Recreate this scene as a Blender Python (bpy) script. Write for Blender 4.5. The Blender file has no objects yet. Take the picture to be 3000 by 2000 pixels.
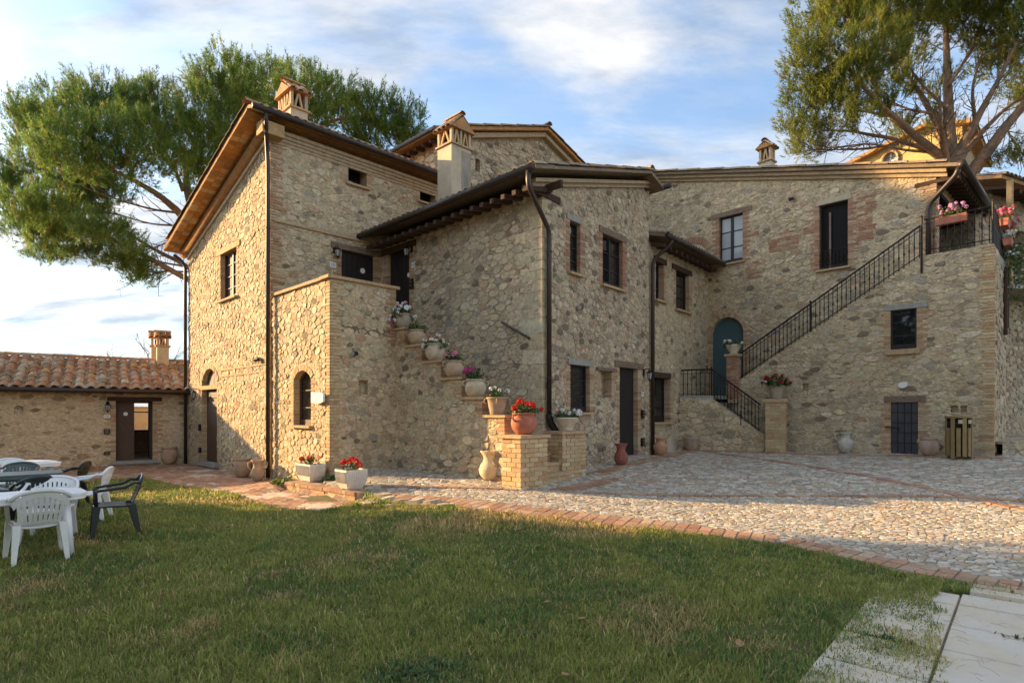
import bpy, math, random
import numpy as np
from mathutils import Vector, Matrix
from mathutils.geometry import delaunay_2d_cdt

R = math.radians
random.seed(7); np.random.seed(7)
sc = bpy.context.scene
col = sc.collection

# ------------------------------------------------------------------ camera, sky, sun, exposure
cam_d = bpy.data.cameras.new('camera'); cam = bpy.data.objects.new('camera', cam_d); col.objects.link(cam)
cam.location = (0, 0, 1.65); cam.rotation_euler = (R(90), 0, 0)
cam_d.sensor_width = 36; cam_d.lens = 20.51; cam_d.shift_y = 0.0697
cam_d.clip_start = 0.1; cam_d.clip_end = 3000
sc.camera = cam
sc.view_settings.view_transform = 'Standard'; sc.view_settings.look = 'None'
sc.view_settings.gamma = 1; sc.view_settings.use_curve_mapping = False
sc.view_settings.exposure = 2.2
sc.render.engine = 'CYCLES'
sc.cycles.use_denoising = True
sc.cycles.max_bounces = 8; sc.cycles.diffuse_bounces = 5; sc.cycles.glossy_bounces = 3; sc.cycles.transmission_bounces = 4
sc.cycles.sample_clamp_indirect = 4

SUN_AZ = -73.0      # degrees from +Y towards +X
SUN_EL = 16.0
world = bpy.data.worlds.new('World'); sc.world = world; world.use_nodes = True
wn = world.node_tree.nodes; wl = world.node_tree.links; wn.clear()
def N(tree, t, **kw):
    n = tree.nodes.new(t)
    for k, v in kw.items(): setattr(n, k, v)
    return n
WT = world.node_tree
out = N(WT, 'ShaderNodeOutputWorld'); bg = N(WT, 'ShaderNodeBackground'); bg.inputs['Strength'].default_value = 0.1
sky = N(WT, 'ShaderNodeTexSky', sky_type='NISHITA', sun_disc=False)
sky.sun_elevation = R(SUN_EL); sky.sun_rotation = R(SUN_AZ % 360)
sky.air_density = 1.0; sky.dust_density = 0.8; sky.ozone_density = 1.5
tc = N(WT, 'ShaderNodeTexCoord'); sep = N(WT, 'ShaderNodeSeparateXYZ'); wl.new(tc.outputs['Generated'], sep.inputs[0])
def M2(op, a, b=None, c=None):
    n = N(WT, 'ShaderNodeMath', operation=op)
    for i, v in enumerate((a, b, c)):
        if v is None: continue
        if isinstance(v, (int, float)): n.inputs[i].default_value = v
        else: wl.new(v, n.inputs[i])
    return n.outputs[0]
zz = M2('MAXIMUM', sep.outputs[2], 0.0)
den = M2('ADD', zz, 0.22)
px_ = M2('DIVIDE', sep.outputs[0], den); py_ = M2('DIVIDE', sep.outputs[1], den)
cmb = N(WT, 'ShaderNodeCombineXYZ'); wl.new(px_, cmb.inputs[0]); wl.new(py_, cmb.inputs[1])
mp = N(WT, 'ShaderNodeMapping'); wl.new(cmb.outputs[0], mp.inputs[0])
mp.inputs['Rotation'].default_value = (0, 0, R(-38)); mp.inputs['Scale'].default_value = (0.62, 1.5, 1); mp.inputs['Location'].default_value = (3.1, 1.4, 0)
n1_ = N(WT, 'ShaderNodeTexNoise'); wl.new(mp.outputs[0], n1_.inputs['Vector'])
n1_.inputs['Scale'].default_value = 1.7; n1_.inputs['Detail'].default_value = 9; n1_.inputs['Roughness'].default_value = 0.56; n1_.inputs['Distortion'].default_value = 0.35
rmp = N(WT, 'ShaderNodeMapRange', interpolation_type='SMOOTHSTEP'); wl.new(n1_.outputs[0], rmp.inputs[0])
rmp.inputs[1].default_value = 0.40; rmp.inputs[2].default_value = 0.60; rmp.inputs[3].default_value = 0.12; rmp.inputs[4].default_value = 0.95
n2_ = N(WT, 'ShaderNodeTexNoise'); wl.new(mp.outputs[0], n2_.inputs['Vector'])
n2_.inputs['Scale'].default_value = 3.6; n2_.inputs['Detail'].default_value = 8; n2_.inputs['Roughness'].default_value = 0.6
crp = N(WT, 'ShaderNodeValToRGB'); wl.new(n2_.outputs[0], crp.inputs[0])
crp.color_ramp.elements[0].position = 0.38; crp.color_ramp.elements[0].color = (1.05, 1.27, 1.6, 1)
crp.color_ramp.elements[1].position = 0.6; crp.color_ramp.elements[1].color = (2.25, 2.25, 2.25, 1)
hz_ = N(WT, 'ShaderNodeMapRange'); wl.new(zz, hz_.inputs[0])   # thicker veil low down
hz_.inputs[1].default_value = 0.0; hz_.inputs[2].default_value = 0.5; hz_.inputs[3].default_value = 0.97; hz_.inputs[4].default_value = 0.0
cov = M2('MAXIMUM', rmp.outputs[0], hz_.outputs[0])
blu = N(WT, 'ShaderNodeMix', data_type='RGBA', blend_type='MULTIPLY'); blu.inputs[0].default_value = 1.0
wl.new(sky.outputs[0], blu.inputs[6]); blu.inputs[7].default_value = (0.72, 0.76, 0.80, 1)
# clouds near the sun scatter more of its light forwards
sv = (math.sin(R(SUN_AZ)) * math.cos(R(SUN_EL)), math.cos(R(SUN_AZ)) * math.cos(R(SUN_EL)), math.sin(R(SUN_EL)))
dt = N(WT, 'ShaderNodeVectorMath', operation='DOT_PRODUCT'); wl.new(tc.outputs['Generated'], dt.inputs[0]); dt.inputs[1].default_value = sv
fw = N(WT, 'ShaderNodeMapRange', interpolation_type='SMOOTHSTEP'); wl.new(dt.outputs['Value'], fw.inputs[0])
fw.inputs[1].default_value = 0.83; fw.inputs[2].default_value = 1.0; fw.inputs[3].default_value = 1.0; fw.inputs[4].default_value = 11.0
bk_ = N(WT, 'ShaderNodeMapRange', interpolation_type='SMOOTHSTEP'); wl.new(dt.outputs['Value'], bk_.inputs[0])     # and a little backwards
bk_.inputs[1].default_value = -0.25; bk_.inputs[2].default_value = -0.95; bk_.inputs[3].default_value = 1.0; bk_.inputs[4].default_value = 1.9
cl2 = N(WT, 'ShaderNodeMix', data_type='RGBA', blend_type='MULTIPLY'); cl2.inputs[0].default_value = 1.0
wl.new(crp.outputs[0], cl2.inputs[6]); wl.new(M2('MULTIPLY', fw.outputs[0], bk_.outputs[0]), cl2.inputs[7])
mix = N(WT, 'ShaderNodeMix', data_type='RGBA'); wl.new(cov, mix.inputs[0]); wl.new(blu.outputs[2], mix.inputs[6]); wl.new(cl2.outputs[2], mix.inputs[7])
wl.new(mix.outputs[2], bg.inputs['Color']); wl.new(bg.outputs[0], out.inputs[0])

sun_d = bpy.data.lights.new('sun', 'SUN'); sun = bpy.data.objects.new('sun', sun_d); col.objects.link(sun)
sun_d.energy = 2.9; sun_d.angle = R(0.6); sun_d.color = (1.0, 0.66, 0.31)
sdir = Vector((math.sin(R(SUN_AZ)) * math.cos(R(SUN_EL)), math.cos(R(SUN_AZ)) * math.cos(R(SUN_EL)), math.sin(R(SUN_EL))))
sun.rotation_euler = sdir.to_track_quat('Z', 'Y').to_euler()
sun.location = (-30, 10, 30)

# ------------------------------------------------------------------ materials
def mat(name, base=(0.5, 0.5, 0.5), rough=0.8, tint=False, objcol=False, var=0.25, vscale=6.0, bump=0.0, bscale=30.0, metal=0.0,
        spec=0.3, stains=None, mottle=None, trans=0.0, coat=0.0, squash=None, lumps=None):
    m = bpy.data.materials.new(name); m.use_nodes = True; T = m.node_tree; ns, ls = T.nodes, T.links
    b = ns['Principled BSDF']; b.inputs['Roughness'].default_value = rough; b.inputs['Metallic'].default_value = metal
    b.inputs['Specular IOR Level'].default_value = spec
    if coat: b.inputs['Coat Weight'].default_value = coat
    geo = N(T, 'ShaderNodeNewGeometry'); vec = geo.outputs['Position']
    if squash:
        mpn = N(T, 'ShaderNodeMapping'); mpn.inputs['Scale'].default_value = squash; ls.new(vec, mpn.inputs[0]); vec = mpn.outputs[0]
    if tint:
        a = N(T, 'ShaderNodeAttribute', attribute_name='tint'); c = a.outputs['Color']
    elif objcol:
        a = N(T, 'ShaderNodeObjectInfo'); c = a.outputs['Color']
    else:
        a = N(T, 'ShaderNodeRGB'); a.outputs[0].default_value = (*base, 1); c = a.outputs[0]
    if var:
        nz = N(T, 'ShaderNodeTexNoise'); nz.inputs['Scale'].default_value = vscale; nz.inputs['Detail'].default_value = 6; nz.inputs['Roughness'].default_value = 0.65
        ls.new(vec, nz.inputs['Vector'])
        mr = N(T, 'ShaderNodeMapRange'); ls.new(nz.outputs[0], mr.inputs[0])
        mr.inputs[1].default_value = 0.3; mr.inputs[2].default_value = 0.7; mr.inputs[3].default_value = 1 - var; mr.inputs[4].default_value = 1 + var
        mu = N(T, 'ShaderNodeMix', data_type='RGBA', blend_type='MULTIPLY'); mu.inputs[0].default_value = 1
        ls.new(c, mu.inputs[6]); ls.new(mr.outputs[0], mu.inputs[7]); c = mu.outputs[2]
    if mottle:   # second colour in patches: (colour, scale, threshold, softness, amount)
        cc, s2, th, soft, amt = mottle
        nz = N(T, 'ShaderNodeTexNoise'); nz.inputs['Scale'].default_value = s2; nz.inputs['Detail'].default_value = 5; nz.inputs['Roughness'].default_value = 0.6
        ls.new(vec, nz.inputs['Vector'])
        mr = N(T, 'ShaderNodeMapRange'); ls.new(nz.outputs[0], mr.inputs[0])
        mr.inputs[1].default_value = th - soft; mr.inputs[2].default_value = th + soft; mr.inputs[3].default_value = 0; mr.inputs[4].default_value = amt
        mx = N(T, 'ShaderNodeMix', data_type='RGBA'); ls.new(mr.outputs[0], mx.inputs[0]); ls.new(c, mx.inputs[6]); mx.inputs[7].default_value = (*cc, 1); c = mx.outputs[2]
    if stains:
        cc, s2, th, soft, amt = stains
        nz = N(T, 'ShaderNodeTexNoise'); nz.inputs['Scale'].default_value = s2; nz.inputs['Detail'].default_value = 7; nz.inputs['Roughness'].default_value = 0.7
        ls.new(vec, nz.inputs['Vector'])
        mr = N(T, 'ShaderNodeMapRange'); ls.new(nz.outputs[0], mr.inputs[0])
        mr.inputs[1].default_value = th - soft; mr.inputs[2].default_value = th + soft; mr.inputs[3].default_value = 0; mr.inputs[4].default_value = amt
        mx = N(T, 'ShaderNodeMix', data_type='RGBA'); ls.new(mr.outputs[0], mx.inputs[0]); ls.new(c, mx.inputs[6]); mx.inputs[7].default_value = (*cc, 1); c = mx.outputs[2]
    hgt = None
    if lumps:    # small rubble showing through the mortar: own tone and relief per lump
        mpl = N(T, 'ShaderNodeMapping'); mpl.inputs['Scale'].default_value = (1, 1, 1.7); ls.new(geo.outputs['Position'], mpl.inputs[0])
        vo = N(T, 'ShaderNodeTexVoronoi'); vo.inputs['Scale'].default_value = lumps[0]; ls.new(mpl.outputs[0], vo.inputs['Vector'])
        mr = N(T, 'ShaderNodeMapRange'); ls.new(vo.outputs['Color'], mr.inputs[0]); mr.inputs[3].default_value = 1 - lumps[1]; mr.inputs[4].default_value = 1 + lumps[1] * .6
        mu = N(T, 'ShaderNodeMix', data_type='RGBA', blend_type='MULTIPLY'); mu.inputs[0].default_value = 1; ls.new(c, mu.inputs[6]); ls.new(mr.outputs[0], mu.inputs[7]); c = mu.outputs[2]
        hgt = N(T, 'ShaderNodeMath', operation='MULTIPLY'); ls.new(vo.outputs['Distance'], hgt.inputs[0]); hgt.inputs[1].default_value = -1.3
    ls.new(c, b.inputs['Base Color'])
    if bump:
        nz = N(T, 'ShaderNodeTexNoise'); nz.inputs['Scale'].default_value = bscale; nz.inputs['Detail'].default_value = 8; nz.inputs['Roughness'].default_value = 0.7
        ls.new(vec, nz.inputs['Vector'])
        bp = N(T, 'ShaderNodeBump'); bp.inputs['Strength'].default_value = bump; bp.inputs['Distance'].default_value = 0.03
        if hgt is not None:
            ad = N(T, 'ShaderNodeMath', operation='ADD'); ls.new(nz.outputs[0], ad.inputs[0]); ls.new(hgt.outputs[0], ad.inputs[1]); ls.new(ad.outputs[0], bp.inputs['Height'])
        else: ls.new(nz.outputs[0], bp.inputs['Height'])
        ls.new(bp.outputs[0], b.inputs['Normal'])
    if trans:
        tr = N(T, 'ShaderNodeBsdfTranslucent'); ls.new(c, tr.inputs[0])
        ms = N(T, 'ShaderNodeMixShader'); ms.inputs[0].default_value = trans
        ls.new(b.outputs[0], ms.inputs[1]); ls.new(tr.outputs[0], ms.inputs[2]); ls.new(ms.outputs[0], ns['Material Output'].inputs[0])
    return m

MORTAR = (0.60, 0.475, 0.295)
M = {
 'mortar': mat('mortar', MORTAR, 0.95, var=0.22, vscale=9, bump=0.9, bscale=22, mottle=((0.36, 0.26, 0.15), 3.2, 0.56, 0.1, 0.7), stains=((0.25, 0.21, 0.16), 0.9, 0.62, 0.14, 0.5), lumps=(13, .3)),
 'mortar_cottage_brightened': mat('mortar_cottage_brightened', (0.66, 0.505, 0.315), 0.95, var=0.2, vscale=9, bump=0.8, bscale=22, mottle=((0.52, 0.37, 0.21), 3.2, 0.56, 0.1, 0.6), lumps=(13, .22)),  # mortar copy made lighter, standing in for bounced light on the shaded cottage front
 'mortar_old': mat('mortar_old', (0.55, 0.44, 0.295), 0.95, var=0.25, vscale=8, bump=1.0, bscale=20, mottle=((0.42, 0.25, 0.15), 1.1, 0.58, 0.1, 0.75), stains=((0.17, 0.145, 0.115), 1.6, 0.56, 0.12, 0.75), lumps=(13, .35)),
 'stone': mat('stone', tint=True, rough=0.92, var=0.3, vscale=14, bump=0.8, bscale=40, stains=((0.20, 0.165, 0.12), 2.2, 0.64, 0.1, 0.45)),
 'brick': mat('brick', tint=True, rough=0.92, var=0.22, vscale=25, bump=0.5, bscale=60),
 'cobble': mat('cobble', tint=True, rough=0.75, var=0.3, vscale=30, bump=0.4, bscale=70, spec=0.4),
 'bed': mat('bed', (0.30, 0.245, 0.175), 0.95, var=0.3, vscale=14, bump=0.6, bscale=50, mottle=((0.13, 0.115, 0.07), 1.5, 0.55, 0.12, 0.6)),
 'tile': mat('tile', tint=True, rough=0.9, var=0.35, vscale=18, bump=0.4, bscale=50, stains=((0.20, 0.15, 0.09), 7, 0.58, 0.1, 0.7)),
 'terracotta': mat('terracotta', tint=True, rough=0.9, var=0.25, vscale=12, bump=0.3, bscale=40),
 'eaveboard': mat('eaveboard', (0.22, 0.165, 0.11), 0.9, var=0.3, vscale=8, bump=0.4, bscale=30),
 'cornice': mat('cornice', (0.40, 0.30, 0.185), 0.9, var=0.25, vscale=10, bump=0.5, bscale=35),
 'warmpane': mat('warmpane', (0.07, 0.04, 0.03), 0.6, var=0.4, vscale=6, squash=(5, 5, .4), spec=0.1),
 'soffit': mat('soffit', (0.44, 0.21, 0.075), 0.9, var=0.35, vscale=6, bump=0.5, bscale=25, mottle=((0.33, 0.24, 0.14), 5, 0.55, 0.1, 0.8)),
 'plaster': mat('plaster', (0.55, 0.45, 0.31), 0.9, var=0.12, vscale=4, bump=0.25, bscale=40, stains=((0.27, 0.23, 0.18), 1.8, 0.6, 0.14, 0.6)),
 'cement': mat('cement', (0.36, 0.31, 0.24), 0.9, var=0.2, vscale=5, bump=0.4, bscale=30, stains=((0.16, 0.14, 0.12), 3.0, 0.55, 0.12, 0.7), squash=(1, 1, 0.35)),
 'greystone': mat('greystone', (0.30, 0.29, 0.25), 0.9, var=0.2, vscale=10, bump=0.4, bscale=40),
 'palestone': mat('palestone', (0.44, 0.37, 0.26), 0.9, var=0.15, vscale=8, bump=0.3, bscale=40),
 'beam': mat('beam', (0.075, 0.043, 0.027), 0.8, var=0.4, vscale=9, bump=0.7, bscale=40, squash=(1, 1, 6)),
 'oldbeam': mat('oldbeam', (0.24, 0.17, 0.115), 0.85, var=0.4, vscale=9, bump=0.9, bscale=35, squash=(1, 1, 6)),
 'palebeam': mat('palebeam', (0.42, 0.28, 0.13), 0.85, var=0.25, vscale=8, bump=0.5, bscale=35),
 'darkwood': mat('darkwood', (0.015, 0.011, 0.009), 0.55, var=0.35, vscale=12, bump=0.3, bscale=40, squash=(6, 6, 0.6), spec=0.4),
 'brownwood': mat('brownwood', (0.085, 0.045, 0.026), 0.6, var=0.35, vscale=10, bump=0.3, bscale=40, squash=(6, 6, 0.6), spec=0.4),
 'teal': mat('teal', (0.052, 0.10, 0.105), 0.55, var=0.1, vscale=6, bump=0.1, bscale=30, spec=0.4),
 'irondoor': mat('irondoor', (0.062, 0.062, 0.068), 0.5, var=0.2, vscale=4, bump=0.1, bscale=20, metal=0.3),
 'iron': mat('iron', (0.03, 0.024, 0.021), 0.55, var=0.2, vscale=20, metal=0.5),
 'gutter': mat('gutter', (0.046, 0.031, 0.023), 0.45, var=0.25, vscale=5, metal=0.3, spec=0.5),
 'copper': mat('copper', (0.22, 0.12, 0.07), 0.4, var=0.25, vscale=5, metal=0.5, spec=0.5),
 'dark': mat('dark', (0.01, 0.009, 0.008), 0.9, var=0),
 'white': mat('white', (0.80, 0.80, 0.79), 0.38, var=0.05, vscale=8, spec=0.5),
 'offwhite': mat('offwhite', (0.60, 0.585, 0.52), 0.45, var=0.08, vscale=8, spec=0.5),
 'greenplastic': mat('greenplastic', (0.075, 0.105, 0.095), 0.35, var=0.1, vscale=8, spec=0.5),
 'blackplastic': mat('blackplastic', (0.017, 0.02, 0.021), 0.33, var=0.1, vscale=8, spec=0.5),
 'ceramic': mat('ceramic', (0.74, 0.72, 0.66), 0.3, var=0.05, spec=0.5),
 'ink': mat('ink', (0.06, 0.08, 0.16), 0.5, var=0),
 'pot': mat('pot', objcol=True, rough=0.85, var=0.22, vscale=9, bump=0.3, bscale=40, stains=((0.30, 0.26, 0.2), 5, 0.6, 0.12, 0.5)),
 'concrete': mat('concrete', (0.66, 0.62, 0.54), 0.8, var=0.1, vscale=8, bump=0.2, bscale=60, stains=((0.42, 0.34, 0.24), 3, 0.6, 0.12, 0.5)),
 'slab': mat('slab', (0.55, 0.455, 0.325), 0.85, var=0.12, vscale=5, bump=0.25, bscale=60, mottle=((0.58, 0.54, 0.47), 1.6, 0.52, 0.12, 0.8), stains=((0.32, 0.26, 0.18), 5, 0.66, 0.08, 0.5)),
 'leaf': mat('leaf', tint=True, rough=0.5, var=0.2, vscale=30, trans=0.25, spec=0.35),
 'needle': mat('needle', tint=True, rough=0.55, var=0.2, vscale=3, trans=0.5, spec=0.25),
 'grassblade': mat('grassblade', tint=True, rough=0.6, var=0.2, vscale=5, trans=0.45, spec=0.25),
 'petal': mat('petal', objcol=True, rough=0.55, var=0.15, vscale=40, trans=0.25, spec=0.2),
 'bark': mat('bark', (0.30, 0.18, 0.105), 0.95, var=0.4, vscale=7, bump=1.0, bscale=14, mottle=((0.17, 0.13, 0.10), 2.2, 0.52, 0.12, 0.8)),
 'twig': mat('twig', (0.13, 0.10, 0.08), 0.9, var=0.3, vscale=10),
 'soil': mat('soil', (0.15, 0.12, 0.06), 0.95, var=0.4, vscale=7, bump=0.8, bscale=30, mottle=((0.11, 0.125, 0.04), 2.0, 0.5, 0.15, 0.9)),
 'binwood': mat('binwood', (0.26, 0.18, 0.075), 0.75, var=0.3, vscale=14, bump=0.3, bscale=40, squash=(6, 6, 0.6)),
 'yellowwall': mat('yellowwall', (0.62, 0.43, 0.17), 0.9, var=0.12, vscale=3, bump=0.3, bscale=12),
 'straw': mat('straw', (0.34, 0.22, 0.12), 0.8, var=0.3, vscale=20),
 'deadleaf': mat('deadleaf', (0.30, 0.17, 0.085), 0.8, var=0.3, vscale=30),
}
def glass_mat(name, tintc, rough=0.03):
    m = bpy.data.materials.new(name); m.use_nodes = True; b = m.node_tree.nodes['Principled BSDF']
    b.inputs['Base Color'].default_value = (*tintc, 1); b.inputs['Roughness'].default_value = rough
    b.inputs['Specular IOR Level'].default_value = 0.8; b.inputs['IOR'].default_value = 1.5
    return m
M['glass'] = glass_mat('glass', (0.012, 0.013, 0.014))
M['curtain'] = glass_mat('curtain_glass', (0.36, 0.38, 0.38), 0.06)
M['lampglass'] = glass_mat('lampglass', (0.32, 0.32, 0.30), 0.2)

# ------------------------------------------------------------------ object helpers
ROOT = {}
def root_of(o):
    while o.parent: o = o.parent
    return o
class MB:
    def __init__(s): s.v = []; s.f = []; s.t = []; s.hast = False
    def add(s, vs, fs, tint=None):
        k = len(s.v); s.v.extend([tuple(p) for p in vs]); s.f.extend([tuple(i + k for i in f) for f in fs])
        if tint is not None: s.hast = True
        s.t.extend([tint or (0.4, 0.3, 0.2)] * len(fs)); return s
    def box(s, o, ax, ay, az, tint=None):   # o corner, three edge vectors
        o, ax, ay, az = Vector(o), Vector(ax), Vector(ay), Vector(az)
        vs = [o, o + ax, o + ax + ay, o + ay, o + az, o + ax + az, o + ax + ay + az, o + ay + az]
        fs = [(0, 3, 2, 1), (4, 5, 6, 7), (0, 1, 5, 4), (1, 2, 6, 5), (2, 3, 7, 6), (3, 0, 4, 7)]
        if ax.cross(ay).dot(az) < 0: fs = [tuple(reversed(f)) for f in fs]
        return s.add(vs, fs, tint)
    def cbox(s, c, sx, sy, sz, rz=0, tint=None):   # centre-bottom box turned about z
        ca, sa = math.cos(rz), math.sin(rz); ax = Vector((ca * sx, sa * sx, 0)); ay = Vector((-sa * sy, ca * sy, 0))
        return s.box(Vector(c) - ax / 2 - ay / 2, ax, ay, (0, 0, sz), tint)
    def prism(s, poly, vec, tint=None):     # poly of 3D points, extruded by vec
        n = len(poly); P = [Vector(p) for p in poly]; vec = Vector(vec); Q = [p + vec for p in P]
        nn = Vector((0, 0, 0))
        for i in range(n): nn += P[i].cross(P[(i + 1) % n])
        flip = nn.dot(vec) > 0
        fs = [tuple(range(n)), tuple(range(2 * n - 1, n - 1, -1))] + [(i, i + n, (i + 1) % n + n, (i + 1) % n) for i in range(n)]
        if flip: fs = [tuple(reversed(f)) for f in fs]
        return s.add(P + Q, fs, tint)
    def tube(s, pts, r, n=8, tint=None, cap=True):
        P = [Vector(p) for p in pts]; m = len(P); rs = r if isinstance(r, (list, tuple)) else [r] * m
        vs = []; up = None
        for i in range(m):
            d = (P[min(i + 1, m - 1)] - P[max(i - 1, 0)])
            if d.length < 1e-9: d = Vector((0, 0, 1))
            d.normalize()
            if up is None:
                up = Vector((0, 0, 1)) if abs(d.z) < 0.95 else Vector((1, 0, 0))
            a = d.cross(up)
            if a.length < 1e-4: a = d.cross(Vector((0.3, 1, 0.2)))
            a.normalize(); b = a.cross(d); up = b
            for k in range(n):
                t = 2 * math.pi * k / n; vs.append(P[i] + rs[i] * (a * math.cos(t) + b * math.sin(t)))
        fs = [(i * n + k, (i + 1) * n + k, (i + 1) * n + (k + 1) % n, i * n + (k + 1) % n) for i in range(m - 1) for k in range(n)]
        if cap: fs += [tuple(range(n)), tuple(range(m * n - 1, (m - 1) * n - 1, -1))]
        return s.add(vs, fs, tint)
    def lathe(s, prof, n=24, c=(0, 0, 0), tint=None):
        vs = [(c[0] + r * math.cos(2 * math.pi * k / n), c[1] + r * math.sin(2 * math.pi * k / n), c[2] + z) for r, z in prof for k in range(n)]
        m = len(prof)
        fs = [(i * n + k, i * n + (k + 1) % n, (i + 1) * n + (k + 1) % n, (i + 1) * n + k) for i in range(m - 1) for k in range(n)]
        return s.add(vs, fs + [tuple(range(n - 1, -1, -1)), tuple(range((m - 1) * n, m * n))], tint)
    def mesh(s, name, m, off=None, smooth=False):
        me = bpy.data.meshes.new(name)
        vs = s.v if off is None else [(p[0] - off[0], p[1] - off[1], p[2] - off[2]) for p in s.v]
        me.from_pydata(vs, [], s.f)
        if s.hast:
            a = me.attributes.new('tint', 'FLOAT_COLOR', 'FACE')
            a.data.foreach_set('color', np.array([(*t, 1) for t in s.t], 'f').ravel())
        if smooth: me.polygons.foreach_set('use_smooth', [True] * len(me.polygons))
        me.materials.append(m); me.update(); return me
    def build(s, name, m, parent=None, local=False, smooth=False, kind=None, label=None):
        off = None
        if parent is not None and not local: off = root_of(parent).location
        o = bpy.data.objects.new(name, s.mesh(name, m, off, smooth)); col.objects.link(o)
        if parent is not None: o.parent = parent
        if kind: o['kind'] = kind
        if label: o['label'] = label
        return o
def tag(o, label=None, cat=None, group=None, kind=None):
    if label: o['label'] = label
    if cat: o['category'] = cat
    if group: o['group'] = group
    if kind: o['kind'] = kind
    return o
def thing(name, label, cat, loc=(0, 0, 0), rz=0, group=None):
    o = bpy.data.objects.new(name, None); o.empty_display_size = 0.2; col.objects.link(o)
    o.location = loc; o.rotation_euler = (0, 0, rz); return tag(o, label, cat, group)
def link_copy(o, parent=None):
    c = o.copy(); col.objects.link(c); c.parent = parent; return c
def copy_tree(o, parent=None):
    c = link_copy(o, parent)
    for ch in list(o.children): copy_tree(ch, c)
    return c
def jit(c, a=0.1, b=0.04):
    k = 1 + random.uniform(-a, a); return tuple(max(0.005, x * k * (1 + random.uniform(-b, b))) for x in c)

# ------------------------------------------------------------------ ground shape
CP = np.array([(0,3,0),(-4,3.5,0),(4,3,0),(-8,6,0),(8,3,.0),(0,6,.02),(-4,7,0),(-12,10,0),(-6,10,0),(-9.6,15,0),(-12,13.6,0),(-5.95,12.15,0),(-4.7,11.2,0),(-3.5,10.1,0),
 (-10.5,18.9,0),(-8,16.4,0),(-6,14.5,0),(-13.2,18.1,0),(-18,15,0),(-2.2,10.0,.11),(-1.23,9.39,.17),(.15,8.55,.16),(1.86,7.68,.12),(3.24,6.97,.08),(4.05,5.88,.04),(4.63,5.28,.02),
 (-2.7,11.1,.22),(-3.6,12.3,.31),(.155,10.37,.28),(-1.65,12.5,.37),(-.6,11.5,.35),(1.5,11.7,.27),(3.0,15.18,.47),(3.8,16.14,.48),(5.05,17.6,.55),(7.2,16.3,.56),(8,16.2,.57),(10.9,13.2,.67),
 (14,13,.7),(7.5,8.5,.22),(7.1,10.1,.35),(11,8,.3),(10,5,.06),(20,10,.6),(0,26,.8),(14,26,1.0),(-20,26,0),(-22,5,0),(0,-5,0),(20,-3,0)], float)
def _tp(r): 
    r = np.maximum(r, 1e-9); return r * r * np.log(r)
_n = len(CP); _A = np.zeros((_n + 3, _n + 3)); _d = np.hypot(CP[:, None, 0] - CP[None, :, 0], CP[:, None, 1] - CP[None, :, 1])
_A[:_n, :_n] = _tp(_d) + 0.05 * np.eye(_n); _A[:_n, _n] = 1; _A[:_n, _n + 1:] = CP[:, :2]; _A[_n, :_n] = 1; _A[_n + 1:, :_n] = CP[:, :2].T
_w = np.linalg.solve(_A, np.concatenate([CP[:, 2], [0, 0, 0]]))
def GA(x, y):
    x = np.asarray(x, float); y = np.asarray(y, float)
    r = np.hypot(x[..., None] - CP[:, 0], y[..., None] - CP[:, 1])
    z = _tp(r) @ _w[:_n] + _w[_n] + _w[_n + 1] * x + _w[_n + 2] * y
    f = np.clip((34 - np.hypot(x, y - 10)) / 12, 0, 1)
    z = np.clip(z, -0.3, 1.5) * f
    ux, uy = x + 2.86, y - 10.68; t = -.7523 * ux + .6588 * uy; sd = -(.6588 * ux + .7523 * uy)      # the path stays low in front of the brick step
    w = np.clip((t + .55) / .55, 0, 1) * np.clip(sd / .02 + 1, 0, 1) * np.clip((2.75 - t) / .2, 0, 1)
    return z * (1 - w) + np.minimum(z, .0) * w
_gx = np.arange(-24, 24.05, .1); _gy = np.arange(-8, 24.05, .1); _GG = GA(*np.meshgrid(_gx, _gy)).tolist()
def G(x, y):
    u = (min(max(x, -23.9), 23.9) + 24) * 10; v = (min(max(y, -7.9), 23.9) + 8) * 10; i = int(u); j = int(v); u -= i; v -= j; a = _GG[j]; b = _GG[j + 1]
    return (a[i] * (1 - u) + a[i + 1] * u) * (1 - v) + (b[i] * (1 - u) + b[i + 1] * u) * v
def inpoly(x, y, poly):
    x = np.asarray(x); y = np.asarray(y); r = np.zeros(x.shape, bool); n = len(poly)
    for i in range(n):
        x0, y0 = poly[i]; x1, y1 = poly[(i + 1) % n]
        c = ((y0 > y) != (y1 > y)) & (x < (x1 - x0) * (y - y0) / ((y1 - y0) or 1e-12) + x0); r ^= c
    return r

# ------------------------------------------------------------------ masonry
PAL = {
 'warm': [((.56,.445,.28), 7), ((.53,.42,.26), 6), ((.52,.385,.215), 4), ((.58,.48,.33), 4), ((.47,.365,.235), 3), ((.41,.335,.225), 1.4), ((.28,.215,.14), 1.0), ((.47,.31,.18), 1.6)],
 'grey': [((.56,.45,.29), 8), ((.52,.415,.265), 6), ((.48,.385,.25), 4), ((.58,.48,.335), 3.5), ((.41,.335,.225), 2), ((.33,.27,.185), 1.6), ((.21,.165,.115), 1.2), ((.47,.32,.195), 1.3), ((.36,.315,.245), .8)],
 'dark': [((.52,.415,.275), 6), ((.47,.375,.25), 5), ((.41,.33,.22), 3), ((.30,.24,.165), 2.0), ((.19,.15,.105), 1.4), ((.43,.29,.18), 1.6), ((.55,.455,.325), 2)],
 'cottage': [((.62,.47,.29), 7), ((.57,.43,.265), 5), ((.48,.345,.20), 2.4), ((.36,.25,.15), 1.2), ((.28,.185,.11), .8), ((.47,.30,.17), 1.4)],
 'cob': [((.45,.39,.305), 5), ((.38,.33,.26), 5), ((.51,.45,.355), 4), ((.44,.345,.235), 4), ((.29,.255,.205), 2.5), ((.55,.50,.415), 2), ((.40,.28,.18), 1.8)],
}
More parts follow.
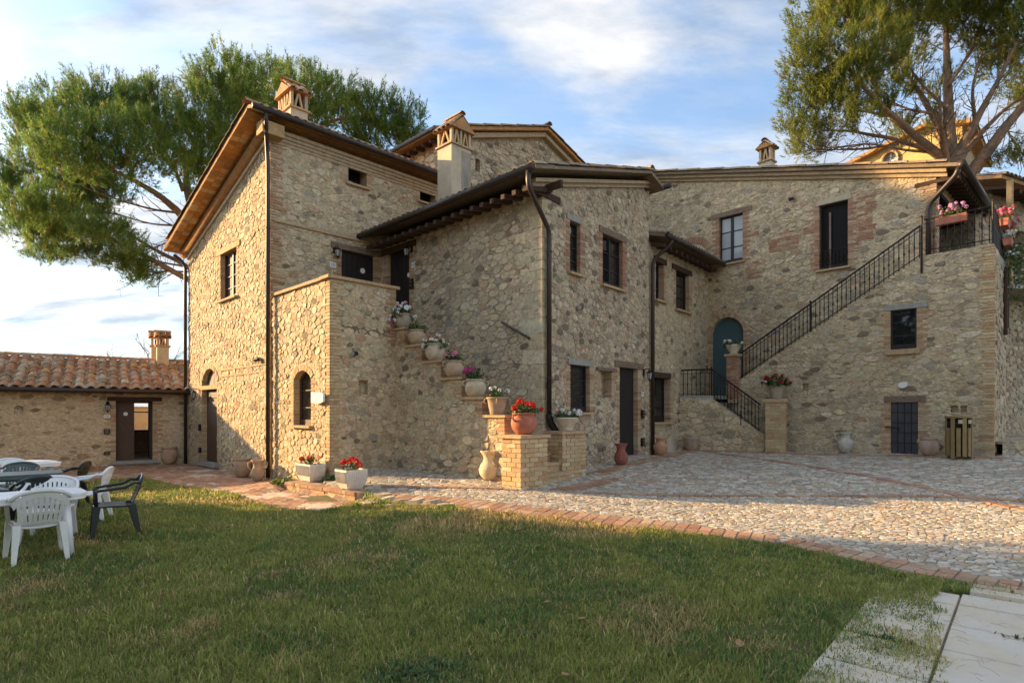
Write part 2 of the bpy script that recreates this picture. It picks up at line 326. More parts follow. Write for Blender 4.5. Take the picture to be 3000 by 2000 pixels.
BRK = [((.44,.285,.165), 4), ((.47,.33,.20), 4), ((.40,.235,.135), 3), ((.50,.385,.24), 3), ((.35,.19,.11), 1)]
BRKRED = [((.37,.20,.125), 4), ((.41,.245,.15), 3), ((.33,.165,.105), 3), ((.44,.31,.20), 2)]
BRKGOLD = [((.50,.36,.20), 5), ((.47,.31,.165), 4), ((.54,.42,.25), 3), ((.42,.26,.14), 2)]
PAVE = [((.37,.215,.135), 5), ((.41,.25,.155), 5), ((.33,.185,.115), 3), ((.43,.31,.21), 2)]
def pick(pal, a=0.12):
    r = random.random() * sum(w for _, w in pal)
    for c, w in pal:
        r -= w
        if r <= 0: return jit(c, a)
    return jit(pal[-1][0], a)
def clip(poly, px, py, nx, ny):      # keep the side where (p - P).n <= 0
    o = []; n = len(poly)
    for i in range(n):
        a = poly[i]; b = poly[(i + 1) % n]
        da = (a[0] - px) * nx + (a[1] - py) * ny; db = (b[0] - px) * nx + (b[1] - py) * ny
        if da <= 0: o.append(a)
        if (da < 0 < db) or (db < 0 < da):
            t = da / (da - db); o.append((a[0] + (b[0] - a[0]) * t, a[1] + (b[1] - a[1]) * t))
    return o
def area(p): return 0.5 * sum(p[i][0] * p[(i + 1) % len(p)][1] - p[(i + 1) % len(p)][0] * p[i][1] for i in range(len(p)))
def rubble(inside, bb, radii, stretch=1.7, gap=0.02, holes=(), lines=(), seed=1, fill=5.0, minround=.009):
    """irregular stones packed in a region: darts of falling size, then a power diagram with a joint between the cells"""
    rng = random.Random(seed); x0, x1, y0, y1 = bb[0] / stretch, bb[1] / stretch, bb[2], bb[3]
    pts = []; rm = max(radii); cs = rm * 1.6; grid = {}
    A = (x1 - x0) * (y1 - y0)
    for r in radii:
        for _ in range(int(fill * A / (r * r * 2.2))):
            x = rng.uniform(x0, x1); y = rng.uniform(y0, y1); gx, gy = int(x // cs), int(y // cs); rr = r * rng.uniform(.8, 1.1); ok = True
            for i in (-1, 0, 1):
                for j in (-1, 0, 1):
                    for (a, b, c) in grid.get((gx + i, gy + j), ()):
                        if (a - x) ** 2 + (b - y) ** 2 < ((rr + c) * .88) ** 2: ok = False; break
                    if not ok: break
                if not ok: break
            if ok and inside(x * stretch, y): grid.setdefault((gx, gy), []).append((x, y, rr)); pts.append((x, y, rr))
    res = []
    for (x, y, r) in pts:
        h = r * 1.75; g = gap * rng.uniform(.6, 1.5) * .5
        P = [(x - h, y - h), (x + h, y - h), (x + h, y + h), (x - h, y + h)]
        k = r * rng.uniform(.15, .6)                     # knock the square into an octagon
        for sx in (-1, 1):
            for sy in (-1, 1): P = clip(P, x + sx * (h - k * .5), y + sy * (h - k * .5), sx * .7071, sy * .7071)
        gx, gy = int(x // cs), int(y // cs); near = []
        for i in (-2, -1, 0, 1, 2):
            for j in (-2, -1, 0, 1, 2):
                for (a, b, c) in grid.get((gx + i, gy + j), ()):
                    d2 = (a - x) ** 2 + (b - y) ** 2
                    if 1e-9 < d2 < (3.4 * rm) ** 2: near.append((d2, a, b, c))
        near.sort()
        for d2, a, b, c in near[:14]:
            d = math.sqrt(d2); m = (d2 + r * r - c * c) / (2 * d) - g; nx, ny = (a - x) / d, (b - y) / d
            P = clip(P, x + nx * m, y + ny * m, nx, ny)
            if len(P) < 3: break
        if len(P) < 3: continue
        P = [(p[0] * stretch, p[1]) for p in P]; cx = sum(p[0] for p in P) / len(P); cy = sum(p[1] for p in P) / len(P)
        for (lx, ly, nx, ny) in lines:
            if (cx - lx) * nx + (cy - ly) * ny > 0: P = []; break
            P = clip(P, lx, ly, nx, ny)
            if len(P) < 3: break
        if len(P) < 3: continue
        bad = False
        for (a0, a1, b0, b1) in holes:
            q0 = min(p[0] for p in P); q1 = max(p[0] for p in P); w0 = min(p[1] for p in P); w1 = max(p[1] for p in P)
            if q1 <= a0 or q0 >= a1 or w1 <= b0 or w0 >= b1: continue
            opt = [(a0 - cx, a0, 0, 1, 0), (cx - a1, a1, 0, -1, 0), (b0 - cy, 0, b0, 0, 1), (cy - b1, 0, b1, 0, -1)]
            o = max(opt)
            if o[0] < 0: bad = True; break
            P = clip(P, o[1], o[2], o[3], o[4])
            if len(P) < 3: bad = True; break
        if bad: continue
        if area(P) < .0011: continue
        # round the corners once and shake them
        Q = []
        if area(P) < minround: res.append((cx, cy, P)); continue
        for i in range(len(P)):
            a, b = P[i], P[(i + 1) % len(P)]; t = rng.uniform(.08, .24)
            if math.hypot(a[0] - b[0], a[1] - b[1]) < .02: Q.append(((a[0] + b[0]) / 2, (a[1] + b[1]) / 2)); continue
            Q.append((a[0] * (1 - t) + b[0] * t, a[1] * (1 - t) + b[1] * t)); Q.append((a[0] * t + b[0] * (1 - t), a[1] * t + b[1] * (1 - t)))
        if len(Q) >= 3: res.append((cx, cy, Q))
    return res
def stone_geo(mb, Q, c, pt, h, rng, tint, round_=False):
    cx, cy = c; n = len(Q); hh = h * rng.uniform(.35, 1.25); ta, tb = rng.uniform(-.12, .12), rng.uniform(-.12, .12)
    vs = [pt(q[0], q[1], -.02) for q in Q]
    k = rng.uniform(.84, .93)
    vs += [pt(cx + (q[0] - cx) * k, cy + (q[1] - cy) * k, hh + max(-.01, min(.012, ta * (q[0] - cx) + tb * (q[1] - cy))) - (h * .25 if round_ else 0)) for q in Q]
    fs = [(i, (i + 1) % n, n + (i + 1) % n, n + i) for i in range(n)]
    if round_:
        vs.append(pt(cx, cy, hh)); fs += [(n + i, n + (i + 1) % n, 2 * n) for i in range(n)]
    else: fs.append(tuple(range(n, 2 * n)))
    mb.add(vs, fs, tint)
def lay_stones(cells, pt, h, pal, parent, m, nparts=300, name='stone', seed=3, eye=(0, 0, 1.65), round_=False, dens=None, flip=False):
    rng = random.Random(seed); ranked = []
    for (cx, cy, Q) in cells:
        if dens and rng.random() > dens(cx, cy): continue
        p = Vector(pt(cx, cy, 0)); d2 = (p - Vector(eye)).length_squared
        vis = 1.0 if (p.y > 2 and abs(p.x / p.y) < .93) else .05
        ranked.append((-abs(area(Q)) / d2 * vis, cx, cy, Q))
    ranked.sort(key=lambda r: r[0]); rest = MB()
    for i, (a, cx, cy, Q) in enumerate(ranked):
        if flip: Q = list(reversed(Q))
        t = pick(pal)
        if i < nparts:
            mb = MB(); stone_geo(mb, Q, (cx, cy), pt, h, rng, t, round_); mb.build(name, m, parent)
        else: stone_geo(rest, Q, (cx, cy), pt, h, rng, t, round_)
    if rest.v: rest.build(name + 's', m, parent, kind='stuff')

class Wall:
    """a vertical plane: s along d from o, z up, off outwards along n"""
    def __init__(s, o, d, n=None, house=None):
        s.o = Vector((o[0], o[1], 0)); s.d = Vector((d[0], d[1], 0)).normalized()
        nn = Vector((s.d.y, -s.d.x, 0)) if n is None else Vector((n[0], n[1], 0)).normalized()
        s.n = nn; s.holes = []; s.marg = []; s.flip = s.d.cross(Vector((0, 0, 1))).dot(nn) < 0; s.house = house
    def __call__(s, a, z, off=0.0): return s.o + s.d * a + s.n * off + Vector((0, 0, z))
    def box(s, mb, a0, a1, z0, z1, f0, f1, tint=None):
        return mb.box(s(a0, z0, f0), s.d * (a1 - a0), s.n * (f1 - f0), (0, 0, z1 - z0), tint)
    def skin(s, mb, poly, off=0.0):
        vs = []; ed = []
        def loop(p):
            k = len(vs); vs.extend([Vector(q) for q in p]); ed.extend([(k + i, k + (i + 1) % len(p)) for i in range(len(p))])
        loop(poly)
        for h, dep in s.holes: loop(h)
        V, _, F = delaunay_2d_cdt(vs, ed, [], 0, 1e-5)[:3]
        tri = []
        for f in F:
            cx = sum(V[i][0] for i in f) / len(f); cy = sum(V[i][1] for i in f) / len(f)
            if not inpoly(np.array([cx]), np.array([cy]), poly)[0]: continue
            if any(inpoly(np.array([cx]), np.array([cy]), h)[0] for h, _ in s.holes): continue
            tri.append(tuple(reversed(f)) if s.flip else tuple(f))
        mb.add([s(v[0], v[1], off) for v in V], tri)
        for h, dep in s.holes:
            n = len(h)
            for i in range(n):
                a, b = h[i], h[(i + 1) % n]; mb.add([s(a[0], a[1], off), s(b[0], b[1], off), s(b[0], b[1], off - dep), s(a[0], a[1], off - dep)], [(0, 1, 2, 3)])
            if dep > 0: mb.add([s(q[0], q[1], off - dep) for q in h], [tuple(range(n))])
def arch_pts(a0, a1, z0, z1, rise, n=8):
    p = [(a0, z0), (a1, z0)]
    if rise <= 0: return p + [(a1, z1), (a0, z1)]
    w = (a1 - a0) / 2; rad = (w * w + rise * rise) / (2 * rise); cz = z1 - rad; th = math.asin(min(1, w / rad))
    if rise > w: th = math.pi - th
    for i in range(n + 1):
        t = th - 2 * th * i / n; p.append(((a0 + a1) / 2 + rad * math.sin(t), cz + rad * math.cos(t)))
    return p
def jambs(w, a0, a1, z0, z1, parent, pal=BRK, dep=.2, h=.058, joint=.014, long=.24, short=.13, top=False, sides=(1, 1)):
    mb = MB(); z = z0; k = 0
    while z < z1 - .02:
        L = (long if k % 2 else short) * random.uniform(.85, 1.12); L2 = (short if k % 2 else long) * random.uniform(.85, 1.12); zz = min(z + h * random.uniform(.9, 1.08), z1)
        if sides[0]: w.box(mb, a0 - L, a0 + .004, z, zz, -dep, random.uniform(.006, .016), pick(pal))
        if sides[1]: w.box(mb, a1 - .004, a1 + L2, z, zz, -dep, random.uniform(.006, .016), pick(pal))
        z = zz + joint; k += 1
    if top:
        n = int((a1 - a0 + .1) / .07)
        for i in range(n):
            x = a0 - .05 + (a1 - a0 + .1) * i / n; w.box(mb, x, x + (a1 - a0 + .1) / n - .012, z1, z1 + .13, -dep * .5, .012, pick(pal))
    return mb.build('brick_surround', M['brick'], parent, kind='stuff')
def arch_bricks(w, a0, a1, z1, rise, parent, pal=BRK, dep=.15, L=.14):
    mb = MB(); p = arch_pts(a0, a1, 0, z1, rise, 40)[2:]; n = max(7, int((a1 - a0) * 1.3 / .075))
    wd = (a1 - a0) / 2; rad = (wd * wd + rise * rise) / (2 * rise); cz = z1 - rad; th = math.asin(min(1, wd / rad)); cx = (a0 + a1) / 2
    if rise > wd: th = math.pi - th
    for i in range(n):
        t0 = th - 2 * th * (i + .08) / n; t1 = th - 2 * th * (i + .92) / n; r1 = rad + L * random.uniform(.9, 1.05); f = random.uniform(.008, .02)
        q = [w(cx + rr * math.sin(t), cz + rr * math.cos(t), -dep) for t, rr in ((t0, rad), (t1, rad), (t1, r1), (t0, r1))]
        mb.prism(q, w.n * (dep + f), pick(pal))
    return mb.build('arch_bricks', M['brick'], parent, kind='stuff')
def window(w, house, a0, a1, z0, z1, rise=0, dep=.2, lintel=None, lint=None, sill=True, bricks=True, pal=BRK, bars=2, leaves=2, wood='darkwood', glass='glass', label=None,
           silled=(.05, .1), top=False, longb=.24, marg=.2):
    """opening with frame, panes, bars, sill, lintel and brick jambs"""
    P = arch_pts(a0, a1, z0, z1, rise); w.holes.append((P, dep)); w.marg.append((a0 - marg, a1 + marg, z0 - (.08 if sill else .02), z1 + (.17 if (lintel or rise or top) else .02)))
    f = MB(); t = .045; D0, D1 = -dep + .004, -dep + .05
    n = len(P)
    cx = (a0 + a1) / 2; cz = (z0 + z1) / 2
    for i in range(n):      # outer frame follows the opening
        a, b = P[i], P[(i + 1) % n]
        ia = (a[0] + (cx - a[0]) * t * 2 / (a1 - a0), a[1] + (cz - a[1]) * t * 2 / (z1 - z0)); ib = (b[0] + (cx - b[0]) * t * 2 / (a1 - a0), b[1] + (cz - b[1]) * t * 2 / (z1 - z0))
        f.prism([w(a[0], a[1], D0), w(b[0], b[1], D0), w(ib[0], ib[1], D0), w(ia[0], ia[1], D0)], w.n * (D1 - D0))
    if leaves == 2: w.box(f, cx - .04, cx + .04, z0 + t, z1 - t * .6, D0, D1 + .006)
    w.box(f, a0 + t, a1 - t, z0 + t, z0 + t + .09, D0, D1 - .004)
    win = f.build('window', M[wood], house, label=label)
    g = MB(); g.prism([w(p[0], p[1], -dep + .01) for p in P], w.n * .008); g.build('pane', M[glass], win)
    if bars:
        b = MB(); hh = z1 - z0 - rise * .3
        for k in range(1, bars + 1): w.box(b, a0 + t, a1 - t, z0 + hh * k / (bars + 1), z0 + hh * k / (bars + 1) + .025, D0 + .016, D1 - .008)
        b.build('glazing_bar', M[wood], win)
    if sill:
        s = MB(); w.box(s, a0 - .07, a1 + .07, z0 - silled[0], z0 + .004, -dep + .05, silled[1]); s.build('sill', M['brick' if False else 'sillbrick'], win)
    if lintel:
        l = MB(); la, lb = lint if lint else (a0 - .15, a1 + .15); lh = .15 if lintel != 'greystone' else .12
        w.box(l, la, lb, z1 - .004, z1 + lh, -dep * .9, .03); l.build('lintel', M[lintel], win)
        w.marg.append((la - .02, lb + .02, z1 - .02, z1 + lh + .02))
    if bricks: jambs(w, a0, a1, z0, z1 - rise, win, pal, dep - .02, top=top, long=longb)
    if rise: arch_bricks(w, a0, a1, z1, rise, win, pal)
    return win
def door(w, house, a0, a1, z0, z1, rise=0, dep=.22, lintel='beam', lint=None, wood='darkwood', planks=0, panels=0, bricks=True, pal=BRK, step=None, label=None, marg=.2, knob=None, longb=.24):
    P = arch_pts(a0, a1, z0, z1, rise); w.holes.append((P, dep)); w.marg.append((a0 - marg, a1 + marg, z0 - .3, z1 + .17))
    d = MB(); d.prism([w(p[0], p[1], -dep + .004) for p in P], w.n * .03)
    dr = d.build('door', M[wood], house, label=label)
    if planks:
        wd = (a1 - a0 - .1) / planks
        for k in range(planks):
            b = MB(); w.box(b, a0 + .05 + wd * k + .006, a0 + .05 + wd * (k + 1) - .006, z0 + .03, z1 - .06 - (rise if rise else 0), -dep + .035, -dep + .052 + .003 * (k % 2)); b.build('plank', M[wood], dr)
    for k in range(panels):
        hh = (z1 - z0) / panels; b = MB(); w.box(b, a0 + .1, a1 - .1, z0 + hh * k + .07, z0 + hh * (k + 1) - .05, -dep + .035, -dep + .055); b.build('panel', M[wood], dr)
    if lintel:
        l = MB(); la, lb = lint if lint else (a0 - .2, a1 + .2); w.box(l, la, lb, z1 - .004, z1 + .15, -dep * .9, .035); l.build('lintel', M[lintel], dr)
        w.marg.append((la - .02, lb + .02, z1 - .02, z1 + .17))
    if bricks: jambs(w, a0, a1, z0, z1 - rise, dr, pal, dep - .02, long=longb)
    if rise: arch_bricks(w, a0, a1, z1, rise, dr, pal)
    if step is not None:
        s = MB(); w.box(s, a0 - .15, a1 + .1, step - .12, step, -dep + .06, .14); s.build('doorstep', M['greystone'], dr)
    if knob:
        k = MB(); k.tube([w(knob[0], knob[1], -dep + .05), w(knob[0], knob[1], -dep + .1)], .022, 8); k.build('handle', M['iron'], dr)
    return dr
M['sillbrick'] = mat('sillbrick', (0.45, 0.31, 0.175), 0.9, var=0.25, vscale=14, bump=0.5, bscale=40)
def quoin(wa, wb, house, z0, z1, pal=BRK, h=.058, joint=.014, long=.3, short=.16, da=1, db=1, sa=0.0, sb=0.0):
    """toothed brick corner shared by two walls that both start at the corner"""
    mb = MB(); z = z0; k = 0
    while z < z1:
        L, L2 = (long, short) if k % 2 else (short, long); L *= random.uniform(.7, 1.3); L2 *= random.uniform(.7, 1.3); zz = min(z1, z + h * random.uniform(.85, 1.1))
        f = random.uniform(.012, .02)
        wa.box(mb, sa - da * f, sa + da * L, z, zz, -.05, f, pick(pal)); wb.box(mb, sb + db * .03, sb + db * L2, z, zz, -.05, f - .002, pick(pal))
        z = zz + joint; k += 1
    wa.marg.append((min(sa, sa + da * (long - .06)), max(sa, sa + da * (long - .06)), z0, z1)); wb.marg.append((min(sb, sb + db * (long - .06)), max(sb, sb + db * (long - .06)), z0, z1))
    return mb.build('corner_bricks', M['brick'], house, kind='stuff')
def coppo(mb, p, u, v, n, L, r, tint, r2=None, seg=5, th=.012):
    """half-round tile: p middle of its upper end, u down the slope, v across, n up"""
    r2 = r2 or r * 1.18; vs = []
    for q, rr in ((p, r), (p + u * L, r2)):
        for k in range(seg + 1):
            t = math.pi * k / seg; vs.append(q + v * (rr * math.cos(t)) + n * (rr * .8 * math.sin(t)))
        for k in range(seg + 1):
            t = math.pi * k / seg; vs.append(q + v * ((rr - th) * math.cos(t)) + n * ((rr - th) * .8 * math.sin(t)))
    s1 = seg + 1; fs = [(k, k + 2 * s1, k + 1 + 2 * s1, k + 1) for k in range(seg)]
    fs += [(2 * s1 + k, 3 * s1 + k, 3 * s1 + k + 1, 2 * s1 + k + 1) for k in range(seg)] + [(s1 + k, s1 + k + 1, 3 * s1 + k + 1, 3 * s1 + k) for k in range(seg)]
    mb.add(vs, fs, tint)
TILE = [((.54,.40,.27), 2.5), ((.42,.205,.10), 3), ((.46,.26,.14), 4), ((.36,.17,.08), 3), ((.44,.32,.20), 2), ((.30,.20,.11), 2), ((.50,.27,.09), 1.6)]
TILEOLD = [((.34,.25,.17), 4), ((.29,.20,.13), 3), ((.38,.24,.13), 3), ((.25,.20,.15), 3), ((.36,.31,.22), 2)]
def edge_tiles(parent, p0, p1, u, n, L=.42, r=.085, rows=1, pal=TILEOLD, name='tile', sink=.02):
    """a row of half-round tiles side by side from p0 to p1 (their lower ends), running up against u"""
    p0, p1 = Vector(p0), Vector(p1); v = (p1 - p0); ln = v.length; v.normalize(); c = max(1, int(ln / (r * 2.5)))
    for k in range(c):
        for j in range(rows):
            mb = MB(); q = p0 + v * (ln * (k + .5) / c) - u * (L * (j + 1) * .86) + n * (.0 + .0 * j - sink + random.uniform(0, .015)); coppo(mb, q, u, v, n, L, r, pick(pal, .15)); mb.build(name, M['tile'], parent)
def pipe(parent, pts, r=.045, m='gutter', name='downpipe', n=10):
    mb = MB(); mb.tube(pts, r, n); o = mb.build(name, M[m], parent, smooth=True); return o
def brackets(parent, pts, d, r=.06):
    for p in pts:
        mb = MB(); mb.tube([Vector(p) - Vector((0, 0, .012)), Vector(p) + Vector((0, 0, .012))], r, 10); mb.build('pipe_clamp', M['gutter'], parent)
def bend(pts, r=.12, k=4):
    P = [Vector(p) for p in pts]; o = [P[0]]
    for i in range(1, len(P) - 1):
        a, b, c = P[i - 1], P[i], P[i + 1]; rr = min(r, (a - b).length * .45, (c - b).length * .45)
        s, e = b + (a - b).normalized() * rr, b + (c - b).normalized() * rr
        for j in range(k + 1):
            t = j / k; o.append(s * (1 - t) ** 2 + b * 2 * t * (1 - t) + e * t * t)
    return o + [P[-1]]
V3 = lambda p, z=0.0: Vector((p[0], p[1], z))
d1 = Vector((-.7121, .7021, 0)); d2 = Vector((.7021, .7121, 0)); n1 = Vector((-.7021, -.7121, 0)); n2 = Vector((.7121, -.7021, 0))
UP = Vector((0, 0, 1))
def lines_top(pts, off=0.02):
    """half planes under a sloping wall top, as (point, outward normal) in wall coordinates"""
    o = []
    for (a, b) in zip(pts[:-1], pts[1:]):
        dx, dz = b[0] - a[0], b[1] - a[1]; L = math.hypot(dx, dz); nx, nz = -dz / L, dx / L
        if nz < 0: nx, nz = -nx, -nz
        o.append((a[0], a[1] - off, nx, nz))
    return o
def dress(w, house, bb, radii, pal, gap, h, lines=(), nparts=300, seed=1, m='stone', stretch=1.7, dens=None, fill=5.0):
    cells = rubble(lambda x, y: True, bb, radii, stretch, gap, w.marg, list(lines) + [(bb[0], 0, -1, 0), (bb[1], 0, 1, 0), (0, bb[3], 0, 1)], seed, fill)
    lay_stones(cells, lambda a, b, f: w(a, b, f), h, pal, house, M[m], nparts, 'stone', seed, flip=w.flip, dens=dens)

# ================================================================== tower house
C0 = Vector((-6.0, 14.5, 0))
tower = thing('tower_house', 'tall stone house with sunlit gable wall and square chimney, left of the pot-lined steps', 'house', C0)
TL = Wall(C0, d1, n1); TR = Wall(C0, d2, n2)
# openings
window(TL, tower, 2.19, 3.43, 4.87, 6.22, dep=.17, lintel='palebeam', lint=(1.95, 3.75), pal=BRKGOLD, wood='brownwood', glass='warmpane', bars=3, label='upstairs window of the sunlit gable wall')
dr = door(TL, tower, 3.70, 5.03, .16, 2.98, rise=.42, dep=.18, lintel=None, wood='brownwood', panels=3, pal=BRKGOLD, step=.17, label='tall brown door under an arched fanlight')
b = MB(); TL.box(b, 3.68, 5.05, 2.36, 2.48, -.16, .012); b.build('transom', M['palebeam'], dr)
b = MB(); TL.box(b, 3.80, 4.93, 2.5, 2.86, -.165, -.14); b.build('fanlight', M['glass'], dr)
b = MB(); TL.box(b, 4.33, 4.39, 2.48, 2.9, -.166, -.12); b.build('glazing_bar', M['brownwood'], dr)
window(TR, tower, 2.13, 2.72, 7.96, 8.52, dep=.4, lintel='sillbrick', lint=(2.02, 2.82), bars=0, leaves=1, label='small square attic window')
window(TR, tower, 4.55, 5.15, 8.08, 8.58, dep=.3, lintel='sillbrick', lint=(4.45, 5.2), bars=0, leaves=1, label='small attic window beside the plastered chimney')
dr = door(TR, tower, 1.93, 2.97, 3.62, 6.1, dep=.12, lintel='oldbeam', lint=(1.62, 3.19), planks=6, label='dark plank door at the top of the landing')
k = MB(); k.tube([TR(2.62, 5.64, -.075), TR(2.62, 5.64, -.05)], .075, 14); k.build('door_plaque', M['ceramic'], dr)
TLtop = [(0, 8.72), (6.32, 6.86)]
TL.marg += [(-.1, 6.4, -1, .12)]
quoin(TL, TR, tower, 4.62, 8.7, long=.34)
quoin(TL, TR, tower, .05, 4.55, pal=BRKGOLD, long=.26)
LTc = 6.32; LTd = 6.2
mb = MB()
TL.skin(mb, [(0, -.4), (LTc, -.4), (LTc, 6.86), (0, 8.72)])
TR.skin(mb, [(0, -.4), (LTd, -.4), (LTd, 8.72), (0, 8.72)])
a, b_, c, d = C0 + d1 * LTc, C0 + d1 * LTc + d2 * LTd, C0 + d2 * LTd, C0
mb.add([a + UP * -.4, b_ + UP * -.4, b_ + UP * 6.86, a + UP * 6.86], [(0, 3, 2, 1)])
mb.add([b_ + UP * -.4, c + UP * -.4, c + UP * 8.72, b_ + UP * 6.86], [(0, 3, 2, 1)])
mb.build('wall', M['mortar'], tower)
dress(TL, tower, (-.0, LTc, .0, 8.8), (0.0782, 0.0595, 0.045, 0.034), PAL['warm'], .010, .016, lines_top([(0, 8.5), (6.32, 6.66)]), 170, 11)
dress(TR, tower, (.0, 5.3, 3.0, 8.62), (0.0978, 0.0663, 0.0476, 0.034), PAL['grey'], .012, .009, (), 130, 12, dens=lambda s, z: .85)
# string course, cornice, roof
mb = MB(); TR.box(mb, .05, 3.2, 6.42, 6.47, -.02, .05); mb.build('string_course', M['sillbrick'], tower)
mb = MB()
for z in (2.68, 2.86): TL.box(mb, .2, 3.5, z, z + .035, -.02, .028)
mb.build('wall_band', M['sillbrick'], tower)
sl = Vector((d1.x * 1.0, d1.y * 1.0, -.294)).normalized()         # down the main slope
mb = MB(); mb.prism([TL(0, 8.45, .0), TL(6.3, 6.6, .0), TL(6.3, 6.82, .0), TL(0, 8.68, .0)], n1 * .06); mb.build('cornice_band', M['plaster'], tower)
mb = MB(); mb.tube([TL(-.05, 8.70, .10), TL(6.5, 6.78, .10)], .12, 10); mb.build('cornice_roll', M['soffit'], tower, smooth=True)
def slab(house, pts, th=.1, m='soffit', name='roof'):
    mb = MB(); mb.prism([Vector(p) for p in pts], Vector((0, 0, -th))); return mb.build(name, M[m], house)
e0, e1 = TL(-.12, 9.02, .62), TL(6.72, 6.98, .62); back = d2 * (LTd + .6)
rf = slab(tower, [e0, e1, e1 + back, e0 + back], .12)
r0 = TL(-.42, 8.93, .62); slab(tower, [r0, e0, e0 + back, r0 + back], .08)
for k in range(40):        # painted soffit tiles under the verge
    for j in (0, 1):
        a = .02 + .163 * k; q = MB(); q.prism([TL(a + .01, 8.885 - .3035 * a, .22 + .2 * j), TL(a + .155, 8.885 - .3035 * (a + .145), .22 + .2 * j), TL(a + .155, 8.885 - .3035 * (a + .145), .41 + .2 * j), TL(a + .01, 8.885 - .3035 * a, .41 + .2 * j)], UP * -.022, pick([((.50, .24, .075), 4), ((.44, .19, .06), 3), ((.52, .36, .19), 2.5), ((.36, .22, .11), 1.5)], .15)); q.build('soffit_tile', M['terracotta'], rf)
uu = (e1 - e0).normalized(); nn = uu.cross(d2).normalized(); nn = nn if nn.z > 0 else -nn
for k in range(16):        # tiles stepping down the verge, one pair of rows
    for j in (0, 1):
        mb = MB(); coppo(mb, e0 + uu * (.42 * k + .02) + n1 * (-.03 - .24 * j) + nn * (.012 + .012 * (k % 2)), uu, -n1, nn, .47, .085, pick(TILEOLD)); mb.build('tile', M['tile'], rf)
mb = MB(); coppo(mb, e0 + n1 * .06 + nn * .07, d2, d1, UP, 6.0, .13, jit((.42, .25, .13)), .13); mb.build('ridge_tile', M['tile'], rf)
edge_tiles(rf, r0 + d2 * .1 + UP * .03, r0 + back + UP * .03, (r0 - e0).normalized(), UP, rows=1, pal=TILEOLD)
# corbels under the right eave (layered brick)
mb = MB()
for k, (zz, oo) in enumerate(((8.38, .025), (8.46, .05), (8.54, .08), (8.62, .12))): TR.box(mb, -.1, LTd, zz, zz + .085, -.02, oo)
mb.build('eave_corbel', M['cornice'], tower)
mb = MB(); TL.box(mb, -.34, .02, 8.42, 8.72, -.2, .34); mb.build('kneeler', M['palebeam'], tower)
mb = MB(); mb.tube([TR(-.62, 8.90, .45), TR(6.2, 8.90, .45)], .08, 10); mb.build('gutter', M['gutter'], tower, smooth=True)
pipe(tower, bend([TR(-.3, 8.84, .45), TR(-.28, 8.6, .4), TR(-.12, 8.12, .09), TR(-.1, 7.8, .08), TR(-.1, .05, .08)], .2), .05)
pipe(tower, bend([TL(6.45, 6.72, .4), TL(6.42, 6.6, .2), TL(6.36, 6.4, .08), TL(6.36, 0.0, .08)], .1), .05)
pipe(tower, [TL(.12, 8.0, .03), TL(.12, 2.2, .03)], .02, 'gutter', 'conduit', 6)
brackets(tower, [TR(-.1, z, .08) for z in (6.2, 4.1, 2.1)] + [TL(6.36, z, .08) for z in (4.8, 2.2)], n1, .062)
